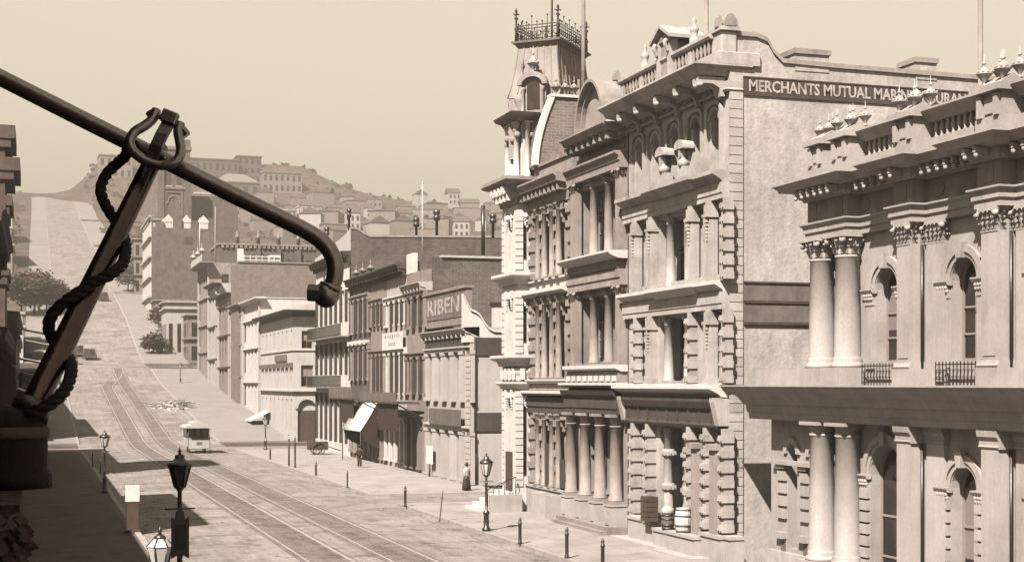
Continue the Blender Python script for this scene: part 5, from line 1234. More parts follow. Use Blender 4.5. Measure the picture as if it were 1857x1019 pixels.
def hill_front(name, label, Y0, Y1, v_top, m, rows, nwin, X=27.5, depth=12, corn=.8, cm=None, um=None, flank=None, roof=None, cat='building', fl=1):
    """a house front on the climbing street: rows of windows given as fractions of its height"""
    f_ = street(X); um = um or (VPX + FOC * X / ((Y0 + Y1) / 2)); zt = Zu(um, v_top, X); zb = prof((Y0 + Y1) / 2)
    t = thing(name, (X, (Y0 + Y1) / 2, zb), label, cat, 'houses up the right side of the hill street')
    bw = (Y1 - Y0) / nwin; ops = []
    for (a, b_) in rows: ops += [(Y0 + bw * (i + .25), Y0 + bw * (i + .75), zb + (zt - zb) * a, zb + (zt - zb) * b_, 0) for i in range(nwin)]
    facade(MB(), f_, Y0, Y1, zb - 3, zt, ops, 0, .3).make('street_wall', M[m], t)
    for q in ops: MB().box(f_, *q[:4], -.3, -.26).make('window', M['glass'], t)
    fk = flank or m
    boxp('side_wall', WF, X + .31, X + depth, zb - 4, zt, -Y1, -Y0, M[fk], t); boxp('return_wall', WF, X + .004, X + .31, zb - 4, zt, -Y0 - .05, -Y0 - .004, M[fk], t)
    MB().sweep([(X + .5, Y0), (X, Y0), (X, Y1)], [(-.2, zt - .5), (.1, zt - .5), (corn, zt - .15), (corn, zt), (-.2, zt + .1)], side=1).make('cornice', M[cm or m], t)
    for (a, b_) in rows: boxp('string_course', f_, Y0, Y1, zb + (zt - zb) * b_ + .25, zb + (zt - zb) * b_ + .5, 0, .3, M[cm or m], t)
    for (q0, q1) in ((Y0 + .05, Y0 + 1.0), (Y1 - 1.0, Y1 - .05)): boxp('corner_pilaster', f_, q0, q1, zb - 1, zt - .55, .0, .26, M['cream'], t)
    fa = across(Y0)
    if fl:
        for (a, b_) in rows[1:]:
            for i in range(max(1, int(depth / 5))): MB().box(fa, X + 2 + i * 4, X + 3.1 + i * 4, zb + (zt - zb) * a, zb + (zt - zb) * b_, 0, .04).make('window', M['glass'], t)
    return t
R3 = [(.06, .24), (.36, .56), (.66, .86)]
hb = hill_front('white_building', 'white building with a broad pale parapet just up the hill from the cream corner building', 192.2, 209, 546, 'white', [(.06, .25), (.36, .55), (.64, .8)], 5, 27.6, 16, .9, 'white', 455, fl=0)
boxp('parapet', WF, 27.4, 43, Zu(455, 546, 27.6), Zx(500, 541, 192.2), -209, -192.1, M['white'], hb)
hill_front('grey_building', 'grey three-storey building with dark cornices below the brick wall with pinnacles', 209.3, 222, 556, 'grey', R3, 4, 27.6, 13, 1.0, 'tan', 425)
hill_front('tan_building', 'narrow tan building with a heavy dark cornice uphill of the grey one', 222.3, 237, 538, 'tan', R3, 4, 27.4, 13, 1.1, 'signdark', 402)
hill_front('stepped_building', 'pale narrow building between the tan one and the tall balustraded one', 237.2, 249, 518, 'cream', R3, 3, 27.2, 12, 1.0, 'signdark', 385)
kb = hill_front('balconied_building', 'tall building with a wide balustraded cornice standing at the second crossing', 249.3, 266, 486, 'grey', [(.05, .2), (.28, .44), (.52, .68), (.76, .9)], 5, 27.3, 12, 1.7, 'grey', 365)
zt = Zu(365, 486, 27.3)
boxp('balustrade', street(27.3), 249.4, 266, zt + .1, zt + 1.2, 1.2, 1.4, M['cream'], kb)
for k in range(3): inst('finial', 'hill', lambda q: urn(q, 1.6), M['cream'], kb, (26.2, 250.5 + k * 7, zt + 1.1))
inst('roof_pole', 'kb', lambda q: q.lathe((0, 0, 0), [(.12, 0), (.05, 10)], 6), M['cream'], kb, (29, 256, zt))
# long brick wall with buttresses and pinnacles, and the paler one below it
yw = 262; fW = across(yw)
lw = thing('buttressed_hall', (42, 268, 8), 'long hazy brick hall with buttresses, pinnacles and small arches', 'building')
xa, xb = Xu(398, yw), Xu(600, yw); z0, z1 = prof(yw) - 3, Zx(480, 446, yw)
boxp('wall', fW, xa, xb, z0, z1, -14, 0, M['brick'], lw)
boxp('eaves', fW, xa - .2, xb, z1, z1 + .35, -14, .4, M['tan'], lw)
for i in range(24): boxi('corbel', fW, xa + .3 + i * .8, xa + .75 + i * .8, z1 - .5, z1, 0, .35, M['tan'], lw)
for u in (430, 468, 505, 541, 577):
    x = Xu(u, yw); boxi('buttress', fW, x - .35, x + .35, z0, z1 - .6, 0, .6, M['brick'], lw)
    inst('pinnacle', 'hall', lambda q: q.lathe((0, 0, 0), [(.4, 0), (.3, 1.0), (.42, 1.1), (.3, 1.3), (.05, 2.2)], 6), M['tan'], lw, (x, yw - .1, z1 + .3))
for i in range(5):
    x = Xu(449 + i * 37, yw); MB().prism(fW, [(x - .8, z1 - 4.6)] + arc(x - .8, x + .8, z1 - 3, .8, 10) + [(x + .8, z1 - 4.6)], 0, .05).make('blind_arch', M['signdark'], lw)
yw2 = 212; fW2 = across(yw2)
lw2 = thing('blank_wall_building', (44, 218, 3), 'plain broad brick wall below the buttressed hall, topped by a white railing', 'building')
xa2, xb2 = Xu(412, yw2) + 1.5, Xu(640, yw2); z2 = Zx(480, 477, yw2)
boxp('wall', fW2, xa2, xb2, 0, z2, -8, 0, M['brickpale'], lw2); boxp('coping', fW2, xa2, xb2, z2, z2 + .2, -.6, .15, M['tan'], lw2)
for z in (.35, .85): boxp('rail', fW2, xa2, xa2 + 6, z2 + z, z2 + z + .12, -.3, -.2, M['canvas'], lw2)
for k in range(8): boxi('rail_post', fW2, xa2 + k * .85, xa2 + k * .85 + .1, z2 + .15, z2 + 1.1, -.31, -.19, M['canvas'], lw2)
boxp('roof_box', fW2, xa2 + 4.6, xa2 + 6.1, z2 + .2, z2 + 1.2, -1.6, -.4, M['canvas'], lw2); boxp('vent', fW2, xa2 + .1, xa2 + .9, z2 + .1, z2 + 2.0, -1.6, -.8, M['canvas'], lw2)
# brick block with chimneys like battlements
yk = 350; fK = across(yk)
bk_ = thing('brick_block', (35, 356, 22), 'tall plain brick block with square chimneys along its top, below the church tower', 'building')
xa, xb = Xu(275, yk), Xu(396, yk); z0, z1 = prof(yk) - 4, Zx(330, 414, yk)
boxp('flank_wall', fK, xa, xb, z0, z1, -.5, 0, M['brick'], bk_); boxp('core_wall', fK, xa + .35, xb, z0, z1 - .3, -30, -.5, M['brick'], bk_)
fk2 = street(xa)
ops = [(yk + 1 + i * 3.6, yk + 2.6 + i * 3.6, z0 + 5 + j * 4.6, z0 + 8 + j * 4.6, 0) for i in range(8) for j in range(5)]
facade(MB(), fk2, yk + .0, yk + 30, z0, z1, ops, .02, .3).make('street_wall', M['white'], bk_)
for q in ops: MB().box(fk2, *q[:4], -.27, -.22).make('window', M['glass'], bk_)
for j in range(5): boxp('string_course', fk2, yk, yk + 30, z0 + 8.4 + j * 4.6, z0 + 8.8 + j * 4.6, 0, .6, M['cream'], bk_)
for (u0, u1, vt) in ((283, 297, 402), (314, 330, 396), (346, 359, 400), (379, 395, 396)): boxp('chimney', fK, Xu(u0, yk), Xu(u1, yk), z1, Zx(u0, vt, yk), -1.6, 0, M['brick'], bk_)
for (u0, u1) in ((297, 314), (331, 346), (360, 378)):
    x0, x1 = Xu(u0, yk), Xu(u1, yk); boxp('dormer_wall', fK, x0, x1, z1, z1 + 1.4, -3.5, -.5, M['white'], bk_); MB().prism(fK, [(x0 - .6, z1 + 1.4), (x1 + .6, z1 + 1.4), ((x0 + x1) / 2, z1 + 3.2)], -4, -.4).make('dormer_roof', M['white'], bk_)
MB().box(fK, Xu(334, yk), Xu(350, yk), Zx(340, 444, yk), Zx(340, 430, yk), -.02, .03).make('window', M['signdark'], bk_)
inst('roof_pole', 'bk', lambda q: q.lathe((0, 0, 0), [(.14, 0), (.1, 9)], 6), M['canvas'], bk_, (Xu(362, yk - 6), yk - 6, Zx(362, 468, yk - 6)))
# church tower and nave
yc = 424; fT = across(yc)
cht = thing('church', (39, 430, 32), 'hazy brick church with a tall square tower, blind gothic arch and corner turret', 'church')
xa, xb = Xu(289, yc), Xu(345, yc); zb = prof(yc) - 3; z1 = Zx(310, 268, yc)
boxp('tower', fT, xa, xb, zb, z1, -9, 0, M['brick'], cht)
boxp('tower_cornice', fT, xa - .4, xb + .4, Zx(310, 343, yc), Zx(310, 339, yc), -9.4, .4, M['brickpale'], cht); boxp('tower_cornice', fT, xa - .4, xb + .4, z1 - .5, z1 + .4, -9.4, .4, M['brickpale'], cht)
for x in (xa + .5, xb - .5): boxi('corner_buttress', fT, x - .8, x + .8, zb, z1 - 4, 0, .7, M['brick'], cht)
xt = Xu(338, yc); boxp('turret', fT, xt - 1.1, xt + 1.1, z1, Zx(338, 254, yc), -2.2, .3, M['brick'], cht)
x0, x1 = Xu(299, yc), Xu(331, yc); zq0, zq1 = Zx(310, 392, yc), Zx(310, 347, yc)
b = MB().box(fT, x0, x0 + .4, zq0, zq1, 0, .3); b.box(fT, x1 - .4, x1, zq0, zq1, 0, .3); b.box(fT, x0 + .4, x1 - .4, zq1 - .4, zq1, 0, .3); b.make('panel_frame', M['brickpale'], cht)
xm = (x0 + x1) / 2; b = MB().prism(fT, arc(xm - 1.9, xm + 1.9, zq0 + 3.4, 2.6, 12) + arc(xm - 1.5, xm + 1.5, zq0 + 3.4, 2.1, 12)[::-1], 0, .25); b.make('blind_arch', M['brickpale'], cht)
for x in (xm - 1.4, xm + 1.4): MB().prism(fT, [(x - .7, Zx(310, 336, yc))] + arc(x - .7, x + .7, Zx(310, 318, yc), 1.2, 8) + [(x + .7, Zx(310, 336, yc))], 0, .06).make('louvre', M['signdark'], cht); 
for x in (xm - 1.4, xm + 1.4): boxi('sill', fT, x - .9, x + .9, Zx(310, 337, yc) - .2, Zx(310, 337, yc), 0, .3, M['white'], cht)
boxp('nave', fT, xb, xb + 14, zb, Zx(350, 350, yc), -40, -6, M['brick'], cht)
xn = Xu(266, yc); boxp('side_tower', fT, xn, xa - .05, zb, Zx(280, 330, yc), -8, -.5, M['brickpale'], cht)
# pale fronts below the church
def far_house(name, label, Y0, Y1, X0, X1, vt, m, rows=3, n=4, roofm='tan', porch=False):
    u = VPX + FOC * X0 / Y0; zt = Zx(u, vt, Y0); zb = zg(X0, Y0) - 2
    t = thing(name, (X0, Y0, zb + 2), label, 'house', 'houses up the right side of the hill street')
    boxp('wall', WF, X0, X1, zb, zt, -Y1, -Y0, M[m], t)
    f_, fa = street(X0), across(Y0); h = (zt - zb - 2) / rows
    for j in range(rows):
        for i in range(n):
            c = Y0 + (Y1 - Y0) * (i + .5) / n; MB().box(f_, c - (Y1 - Y0) / n * .25, c + (Y1 - Y0) / n * .25, zb + 2.6 + j * h, zb + 2.2 + j * h + h * .66, 0, .06).make('window', M['glass'], t)
            c = X0 + (X1 - X0) * (i + .5) / n; MB().box(fa, c - (X1 - X0) / n * .22, c + (X1 - X0) / n * .22, zb + 2.6 + j * h, zb + 2.2 + j * h + h * .66, 0, .06).make('window', M['glass'], t)
        b = MB().sweep([(X1, Y0), (X0, Y0), (X0, Y1)], [(-.1, zb + 1.9 + (j + 1) * h), (.5, zb + 2.0 + (j + 1) * h), (.5, zb + 2.25 + (j + 1) * h), (-.1, zb + 2.3 + (j + 1) * h)], side=1); b.make('string_course', M[m], t)
    return t
far_house('bay_house', 'pale many-windowed house left of the tall brick block', 384, 398, 27.4, 34, 412, 'grey', 4, 4)
far_house('bay_house', 'pale house whose white parapet shows under the church tower', 402 - 2, 412, 27.6, 36, 398, 'cream', 3, 4)
far_house('hill_house', 'small grey house by the kerb just beyond the leaning pole', 418, 432, 25.5, 31, 434, 'tan', 3, 3)
# low white house and stable just past the second crossing
far_house('low_house', 'low white house among trees past the second crossing', 300, 312, 24.5, 31, 560, 'cream', 1, 4)
far_house('low_house', 'small pale house behind the trees past the second crossing', 316, 328, 25.5, 32, 548, 'cream', 2, 3)
far_house('low_house', 'low grey house against the tall brick block', 334, 347, 25.0, 33, 545, 'grey', 2, 3)
far_house('low_house', 'low tan house with dark openings beside the second crossing', 288, 297, 27.5, 35, 572, 'tan', 2, 3)
# terrain hits for everything on the hill
def hit(u, v, t0=170):
    t = t0
    while t < 1500:
        p = At(u, v, t)
        if zg(p.x, p.y) >= p.z: return p
        t += 1.0
    return At(u, v, 1100)
def block(name, label, u0, u1, vb, vt, m, dep=16, cat='mansion', nwin=0, roof=None, group='buildings crowning the hill', t0=170, cols=0):
    p = hit((u0 + u1) / 2, vb, t0); s = p.y / FOC / ray((u0 + u1) / 2)[1]
    w_ = (u1 - u0) * s; h = (vb - vt) * s; f_ = across(p.y); x0 = Xu(u0, p.y); x1 = x0 + w_; zb = p.z
    t = thing(name, (p.x, p.y, zb), label, cat, group)
    boxp('wall', f_, x0, x1, zb - 5, zb + h, -dep, 0, M[m], t)
    if nwin:
        rows = max(1, int(h / 5))
        for j in range(rows):
            for i in range(nwin):
                c = x0 + w_ * (i + .5) / nwin; MB().box(f_, c - w_ / nwin * .22, c + w_ / nwin * .22, zb + h / rows * (j + .22), zb + h / rows * (j + .75), 0, .08).make('window', M['glass'], t)
    for i in range(cols):
        c = x0 + w_ * (i + .5) / cols; inst('column', (name, round(h, 1)), lambda q: q.lathe((0, 0, 0), [(.55, 0), (.45, h * .85)], 8), M[m], t, (c, p.y - 1.2, zb))
    if cols: boxp('porch_roof', f_, x0 - .5, x1 + .5, zb + h * .85, zb + h, 0, 2.0, M[m], t)
    boxp('cornice', f_, x0 - .4, x1 + .4, zb + h, zb + h + .7, -dep - .4, .5, M[m], t)
    if roof == 'gable': MB().prism(f_, [(x0 - .6, zb + h + .7), (x1 + .6, zb + h + .7), ((x0 + x1) / 2, zb + h + w_ * .3)], -dep, .3).make('roof', M['tan'], t)
    if roof == 'hip':
        b = MB(); z_ = zb + h + .7; q = 1.5
        b.add([(x0, p.y, z_), (x1, p.y, z_), (x1, p.y + dep, z_), (x0, p.y + dep, z_), (x0 + w_ * .3, p.y + dep * .4, z_ + w_ * .2), (x1 - w_ * .3, p.y + dep * .4, z_ + w_ * .2)], [(0, 1, 5, 4), (1, 2, 5), (2, 3, 4, 5), (3, 0, 4)]); b.make('roof', M['tan'], t)
    return t
block('hilltop_block', 'square hazy block on the left end of the hill crest', 180, 238, 324, 283, 'tan', 20, nwin=5, t0=800)
block('hilltop_institution', 'long hazy building along the top of the hill', 342, 432, 336, 290, 'brick', 22, nwin=8, t0=800)
block('hilltop_tower_block', 'flat-topped tallest block on the hill crest', 430, 474, 334, 285, 'brick', 22, nwin=4, t0=800)
block('hilltop_mansion', 'broad hazy mansion on the right shoulder of the hill', 476, 548, 350, 314, 'tan', 18, nwin=7, t0=800)
block('hilltop_villa', 'low hazy villa in front of the long hilltop building', 388, 470, 354, 332, 'brick', 14, nwin=5, roof='hip', t0=780)
block('terrace_house', 'white gabled house on the slope right of the church tower', 352, 382, 384, 352, 'white', 12, nwin=4, roof='gable', t0=500)
block('terrace_house', 'white double house with four windows below the hilltop villa', 384, 408, 386, 362, 'white', 12, nwin=4, t0=500)
block('terrace_house', 'white house with a flat top behind the slanting iron bar', 410, 448, 388, 372, 'cream', 12, nwin=4, t0=500)
block('terrace_house', 'pale square house halfway up the slope under the broad mansion', 475, 500, 372, 358, 'white', 12, nwin=3, t0=600)
block('terrace_house', 'white house with a peaked gable at the foot of the slope', 540, 566, 394, 376, 'white', 12, nwin=3, roof='gable', t0=500)
block('terrace_house', 'low pale house left of the peaked gable', 505, 538, 394, 382, 'cream', 12, nwin=4, t0=500)
# small houses scattered over the hillside
random.seed(11)
def hmesh(w_, d, h, r, m1, m2):
    b = MB(); b.cube(-w_ / 2, w_ / 2, -d / 2, d / 2, -3, h)
    k = len(b.f)
    b.add([(-w_ / 2 - .3, -d / 2 - .3, h), (w_ / 2 + .3, -d / 2 - .3, h), (w_ / 2 + .3, d / 2 + .3, h), (-w_ / 2 - .3, d / 2 + .3, h), (-w_ / 2 - .3, 0, h + r), (w_ / 2 + .3, 0, h + r)], [(0, 1, 5, 4), (1, 2, 5), (2, 3, 4, 5), (3, 0, 4), (3, 2, 1, 0)])
    k2 = len(b.f)
    for i in range(3):
        for z in (1.0, 3.8):
            if z + 1.6 < h and m1 != 'tan': b.cube(-w_ / 2 + w_ * (i + .28) / 3, -w_ / 2 + w_ * (i + .72) / 3, -d / 2 - .06, -d / 2, z, z + 1.6)
    me = b.mesh('hillside_house', M[m1]); me.materials.append(M[m2]); me.materials.append(M['glass'])
    for i, p in enumerate(me.polygons): p.material_index = 0 if i < k else (1 if i < k2 else 2)
    return me
HM = [hmesh(8, 9, 5.5, 2.4, 'tan', 'roof'), hmesh(11, 9, 5, 1.2, 'grey', 'roof'), hmesh(6, 8, 6.5, 2.6, 'cream', 'roof'), hmesh(13, 10, 6, .6, 'tan', 'brick')]
spots = []
for k in range(400):
    u = random.uniform(575, 935); v = random.uniform(376, 440)
    p = hit(u, v, 330)
    if zg(p.x, p.y) < p.z - 1 or any(abs(p.x - q.x) < 15 and abs(p.y - q.y) < 20 for q in spots): continue
    spots.append(p)
    if len(spots) >= 48: break
for k in range(60):
    u = random.uniform(400, 600); v = random.uniform(372, 432); p = hit(u, v, 420)
    if any(abs(p.x - q.x) < 12 and abs(p.y - q.y) < 15 for q in spots): continue
    spots.append(p)
    if len(spots) >= 66: break
for i, p in enumerate(spots):
    o = bpy.data.objects.new('hillside_house', HM[i % 4]); COL.objects.link(o); o.location = (p.x, p.y + 5, zg(p.x, p.y + 5)); o.rotation_euler.z = random.choice((0, .12, PI / 2, -.2, .4, 1.2)); sc_ = random.uniform(.6, 1.25); o.scale = (sc_ * random.uniform(.8, 1.3), sc_, sc_ * random.uniform(.8, 1.2))
    tag(o, 'small hazy house ' + ('with tan walls and a low gable', 'with grey walls and a nearly flat roof', 'with pale walls and a steep gable', 'with a broad tan front and a flat roof')[i % 4] + ' on the far slope', 'house', 'small houses scattered over the far slope'); W[o.name_full] = o.location.copy()
# pale fences and retaining walls across the hill
for (u0, u1, v, lab) in ((345, 470, 389, 'long pale retaining wall below the white hillside houses'), (420, 560, 402, 'pale fence line across the slope left of the bent hook')):
    p, q = hit(u0, v, 400), hit(u1, v, 400); b = MB(); n_ = 12
    for i in range(n_):
        a = p.lerp(q, i / n_); c = p.lerp(q, (i + 1) / n_); za, zc_ = zg(a.x, a.y), zg(c.x, c.y)
        b.add([(a.x, a.y, za - 1), (c.x, c.y, zc_ - 1), (c.x, c.y, zc_ + 2), (a.x, a.y, za + 2), (a.x, a.y + .3, za - 1), (c.x, c.y + .3, zc_ - 1), (c.x, c.y + .3, zc_ + 2), (a.x, a.y + .3, za + 2)], [(0, 1, 2, 3), (7, 6, 5, 4), (3, 2, 6, 7), (0, 3, 7, 4), (1, 5, 6, 2)])
    single(b, 'retaining_wall' if 'wall' in lab else 'fence', M['tan'], p, lab, 'wall' if 'wall' in lab else 'fence')
# left side of the hill street: shop clutter with awnings, trees, houses
LG = 'houses up the left side of the hill street'
def left_house(label, Y0, Y1, X, h, m, awn=True):
    zb = prof((Y0 + Y1) / 2); f_ = Fr((X, 0, 0), (0, 1, 0), (1, 0, 0)); t = thing('left_house' if 0 else 'shop_house', (X, Y0, zb), label, 'house', LG)
    boxp('wall', WF, X - 10, X, zb - 3, zb + h, -Y1, -Y0, M[m], t)
    n_ = max(2, int((Y1 - Y0) / 3.4))
    for j in range(max(1, int(h / 3.6))):
        for i in range(n_):
            c = Y0 + (Y1 - Y0) * (i + .5) / n_; MB().box(f_, c - .55, c + .55, zb + .9 + 3.5 * j, zb + 2.7 + 3.5 * j, 0, .05).make('window', M['glass'], t)
    fa = across(Y0)
    for j in range(max(1, int(h / 3.6))):
        for i in range(2): MB().box(fa, X - 3.2 + i * 1.8, X - 2.2 + i * 1.8, zb + .9 + 3.5 * j, zb + 2.7 + 3.5 * j, 0, .05).make('window', M['glass'], t)
    boxp('cornice', WF, X - 10, X + .5, zb + h, zb + h + .5, -Y1, -Y0 + .3, M['cream'], t)
    aw_ = 2.2 if Y0 < 215 else 4.6
    if awn:
        b = MB(); b.add([(X, Y0 + .4, zb + 3.4), (X, Y1 - .4, zb + 3.4), (X + aw_, Y1 - .4, zb + 2.5), (X + aw_, Y0 + .4, zb + 2.5), (X, Y0 + .4, zb + 3.3), (X, Y1 - .4, zb + 3.3), (X + aw_, Y1 - .4, zb + 2.4), (X + aw_, Y0 + .4, zb + 2.4)], [(0, 1, 2, 3), (7, 6, 5, 4), (0, 3, 7, 4), (1, 5, 6, 2), (2, 6, 7, 3)]); b.make('awning', M['canvas'], t)
        for y in (Y0 + .5, Y1 - .5): MB().tube([(X + aw_ - .1, y, zb), (X + aw_ - .1, y, zb + 2.5)], .06, 5).make('post', M['wood'], t)
left_house('tall shaded building at the far side of the first crossing on the left', 166.5, 186, -2.2, 12.6, 'tan')
left_house('dim brick building behind the shaded one on the left kerb', 187, 214, -2.2, 9, 'brick', True)
left_house('low white shop with an awning before the second crossing on the left', 216, 240, -2.4, 7, 'white')
left_house('pale shop with a sloping awning at the second crossing on the left', 242, 266, -2.6, 7.5, 'cream')
left_house('small white shop just past the second crossing on the left', 287, 300, -2.2, 5.5, 'white')
left_house('low cream shop with an awning uphill of the small white one', 301, 316, -2.4, 6, 'cream')
left_house('grey house on the left below the steepest stretch', 420, 450, -6, 9, 'grey', False)
left_house('pale house on the left edge beside the steepest stretch', 470, 500, -7, 9, 'cream', False)
left_house('pale cottage on the left under the top of the street', 560, 590, -8, 8, 'white', False)
# ------------------------------------------------------------------ trees: trunk, limbs and a crown of many leaf clumps
def tree(pos, h, wid, label, group, seed, nleaf=900, leaf=.35):
    rnd = random.Random(seed); x, y, z = pos
    t = thing('tree', pos, label, 'tree', group)
    b = MB(); tips = []
    b.tube([(x, y, z - .3), (x + .1, y, z + h * .25), (x + .05, y + .1, z + h * .55)], .2, 7, rs=[h * .028, h * .022, h * .012])
    for k in range(9):
        a = k * 2.4 + rnd.random(); r = wid * rnd.uniform(.35, .75); zz = z + h * rnd.uniform(.2, .5); tip = (x + r * math.cos(a), y + r * math.sin(a), zz + h * rnd.uniform(.1, .38)); tips.append(tip)
        b.tube([(x + .08, y, zz), ((x + tip[0]) / 2, (y + tip[1]) / 2, zz + (tip[2] - zz) * .6), tip], .1, 5, rs=[h * .012, h * .009, h * .004])
    b.make('trunk', M['bark'], t)
    c = MB()
    tips.append((x, y, z + h * .8))
    for i in range(nleaf):
        p = tips[rnd.randrange(len(tips))]; d = Vector((rnd.gauss(0, 1), rnd.gauss(0, 1), rnd.gauss(0, .8))); d = d * (wid * .26) 
        q = Vector(p) + d; n_ = Vector((rnd.gauss(0, 1), rnd.gauss(0, 1), rnd.gauss(.6, 1))).normalized(); s1 = n_.cross(Vector((.3, .2, 1))).normalized() * leaf * rnd.uniform(.6, 1.4); s2_ = n_.cross(s1).normalized() * leaf * rnd.uniform(.5, 1.1)
        c.add([q - s1, q + s2_ * .6, q + s1, q - s2_ * .6], [(0, 1, 2, 3)])
    o = c.make('crown', M['foliage'], t, fixn=False)
    return t
TG = 'street trees on the left of the hill'
for i, (u, v, h, w_, lab) in enumerate(((38, 606, 9, 4.4, 'bushy tree at the left end of the hillside clump'), (62, 602, 10.5, 4.6, 'tallest dark tree of the clump left of the hill street'), (84, 606, 8, 4.2, 'rounded tree at the right end of the clump left of the hill street'), (100, 604, 6.5, 3.4, 'smallest tree of the clump, half behind the leaning iron pole'))):
    d = ray(u); t_ = 330 + 4 * i; X_, Y_ = d[0] * t_, d[1] * t_; tree((X_, Y_, zg(X_, Y_)), h, w_, lab, TG, i, 1700, .55)
for i, (X_, Y_, h, w_, lab) in enumerate(((29, 318, 7, 2.6, 'dark tree beside the low white house'), (26, 326, 5.5, 2.4, 'small bushy tree uphill of the low white house'), (33, 290, 6, 2.4, 'dark tree behind the low tan house'), (24, 420, 8, 2.5, 'slim tree by the right kerb below the church'), (22, 300, 4, 1.8, 'low shrub at the corner of the second crossing'))):
    tree((X_, Y_, zg(X_, Y_)), h, w_ * 1.2, lab, 'trees on the right of the hill street', 20 + i, 1500, .42)
# dry scrub on the open hill: too many and too small to count
rs = random.Random(17); b = MB()
for i in range(8000):
    y = rs.uniform(420, 1080); x = rs.uniform(26, 60 + y * .36) if rs.random() < .8 else rs.uniform(-60, -6)
    nz = noise.noise(Vector((x * .02, y * .02, 7)))
    if nz < rs.uniform(-.2, .5): continue
    z = zg(x, y); s = rs.uniform(.5, 1.5) * (1.9 if rs.random() < .12 else 1)
    for k in range(3):
        a = rs.random() * PI; c = Vector((x + rs.gauss(0, .6) * s, y + rs.gauss(0, .6) * s, z)); d = Vector((math.cos(a), math.sin(a), 0)) * s * rs.uniform(.6, 1.1); h = s * rs.uniform(.6, 1.2)
        b.add([c - d, c + d, c + d * .7 + Vector((0, 0, h)), c + Vector((0, 0, h * 1.25)), c - d * .6 + Vector((0, 0, h * .9))], [(0, 1, 2, 3, 4)])
o = b.make('scrub', M['foliage'], None, fixn=False); o['kind'] = 'stuff'
# droppings, straw and grit on the roadway
rs = random.Random(23); b = MB()
for i in range(900):
    y = 45 + 110 * rs.random() ** 1.3; x = rs.uniform(4.7, 18.9)
    if rs.random() < .35: x = rs.choice((rs.uniform(17.6, 19.0), rs.uniform(4.6, 5.8)))
    z = prof(y) + .02 + .09 * (1 - ((x - 11.75) / 7.6) ** 2); s = rs.uniform(.03, .13) * (1.6 if rs.random() < .1 else 1); n_ = 6
    ring_ = [(x + s * rs.uniform(.6, 1.3) * math.cos(2 * PI * k / n_), y + 1.5 * s * rs.uniform(.6, 1.3) * math.sin(2 * PI * k / n_), z) for k in range(n_)]
    b.add(ring_ + [(x, y, z + s * .5)], [(k, (k + 1) % n_, n_) for k in range(n_)])
o = b.make('road_litter', M['litter'], None, fixn=False); o['kind'] = 'stuff'
# ------------------------------------------------------------------ the shaded left side of the street: tall fronts that throw the long shadows
XL = -2.05
fL = Fr((XL, 0, 0), (0, 1, 0), (1, 0, 0))
M['dim'] = mat('dark_stone', 0.085, var=0.2, scale=1.0, streak=0.25, dirt=0.2)  # darker stone shared by all the left fronts
def left_front(name, label, y0, y1, h, floors, corn=.9, nwin=5, m='dim'):
    t = thing(name, (XL, (y0 + y1) / 2, .15), label, 'building', 'shaded fronts on the left side')
    hs = h / floors; bw = (y1 - y0) / nwin
    ops = [(y0 + bw * (i + .25), y0 + bw * (i + .75), .9 + hs * j, hs * (j + .78), 1.0 if j else 0) for j in range(floors) for i in range(nwin)]
    facade(MB(), fL, y0, y1, .1, h, ops, 0, .35).make('street_wall', M[m], t)
    for q in ops: window(t, fL, *q[:4], -.3, q[4], (1, 1))
    b = MB(); b.box(fL, y0 + .004, y0 + .05, .1, h - .2, -.37, -.004); b.box(fL, y1 - .05, y1 - .004, .1, h - .2, -.37, -.004); b.make('return_wall', M[m], t)
    boxp('core_wall', WF, XL - 12, XL - .36, .1, h, -y1, -y0, M[m], t)
    for j in range(1, floors): MB().prism_a(fL, [(0, hs * j - .1), (.3, hs * j), (.3, hs * j + .2), (0, hs * j + .25)], y0, y1).make('string_course', M[m], t)
    MB().prism_a(fL, [(0, h - 1.6), (.2, h - 1.5), (.3, h - .9), (corn * .8, h - .7), (corn * .85, h - .35), (corn, h - .2), (corn, h), (-.4, h + .1), (-.4, h - 1.6)], y0 - .1, y1 + .1).make('cornice', M[m], t)
    for k in range(int((y1 - y0) / 1.6) + 1): inst('bracket', 'left', lambda q: (q.cube(0, .6, -.14, .14, 0, .45), q.cube(0, .3, -.12, .12, -.5, 0)), M[m], t, (XL, y0 + .2 + k * 1.6 * (y1 - y0 - .4) / max(.1, int((y1 - y0) / 1.6) * 1.6), h - 1.2))
    for i in range(nwin + 1): boxi('pilaster', fL, max(y0, y0 + bw * i - .3), min(y1, y0 + bw * i + .3), .1, h - 1.6, 0, .22, M[m], t)
    return t
left_front('left_building', 'tall dark front that carries the iron bracket', -14, 30, 14.6, 3, .5, 12)
left_front('left_building', 'lower dark front next along the left pavement', 30.2, 62.8, 8.8, 2, .5, 8)
left_front('left_building', 'three-storey dark front with a heavy projecting cornice at the left edge', 63, 83.6, 14.0, 3, .9, 5)
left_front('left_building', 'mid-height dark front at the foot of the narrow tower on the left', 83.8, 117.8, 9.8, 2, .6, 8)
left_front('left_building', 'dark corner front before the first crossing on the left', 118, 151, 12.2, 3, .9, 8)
tw = thing('stone_tower', (XL - 1, 112, 9), 'narrow dark tower with stepped cornices seen at the extreme left edge', 'tower')
boxp('shaft', WF, XL - 5, XL + .03, 9, 24.4, -116, -108, M['dim'], tw)
for (z, p, h_) in ((14.2, .3, .5), (19.0, .5, .7), (21.4, 1.0, .9), (23.6, .7, .9)):
    boxp('tower_cornice', WF, XL - 5.3, XL + p, z, z + h_, -116.3, -107.7, M['dim'], tw); boxp('tower_moulding', WF, XL - 5.2, XL + p * .6, z - .6, z, -116.2, -107.8, M['dim'], tw)
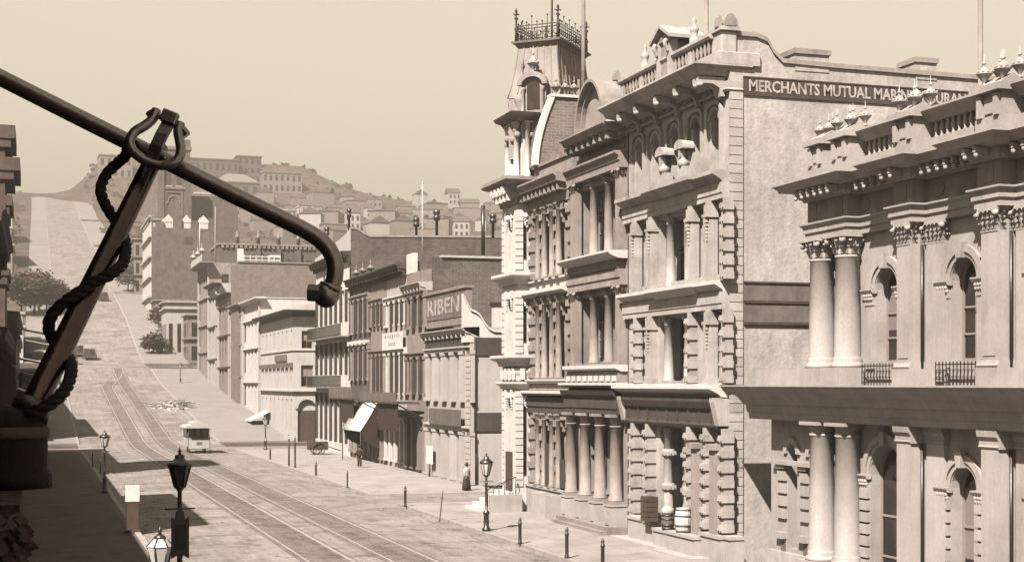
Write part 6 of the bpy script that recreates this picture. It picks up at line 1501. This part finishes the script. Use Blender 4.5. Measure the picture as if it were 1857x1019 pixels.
# ------------------------------------------------------------------ iron bracket with its brace, shackle and tarred rope, close to the camera
T = 4.0
br = thing('iron_bracket', At(287, 290, T), 'black iron bracket arm with a bent knobbed end and a leaning pole brace', 'bracket')
I = M['ironclean']
p0, p1 = At(-1280, -505, T), At(545, 413.5, T)
arm = [p0, At(-600, -162, T), At(0, 141, T), At(140, 211.5, T), At(300, 292, T), At(430, 357.5, T), p1, At(566, 425, T), At(583, 437, T), At(596, 451, T), At(605, 468, T), At(608.5, 486, T), At(607, 503, T), At(602, 520, T), At(598, 530, T)]
MB().tube(arm, .0228, 14).make('arm', I, br)
kn = At(592, 534, T)
kb_ = MB().sphere(kn, .036, 14).make('knob', I, br)
MB().tube([kn + Vector((-.05, 0, .004)), kn + Vector((-.02, -.01, .002))], .023, 6, smooth=False).make('nut', I, kb_)
MB().tube([At(601, 515, T), At(598, 526, T)], .031, 12).make('collar', I, br)
poleA, poleB = At(289, 268, 4.06), At(46, 765, 3.42)
def pole(k): return poleA.lerp(poleB, k)
MB().tube([pole(i / 10) for i in range(11)], .03, 14, rs=[.0245 + .0065 * i / 10 for i in range(11)]).make('brace_pole', M['ironpole'], br)
MB().tube([pole(.955), pole(.985)], .046, 14).make('pole_collar', M['iron'], br)
def smooth_path(pts, n=8):
    out = []; P_ = [pts[0]] + list(pts) + [pts[-1]]
    for i in range(1, len(P_) - 2):
        for k in range(n):
            t = k / n; a, b, c, d = P_[i - 1:i + 3]
            out.append(.5 * (2 * b + (c - a) * t + (2 * a - 5 * b + 4 * c - d) * t * t + (3 * b - a - 3 * c + d) * t ** 3))
    return out + [pts[-1]]
shk = [(284, 200), (277, 216), (263, 228), (245, 239), (236, 254), (238, 269), (249, 282), (267, 293.5), (289, 300), (311, 297), (324, 287), (328, 273), (326, 256), (323, 239), (327, 224)]
sp = smooth_path([At(u, v, T - .03 - .045 * math.sin(PI * i / 14)) for i, (u, v) in enumerate(shk)], 5)
sh_ = MB().tube(sp, .0132, 10).make('shackle', I, br)
MB().tube([At(277, 205, T - .03), At(337, 238, T - .03)], .0075, 10).make('pin', I, sh_)
for (u, v, du) in ((276, 208, -4), (333, 241, 4)): MB().tube([At(u - 4, v - 6, T - .03), At(u + 4 + du * .3, v + 6, T - .03)], .0135, 6, smooth=False).make('nut', I, sh_)
lg = MB().ribbon([At(311, 206, T - .045), At(304, 226, T - .05), At(294, 244, T - .06), At(284, 265, T - .065), At(275, 289, T - .055)], .034, .012, At(10, 3, T) - At(0, 0, T)); lg.make('lug_strap', I, br, bevel=.002)
MB().ribbon([At(312, 203, T - .05), At(303, 224, T - .055)], .044, .026, At(10, 4, T) - At(0, 0, T)).make('lug_block', I, br, bevel=.004)
MB().sphere(At(299, 288, T - .05), .011, 8).make('rivet', I, br)
# rope: three strands twisted along a path that winds round the brace
def near(u, v, side):
    best = min((pole(k / 200) for k in range(201)), key=lambda p: abs((At(u, v, 1).z - HCAM) - (p.z - HCAM) / (p.x * SN + p.y * CS)))
    t = best.x * SN + best.y * CS; return At(u, v, t + side)
rp = [At(300, 283, T + .045), At(262, 277, T + .05), At(240, 262, T - .045), At(232, 270, T - .05), At(226, 284, T - .01), near(207, 301, .03), near(190, 322, .03), near(183, 343, .035), near(188, 364, .04), near(200, 386, .055), near(214, 407, .06), near(225, 430, .045), near(228, 455, .01), near(222, 479, -.03), near(202, 497, -.052), near(168, 514, -.055), near(133, 537, -.052), near(104, 559, -.04), near(89, 582, -.01), near(90, 604, .03), near(102, 622, .055), near(117, 637, .05), near(127, 655, .02), near(129, 678, -.02), near(117, 709, -.045), near(92, 732, -.055), near(62, 747, -.05), near(40, 760, -.03)]
path = smooth_path(rp, 14)
rope = thing('rope', path[0], 'thick tarred rope wound in loose loops round the leaning iron pole', 'rope')
L_ = [0]
for a, b in zip(path, path[1:]): L_.append(L_[-1] + (b - a).length)
for s in range(3):
    pts = []; prev = None
    for i, p in enumerate(path):
        d = (path[min(i + 1, len(path) - 1)] - path[max(i - 1, 0)]).normalized(); e = prev - d * prev.dot(d) if prev else d.cross(Vector((0, 1, .1))); e.normalize(); prev = e; g_ = d.cross(e)
        a = L_[i] / .075 * 2 * PI + s * 2 * PI / 3; pts.append(p + e * (.0072 * math.cos(a)) + g_ * (.0072 * math.sin(a)))
    MB().tube(pts, .0088, 6).make('strand', M['rope'], rope)
# domed socket that holds the pole, and the rough pier under it
ds = At(14, 800, 3.42); zt_p = At(0, 884, 3.42).z
dome = thing('domed_socket', (ds.x, ds.y, zt_p), 'black rounded iron socket at the foot of the leaning pole', 'socket')
r_ = .088; hh = ds.z + .02 - zt_p
MB().lathe((ds.x, ds.y, zt_p), [(r_ * 1.12, 0), (r_ * 1.12, .03), (r_, .04), (r_, hh)] + [(r_ * math.cos(a * PI / 16), hh + r_ * .72 * math.sin(a * PI / 16)) for a in range(1, 8)] + [(.002, hh + r_ * .72)], 28).make('body', mat('shaded_iron', 0.008, rough=.7, spec=.1, var=.3, scale=9, bump=.2), dome)  # iron colour and gloss lowered for the shade it stands in
MB().lathe((ds.x, ds.y, zt_p), [(r_ * 1.02, hh - .012), (r_ * 1.06, hh - .006), (r_ * 1.06, hh + .008), (r_ * 1.02, hh + .014)], 28).make('ring', M['dim'], dome)
pier = thing('stone_pier', (-1, 3.4, 0), 'rough dark carved pier overgrown with ivy at the lower left corner', 'pier')
pb_ = MB(); random.seed(5)
M['rough'] = mat('rough_dark_stone', 0.03, var=0.4, scale=5, grain=0.4, bump=1.0, bscale=14)  # stone colour taken down for the shadow over the pier
xr = At(40, 900, 3.42).x
zq = 0.0
while zq < zt_p - .3:
    pb_.cube(XL - .1, xr - random.uniform(0, .02), 3.1, 3.75, zq, zq + .34); zq += .35
pb_.cube(XL - .1, xr, 3.1, 3.75, zq, zt_p); pb_.make('shaft', M['rough'], pier)
pb_ = MB()
for k in range(420):
    a = random.random(); q = Vector((xr - .18 * random.random() + .02, 3.08 - .05 * random.random(), zt_p - .02 - .42 * a * random.random() ** .6)); n_ = Vector((random.gauss(.3, .6), random.gauss(-1, .5), random.gauss(.4, .6))).normalized(); s1 = n_.cross(Vector((.2, .1, 1))).normalized() * random.uniform(.008, .02); s2_ = n_.cross(s1).normalized() * random.uniform(.008, .018)
    pb_.add([q - s1, q + s2_, q + s1, q - s2_], [(0, 1, 2, 3)])
o = pb_.make('ivy', mat('ivy_leaf', 0.06, var=.6, scale=30, grain=.4), pier, fixn=False); o['kind'] = 'stuff'
# ------------------------------------------------------------------ lamps, posts, carts, people: the small things of the street
def lamp(x, y, h, label, m='iron', z=.15, s=1.0, sides=6, group='gas lamps along the kerbs', gr=False):
    t = thing('street_lamp', (x, y, z), label, 'street lamp', group)
    hp = h - 1.05 * s
    MB().lathe((x, y, z), [(.2, 0), (.2, .12), (.13, .2), (.12, .75), (.15, .8), (.15, .88), (.07, .95), (.055, hp * .85), (.09, hp * .86), (.05, hp * .88), (.045, hp - .08), (.11 * s, hp)], 10).make('post', M[m], t)
    MB().tube([(x - .32, y, z + hp * .9), (x + .32, y, z + hp * .9)], .018, 5).make('ladder_bar', M[m], t)
    zl = z + hp; rb, rt, hl = .15 * s, .29 * s, .58 * s
    MB().lathe((x, y, zl), [(rb, 0), (rb, .04 * s), (rb * .9, .05 * s)], sides).make('lantern_base', M[m], t)
    for i in range(sides):
        a0, a1 = 2 * PI * i / sides, 2 * PI * (i + 1) / sides
        P0 = [(x + r * math.cos(a), y + r * math.sin(a), zl + zz) for r, a, zz in ((rb * .93, a0, .05 * s), (rb * .93, a1, .05 * s), (rt * .95, a1, hl), (rt * .95, a0, hl))]
        MB().quad(*P0).make('pane', M['lampglass'] if m == 'iron' else M[m], t, fixn=False)
        MB().tube([(x + rb * math.cos(a0), y + rb * math.sin(a0), zl + .04 * s), (x + rt * math.cos(a0), y + rt * math.sin(a0), zl + hl)], .018 * s, 4).make('bar', M[m] if m != 'black' else M['iron'], t)
    if gr:
        for i in range(sides):
            a0, a1 = 2 * PI * i / sides, 2 * PI * (i + 1) / sides
            MB().quad(*[(x + r * math.cos(a), y + r * math.sin(a), zl + zz) for r, a, zz in ((rt * 1.02, a0, hl + .02), (rt * 1.02, a1, hl + .02), (rt * .45, a1, hl + .2 * s), (rt * .45, a0, hl + .2 * s))]).make('roof_pane', M['lampglass'], t, fixn=False)
            MB().tube([(x + rt * 1.03 * math.cos(a0), y + rt * 1.03 * math.sin(a0), zl + hl + .02), (x + rt * .45 * math.cos(a0), y + rt * .45 * math.sin(a0), zl + hl + .21 * s)], .018 * s, 4).make('bar', M['iron'], t)
        MB().lathe((x, y, zl + hl + .18 * s), [(rt * .46, 0), (rt * .46, .06 * s), (rt * .2, .12 * s)], sides).make('roof', M['iron'], t)
    else: MB().lathe((x, y, zl + hl), [(rt * 1.1, 0), (rt * 1.12, .04 * s), (rt * .8, .12 * s), (rt * .42, .2 * s), (rt * .45, .27 * s), (rt * .3, .3 * s)], sides).make('roof', M['iron'], t)
    MB().lathe((x, y, zl + hl + .3 * s), [(.05 * s, 0), (.03 * s, .04 * s), (.055 * s, .09 * s), (.02 * s, .13 * s), (.006, .2 * s)], 8).make('finial', M['iron'], t)
    return t
M['black'] = M['iron']
x, y = Gd(882, 963, .15); lamp(x, y, 3.55, 'gas lamp on the right kerb in front of the white stair', sides=8)
x, y = Gd(190, 893, .15); lamp(x, y, 3.85, 'gas lamp on the left kerb beside the dark shadows')
p = At(326, 860, 32); lamp(p.x, p.y, HCAM - (812 - VH) / FOC * 32 - .15, 'dark silhouetted lamp with a pointed top standing over a black signboard', m='black', s=.82, sides=6)
p = At(290, 990, 38); lamp(p.x, p.y, 3.15 - .15, 'glazed lamp with pale panes at the bottom edge beside the dark one', s=1.12, sides=6, gr=True)
lamp(22.0, 150.2, 3.5, 'gas lamp on the far corner before the first crossing')
lamp(22.4, 247, 3.5, 'gas lamp up the slope near the second crossing', z=prof(247) + .15)
# black signboard on the dark lamp's post
p = At(326, 972, 31.8); sb = thing('hanging_board', (p.x, p.y, p.z), 'black scalloped signboard fixed to the post of the dark lamp', 'sign')
k = 32 / FOC
MB().prism(across(p.y), [(p.x - 15 * k, p.z - 40 * k), (p.x - 15 * k, p.z + 36 * k), (p.x - 9 * k, p.z + 30 * k), (p.x - 7 * k, p.z + 44 * k), (p.x, p.z + 52 * k), (p.x + 7 * k, p.z + 44 * k), (p.x + 9 * k, p.z + 30 * k), (p.x + 16 * k, p.z + 36 * k), (p.x + 16 * k, p.z - 40 * k), (p.x + 6 * k, p.z - 34 * k), (p.x, p.z - 46 * k), (p.x - 6 * k, p.z - 34 * k)], -.04, .06).make('board', M['iron'], sb)
MB().box(across(p.y), p.x - 9 * k, p.x + 10 * k, p.z - 24 * k, p.z + 22 * k, .06, .075).make('panel', M['signdark'], sb)
# posts along the right kerb
def hitch(x, y, h, label, lean=0.0, r=.075, m='iron', z=.15):
    b = MB(); b.lathe((0, 0, 0), [(r * 1.3, 0), (r * 1.25, .08), (r, .12), (r * .92, h * .72), (r * 1.15, h * .74), (r * 1.15, h * .8), (r * .75, h * .83), (r * .95, h * .92), (r * .3, h)], 8)
    o = single(b, 'hitching_post', M[m], (0, 0, 0), label, 'post', 'posts along the kerbs'); o.location = (x, y, z); o.rotation_euler = (0, lean, 0); return o
for (u, v, h, lab) in ((490, 832, 1.0, 'slim dark kerb post nearest the first crossing'), (573, 862, 1.0, 'dark kerb post in front of the tall white building'), (735, 918, 1.12, 'dark kerb post left of the leaning stick'), (943, 986, 1.12, 'stout black kerb post just right of the gas lamp by the stair'), (1028, 1012, 1.2, 'stout black kerb post in front of the columned building'), (1093, 1034, 1.15, 'black kerb post cut by the bottom edge of the picture')):
    x, y = Gd(u, v, .16); hitch(x, y, h, lab)
x, y = Gd(797, 945, .16); hitch(x, y, 1.5, 'thin leaning stick at the kerb between two black posts', .12, .03, 'wood')
for (u, v, lab) in ((630, 884, 'thin kerb post opposite the white awning'), (168, 846, 'small dark post on the left pavement behind the gas lamp'), (182, 858, 'small dark post nearest the left gas lamp')):
    x, y = Gd(u, v, .16); hitch(x, y, 1.1, lab, 0, .05)
x, y = Gd(524, 845, .16); t = thing('sign_post', (x, y, .15), 'small pale two-line sign on a dark post near the crossing', 'sign post')
MB().tube([(x, y, .15), (x, y, 2.9)], .07, 7).make('post', M['wood'], t)
for z in (2.35, 2.7): boxp('board', across(y), x - .5, x + .5, z, z + .28, .08, .12, M['clothlight'], t)
x, y = Gd(535, 847, .16); hitch(x, y, 2.4, 'tall dark post beside the small pale sign', 0, .08, 'wood')
# white notice on a dark stand at the left kerb
p = At(240, 945, 66.5); x, y = p.x, p.y; t = thing('notice_stand', (x, y, .15), 'white square notice on top of a dark stand in the left-hand shadow', 'notice')
k = 66.5 / FOC
boxp('board', across(y), x - 12.5 * k, x + 12.5 * k, HCAM - (909 - VH) * k, HCAM - (879 - VH) * k, -.05, .02, M['canvas'], t)
boxp('stand', across(y), x - 10 * k, x + 11 * k, .2, HCAM - (909 - VH) * k, -.4, .0, M['wood'], t); boxp('foot', across(y), x - 14 * k, x + 14 * k, .14, .26, -.5, .1, M['wood'], t)
# horse car on the right-hand track
def wheel(b, c, r, w_=.08, n=12, spokes=8):
    b.tube([(c[0] + 0, c[1] + r * math.cos(2 * PI * i / 20), c[2] + r * math.sin(2 * PI * i / 20)) for i in range(21)], w_ * .5, 6, cap=False)
    b.tube([(c[0] - .09, c[1], c[2]), (c[0] + .09, c[1], c[2])], .08, 8)
    for i in range(spokes): b.tube([c, (c[0], c[1] + r * math.cos(2 * PI * i / spokes), c[2] + r * math.sin(2 * PI * i / spokes))], .022, 4)
cx_, cy = 14.9, 145.0; zc0 = .06
hc = thing('horse_car', (cx_, cy, zc0), 'pale horse-drawn tram car with dark windows rolling away on the right-hand track', 'tram car')
fH = across(cy)
boxp('body', fH, cx_ - 1.1, cx_ + 1.1, .75, 1.55, -4.6, -1.0, M['cream'], hc); boxp('dash', fH, cx_ - 1.05, cx_ + 1.05, .55, 1.35, -.06, .02, M['cream'], hc, bevel=.02)
boxp('emblem', fH, cx_ - .25, cx_ + .3, .9, 1.2, .021, .03, M['midwood'], hc)
boxp('platform', fH, cx_ - 1.05, cx_ + 1.05, .5, .6, -1.0, .0, M['wood'], hc)
boxp('cabin', fH, cx_ - 1.05, cx_ + 1.05, 1.55, 2.55, -4.6, -1.0, M['wood'], hc)
for x in (cx_ - .95, cx_ - .33, cx_ + .33, cx_ + .95): boxi('post', fH, x - .05, x + .05, 1.55, 2.6, -1.06, -.96, M['midwood'], hc)
for x in (cx_ - .64, cx_, cx_ + .64): MB().box(fH, x - .22, x + .22, 1.65, 2.4, -1.0, -.98).make('window', M['glass'], hc)
for i in range(5): MB().box(street(cx_ - 1.05), cy + 1.2 + i * .7, cy + 1.7 + i * .7, 1.65, 2.4, 0, .03).make('window', M['glass'], hc)
MB().prism(fH, arc(cx_ - 1.35, cx_ + 1.35, 2.58, .28, 10) + [(cx_ + 1.35, 2.52), (cx_ - 1.35, 2.52)], -5.2, .25).make('roof', M['cream'], hc)
MB().prism(fH, arc(cx_ - .6, cx_ + .6, 2.95, .16, 8) + [(cx_ + .6, 2.78), (cx_ - .6, 2.78)], -4.8, -.2).make('clerestory', M['cream'], hc)
for s in (-1, 1):
    MB().tube([(cx_ + s * 1.0, cy, .6), (cx_ + s * 1.0, cy, 2.55)], .03, 5).make('stanchion', M['iron'], hc)
    boxp('step', fH, cx_ + s * 1.15 - .12, cx_ + s * 1.15 + .12, .32, .38, -.8, -.3, M['wood'], hc)
    for yy in (1.9, 3.6): b = MB(); wheel(b, (cx_ + s * .76, cy + yy, .06 + .38), .36); b.make('wheel', M['iron'], hc)
# wagons at the second crossing
def wagon(x, y, z, label, hood='canvas', s=1.0):
    t = thing('wagon', (x, y, z), label, 'wagon', 'wagons on the hill street')
    boxp('bed', WF, x - .85 * s, x + .85 * s, z + .8, z + 1.25, -(y + 3.4 * s), -y, M['wood'], t)
    for sx in (-1, 1): boxp('side_board', WF, x + sx * .9 * s - .03, x + sx * .9 * s + .03, z + 1.25, z + 1.75, -(y + 2.7 * s), -(y + .1), M['midwood'], t)
    for k in range(6): q_ = random.uniform(.5, .8); boxi('load', WF, x - .75 * s + (k % 2) * .8 * s, x - .75 * s + (k % 2) * .8 * s + .7 * s, z + 1.26, z + 1.6 + q_, -(y + .3 + (k // 2) * .9 + .8), -(y + .3 + (k // 2) * .9), M[('wood', 'cloth', 'midwood', 'roof')[k % 4]], t)
    boxp('seat', WF, x - .7 * s, x + .7 * s, z + 1.3, z + 1.42, -(y + 3.3 * s), -(y + 2.9 * s), M['wood'], t)
    for sx in (-1, 1):
        for yy, r in ((.7, .62), (2.7, .5)): b = MB(); wheel(b, (x + sx * .98 * s, y + yy * s, z + r), r); b.make('wheel', M['wood'], t)
    b = MB(); b.tube([(x - .2, y + 3.4 * s, z + .8), (x - .2, y + 5.4 * s, z + .8)], .05, 5); b.tube([(x + .2, y + 3.4 * s, z + .8), (x + .2, y + 5.4 * s, z + .8)], .05, 5); b.make('shafts', M['wood'], t)
    return t
for (u, v, lab, hd) in ((163, 656, 'dark loaded wagon standing on the left of the second crossing', 'wood'), (142, 650, 'dark wagon half behind the leaning pole at the second crossing', 'cloth'), (188, 548, 'small dark wagon climbing the hill street', 'wood'), (128, 662, 'low dark wagon nearest the camera at the second crossing', 'wood')):
    p = hit(u, v, 200); wagon(p.x, p.y, zg(p.x, p.y) + .05, lab, hd, 1.25)
# hand cart by the shuttered building
x, y = Gd(578, 824, .16); t = thing('hand_cart', (x, y, .15), 'low dark two-wheeled cart by the pavement near the shuttered building', 'cart')
boxp('box', WF, x - .9, x + .9, .6, 1.35, -(y + 1.2), -y, M['wood'], t)
for s in (0, 1): b = MB(); wheel(b, (0, 0, 0), .58, .1); b.v = [(x + vy, y - .12 + 1.44 * s + vx, .75 + vz) for vx, vy, vz in b.v]; b.make('wheel', M['wood'], t)
MB().tube([(x + .9, y + .2, .9), (x + 2.3, y + .2, .45)], .04, 5).tube([(x + .9, y + 1.0, .9), (x + 2.3, y + 1.0, .45)], .04, 5).make('handles', M['wood'], t)
# heap of planks and stones on the right of the climbing street
p = hit(312, 742, 150); random.seed(9)
t = thing('rubble_heap', (p.x, p.y, zg(p.x, p.y)), 'heap of loose planks and pale stones in the street past the first crossing', 'rubble')
b = MB()
for i in range(260):
    a = random.random() * 2 * PI; r = abs(random.gauss(0, .42)); xx, yy = p.x + 2.6 * r * math.cos(a), p.y + 4 * r * math.sin(a); h = max(0, .9 * (1 - r * .9)); s = random.uniform(.1, .3)
    z_ = zg(xx, yy) + random.random() * h; q = [Vector((random.uniform(-1, 1), random.uniform(-1, 1), random.uniform(-.6, .6))) * .12 for _ in range(8)]
    b.add([(xx + sx * s + q[n_].x, yy + sy * s + q[n_].y, z_ + sz * s * .7 + q[n_].z) for n_, (sx, sy, sz) in enumerate([(i_, j_, k_) for k_ in (-1, 1) for j_ in (-1, 1) for i_ in (-1, 1)])], [(0, 2, 3, 1), (4, 5, 7, 6), (0, 1, 5, 4), (2, 6, 7, 3), (0, 4, 6, 2), (1, 3, 7, 5)])
o = b.make('stones', M['cream'], t); o['kind'] = 'stuff'
for i in range(16):
    a = random.uniform(-.6, .6); xx, yy = p.x + random.gauss(0, 1.4), p.y + random.gauss(0, 1.8); z_ = zg(xx, yy) + random.uniform(.3, .95)
    o = inst('plank', 'heap', lambda q: q.cube(-1.5, 1.5, -.12, .12, -.03, .03), M['midwood'], t, (xx, yy, z_), a); o.rotation_euler = (random.uniform(-.15, .25), random.uniform(-.2, .2), a)
# goods before the insurance office
def on_plinth(u, o=.72): return (XM - o, Yu(u, XM - o))
def barrel(u, zb, h, r, label, m1, m2, group='goods set out before the insurance building'):
    x, y = on_plinth(u); t = thing('barrel', (x, y, zb), label, 'barrel', group)
    prf = lambda k: r * (.8 + .2 * math.sin(PI * k)); n_ = 14
    for i in range(n_):
        a0, a1 = 2 * PI * i / n_, 2 * PI * (i + 1) / n_ - .03; vs = []; 
        for j in range(7):
            q = prf(j / 6)
            vs += [(x + q * math.cos(a0), y + q * math.sin(a0), zb + h * j / 6), (x + q * math.cos(a1), y + q * math.sin(a1), zb + h * j / 6)]
        MB().add(vs, [(2 * j, 2 * j + 1, 2 * j + 3, 2 * j + 2) for j in range(6)]).make('stave', M[m1], t, fixn=False)
    MB().lathe((x, y, zb), [(.75 * r, .02), (.78 * r, h * .5), (.75 * r, h - .04)], n_).make('core', M[m2], t)
    for kz in (.08, .3, .68, .92): q = prf(kz); MB().lathe((x, y, zb + h * kz), [(q + .004, -.03), (q + .018, -.03), (q + .018, .03), (q + .004, .03)], 18).make('hoop', M['iron' if m1 != 'canvas' else 'midwood'], t)
    return t
barrel(1211, .97, .62, .27, 'squat dark barrel with a pale sack on it beside the large pale barrel', 'midwood', 'wood')
barrel(1239, .98, .98, .33, 'large pale barrel with marks on its side before the insurance building', 'canvas', 'cream')
x, y = on_plinth(1211); single(MB().lathe((x, y, 1.595), [(.22, 0), (.27, .06), (.25, .2), (.14, .29), (.02, .31)], 12), 'sack', M['cream'], (x, y, 1.6), 'pale rounded sack lying on top of the squat barrel', 'sack')
x, y = on_plinth(1178); t = thing('crate', (x, y, 1.12), 'dark upright crate standing against a banded pier', 'crate')
boxp('box', WF, x - .24, x + .24, 1.13, 2.15, -(y + .32), -(y - .32), M['wood'], t)
for k in range(5): boxi('plank', WF, x - .265, x - .241, 1.14 + k * .205, 1.32 + k * .205, -(y + .33), -(y - .33), M['wood'], t); boxi('plank', WF, x - .24, x + .24, 1.14 + k * .205, 1.32 + k * .205, -(y - .321), -(y - .345), M['wood'], t)
# people: one skinned body each, clothing as children
def person(x, y, z, label, rot=0.0, h=1.68, top='clothlight', low='cloth', hat=True, long_=True):
    t = thing('person', (x, y, z), label, 'person', 'people on the pavement')
    k = h / 1.7
    V = []; E_ = []; Rr = []
    def add(p, r, par=None):
        V.append(Vector(p) * k); Rr.append(r * k); i = len(V) - 1
        if par is not None: E_.append((par, i))
        return i
    pel = add((0, 0, .93), .13); ch = add((0, .01, 1.22), .15, pel); sh = add((0, .0, 1.38), .13, ch); nk = add((0, -.01, 1.47), .055, sh); hd = add((0, -.03, 1.57), .092, nk); add((0, -.03, 1.65), .08, hd)
    for s in (-1, 1):
        a = add((s * .17, 0, 1.38), .06, sh); e = add((s * .23, -.02, 1.12), .045, a); w_ = add((s * .22, -.12, .9), .032, e); hnd = add((s * .22, -.15, .83), .036, w_)
        for f in range(4): add((s * (.2 + .018 * f), -.17 - .01 * (f % 2), .76 - .012 * (f in (1, 2))), .009, hnd)
        add((s * .185, -.18, .81), .01, hnd)
        hp = add((s * .09, 0, .88), .09, pel); kn = add((s * .1, -.03 * s, .48), .06, hp); an = add((s * .1, .02, .09), .042, kn); add((s * .11, -.15, .04), .04, an)
    me = bpy.data.meshes.new('body'); me.from_pydata([tuple(v) for v in V], E_, []); ob = bpy.data.objects.new('body', me); COL.objects.link(ob)
    md = ob.modifiers.new('Skin', 'SKIN'); md.use_smooth_shade = True
    for v, r in zip(me.skin_vertices[0].data, Rr): v.radius = (r, r)
    me.skin_vertices[0].data[0].use_root = True
    ob.modifiers.new('Sub', 'SUBSURF').levels = 1
    dg = bpy.context.evaluated_depsgraph_get(); m2 = bpy.data.meshes.new_from_object(ob.evaluated_get(dg)); bpy.data.objects.remove(ob)
    m2.name = 'body'; m2.materials.clear(); m2.materials.append(M['skin']); m2.polygons.foreach_set('use_smooth', [True] * len(m2.polygons))
    ob = bpy.data.objects.new('body', m2); COL.objects.link(ob); ob.parent = t; W[ob.name_full] = W[t.name_full]
    O = Vector((x, y, z))
    def lz(prof_, n=16, sx=1.0, sy=.75, c=(0, 0)):
        b = MB(); b.lathe((0, 0, 0), prof_, n); b.v = [(O.x + (vx * sx + c[0]) * k, O.y + (vy * sy + c[1]) * k, O.z + vz * k) for vx, vy, vz in b.v]; return b
    lz([(.2, .85), (.21, .95), (.2, 1.2), (.235, 1.36), (.17, 1.43), (.075, 1.47)]).make('coat', M[top], t)
    for s in (-1, 1): MB().tube([O + Vector((s * .19, 0, 1.38)) * k, O + Vector((s * .245, -.02, 1.12)) * k, O + Vector((s * .225, -.11, .92)) * k], .06 * k, 8, rs=[.075 * k, .062 * k, .05 * k]).make('sleeve', M[top], t)
    if long_: lz([(.34, .04), (.31, .4), (.24, .75), (.2, .97)]).make('skirt', M[low], t)
    else:
        for s in (-1, 1): MB().tube([O + Vector((s * .09, 0, .95)) * k, O + Vector((s * .1, -.03 * s, .48)) * k, O + Vector((s * .1, .02, .07)) * k], .1 * k, 8, rs=[.12 * k, .085 * k, .07 * k]).make('trouser_leg', M[low], t)
    lz([(.096, 1.58), (.105, 1.64), (.08, 1.7), (.02, 1.72)], sy=1.0, c=(0, -.02)).make('hair', M['cloth'], t)
    if hat: lz([(.17, 1.66), (.17, 1.675), (.1, 1.68), (.095, 1.78), (.03, 1.8)], sy=1.0, c=(0, -.03)).make('hat', M[top if not long_ else 'cloth'], t)
    t.rotation_euler.z = rot
    return t
x, y = Gd(846, 889, .16); person(x, y, .16, 'figure in a pale jacket and long dark skirt walking past the shop corner', .6, 1.66)
x, y = Gd(652, 847, .16); person(x, y, .16, 'figure in dark clothes standing under the white awning', -.5, 1.7, 'cloth', 'cloth', True, False)
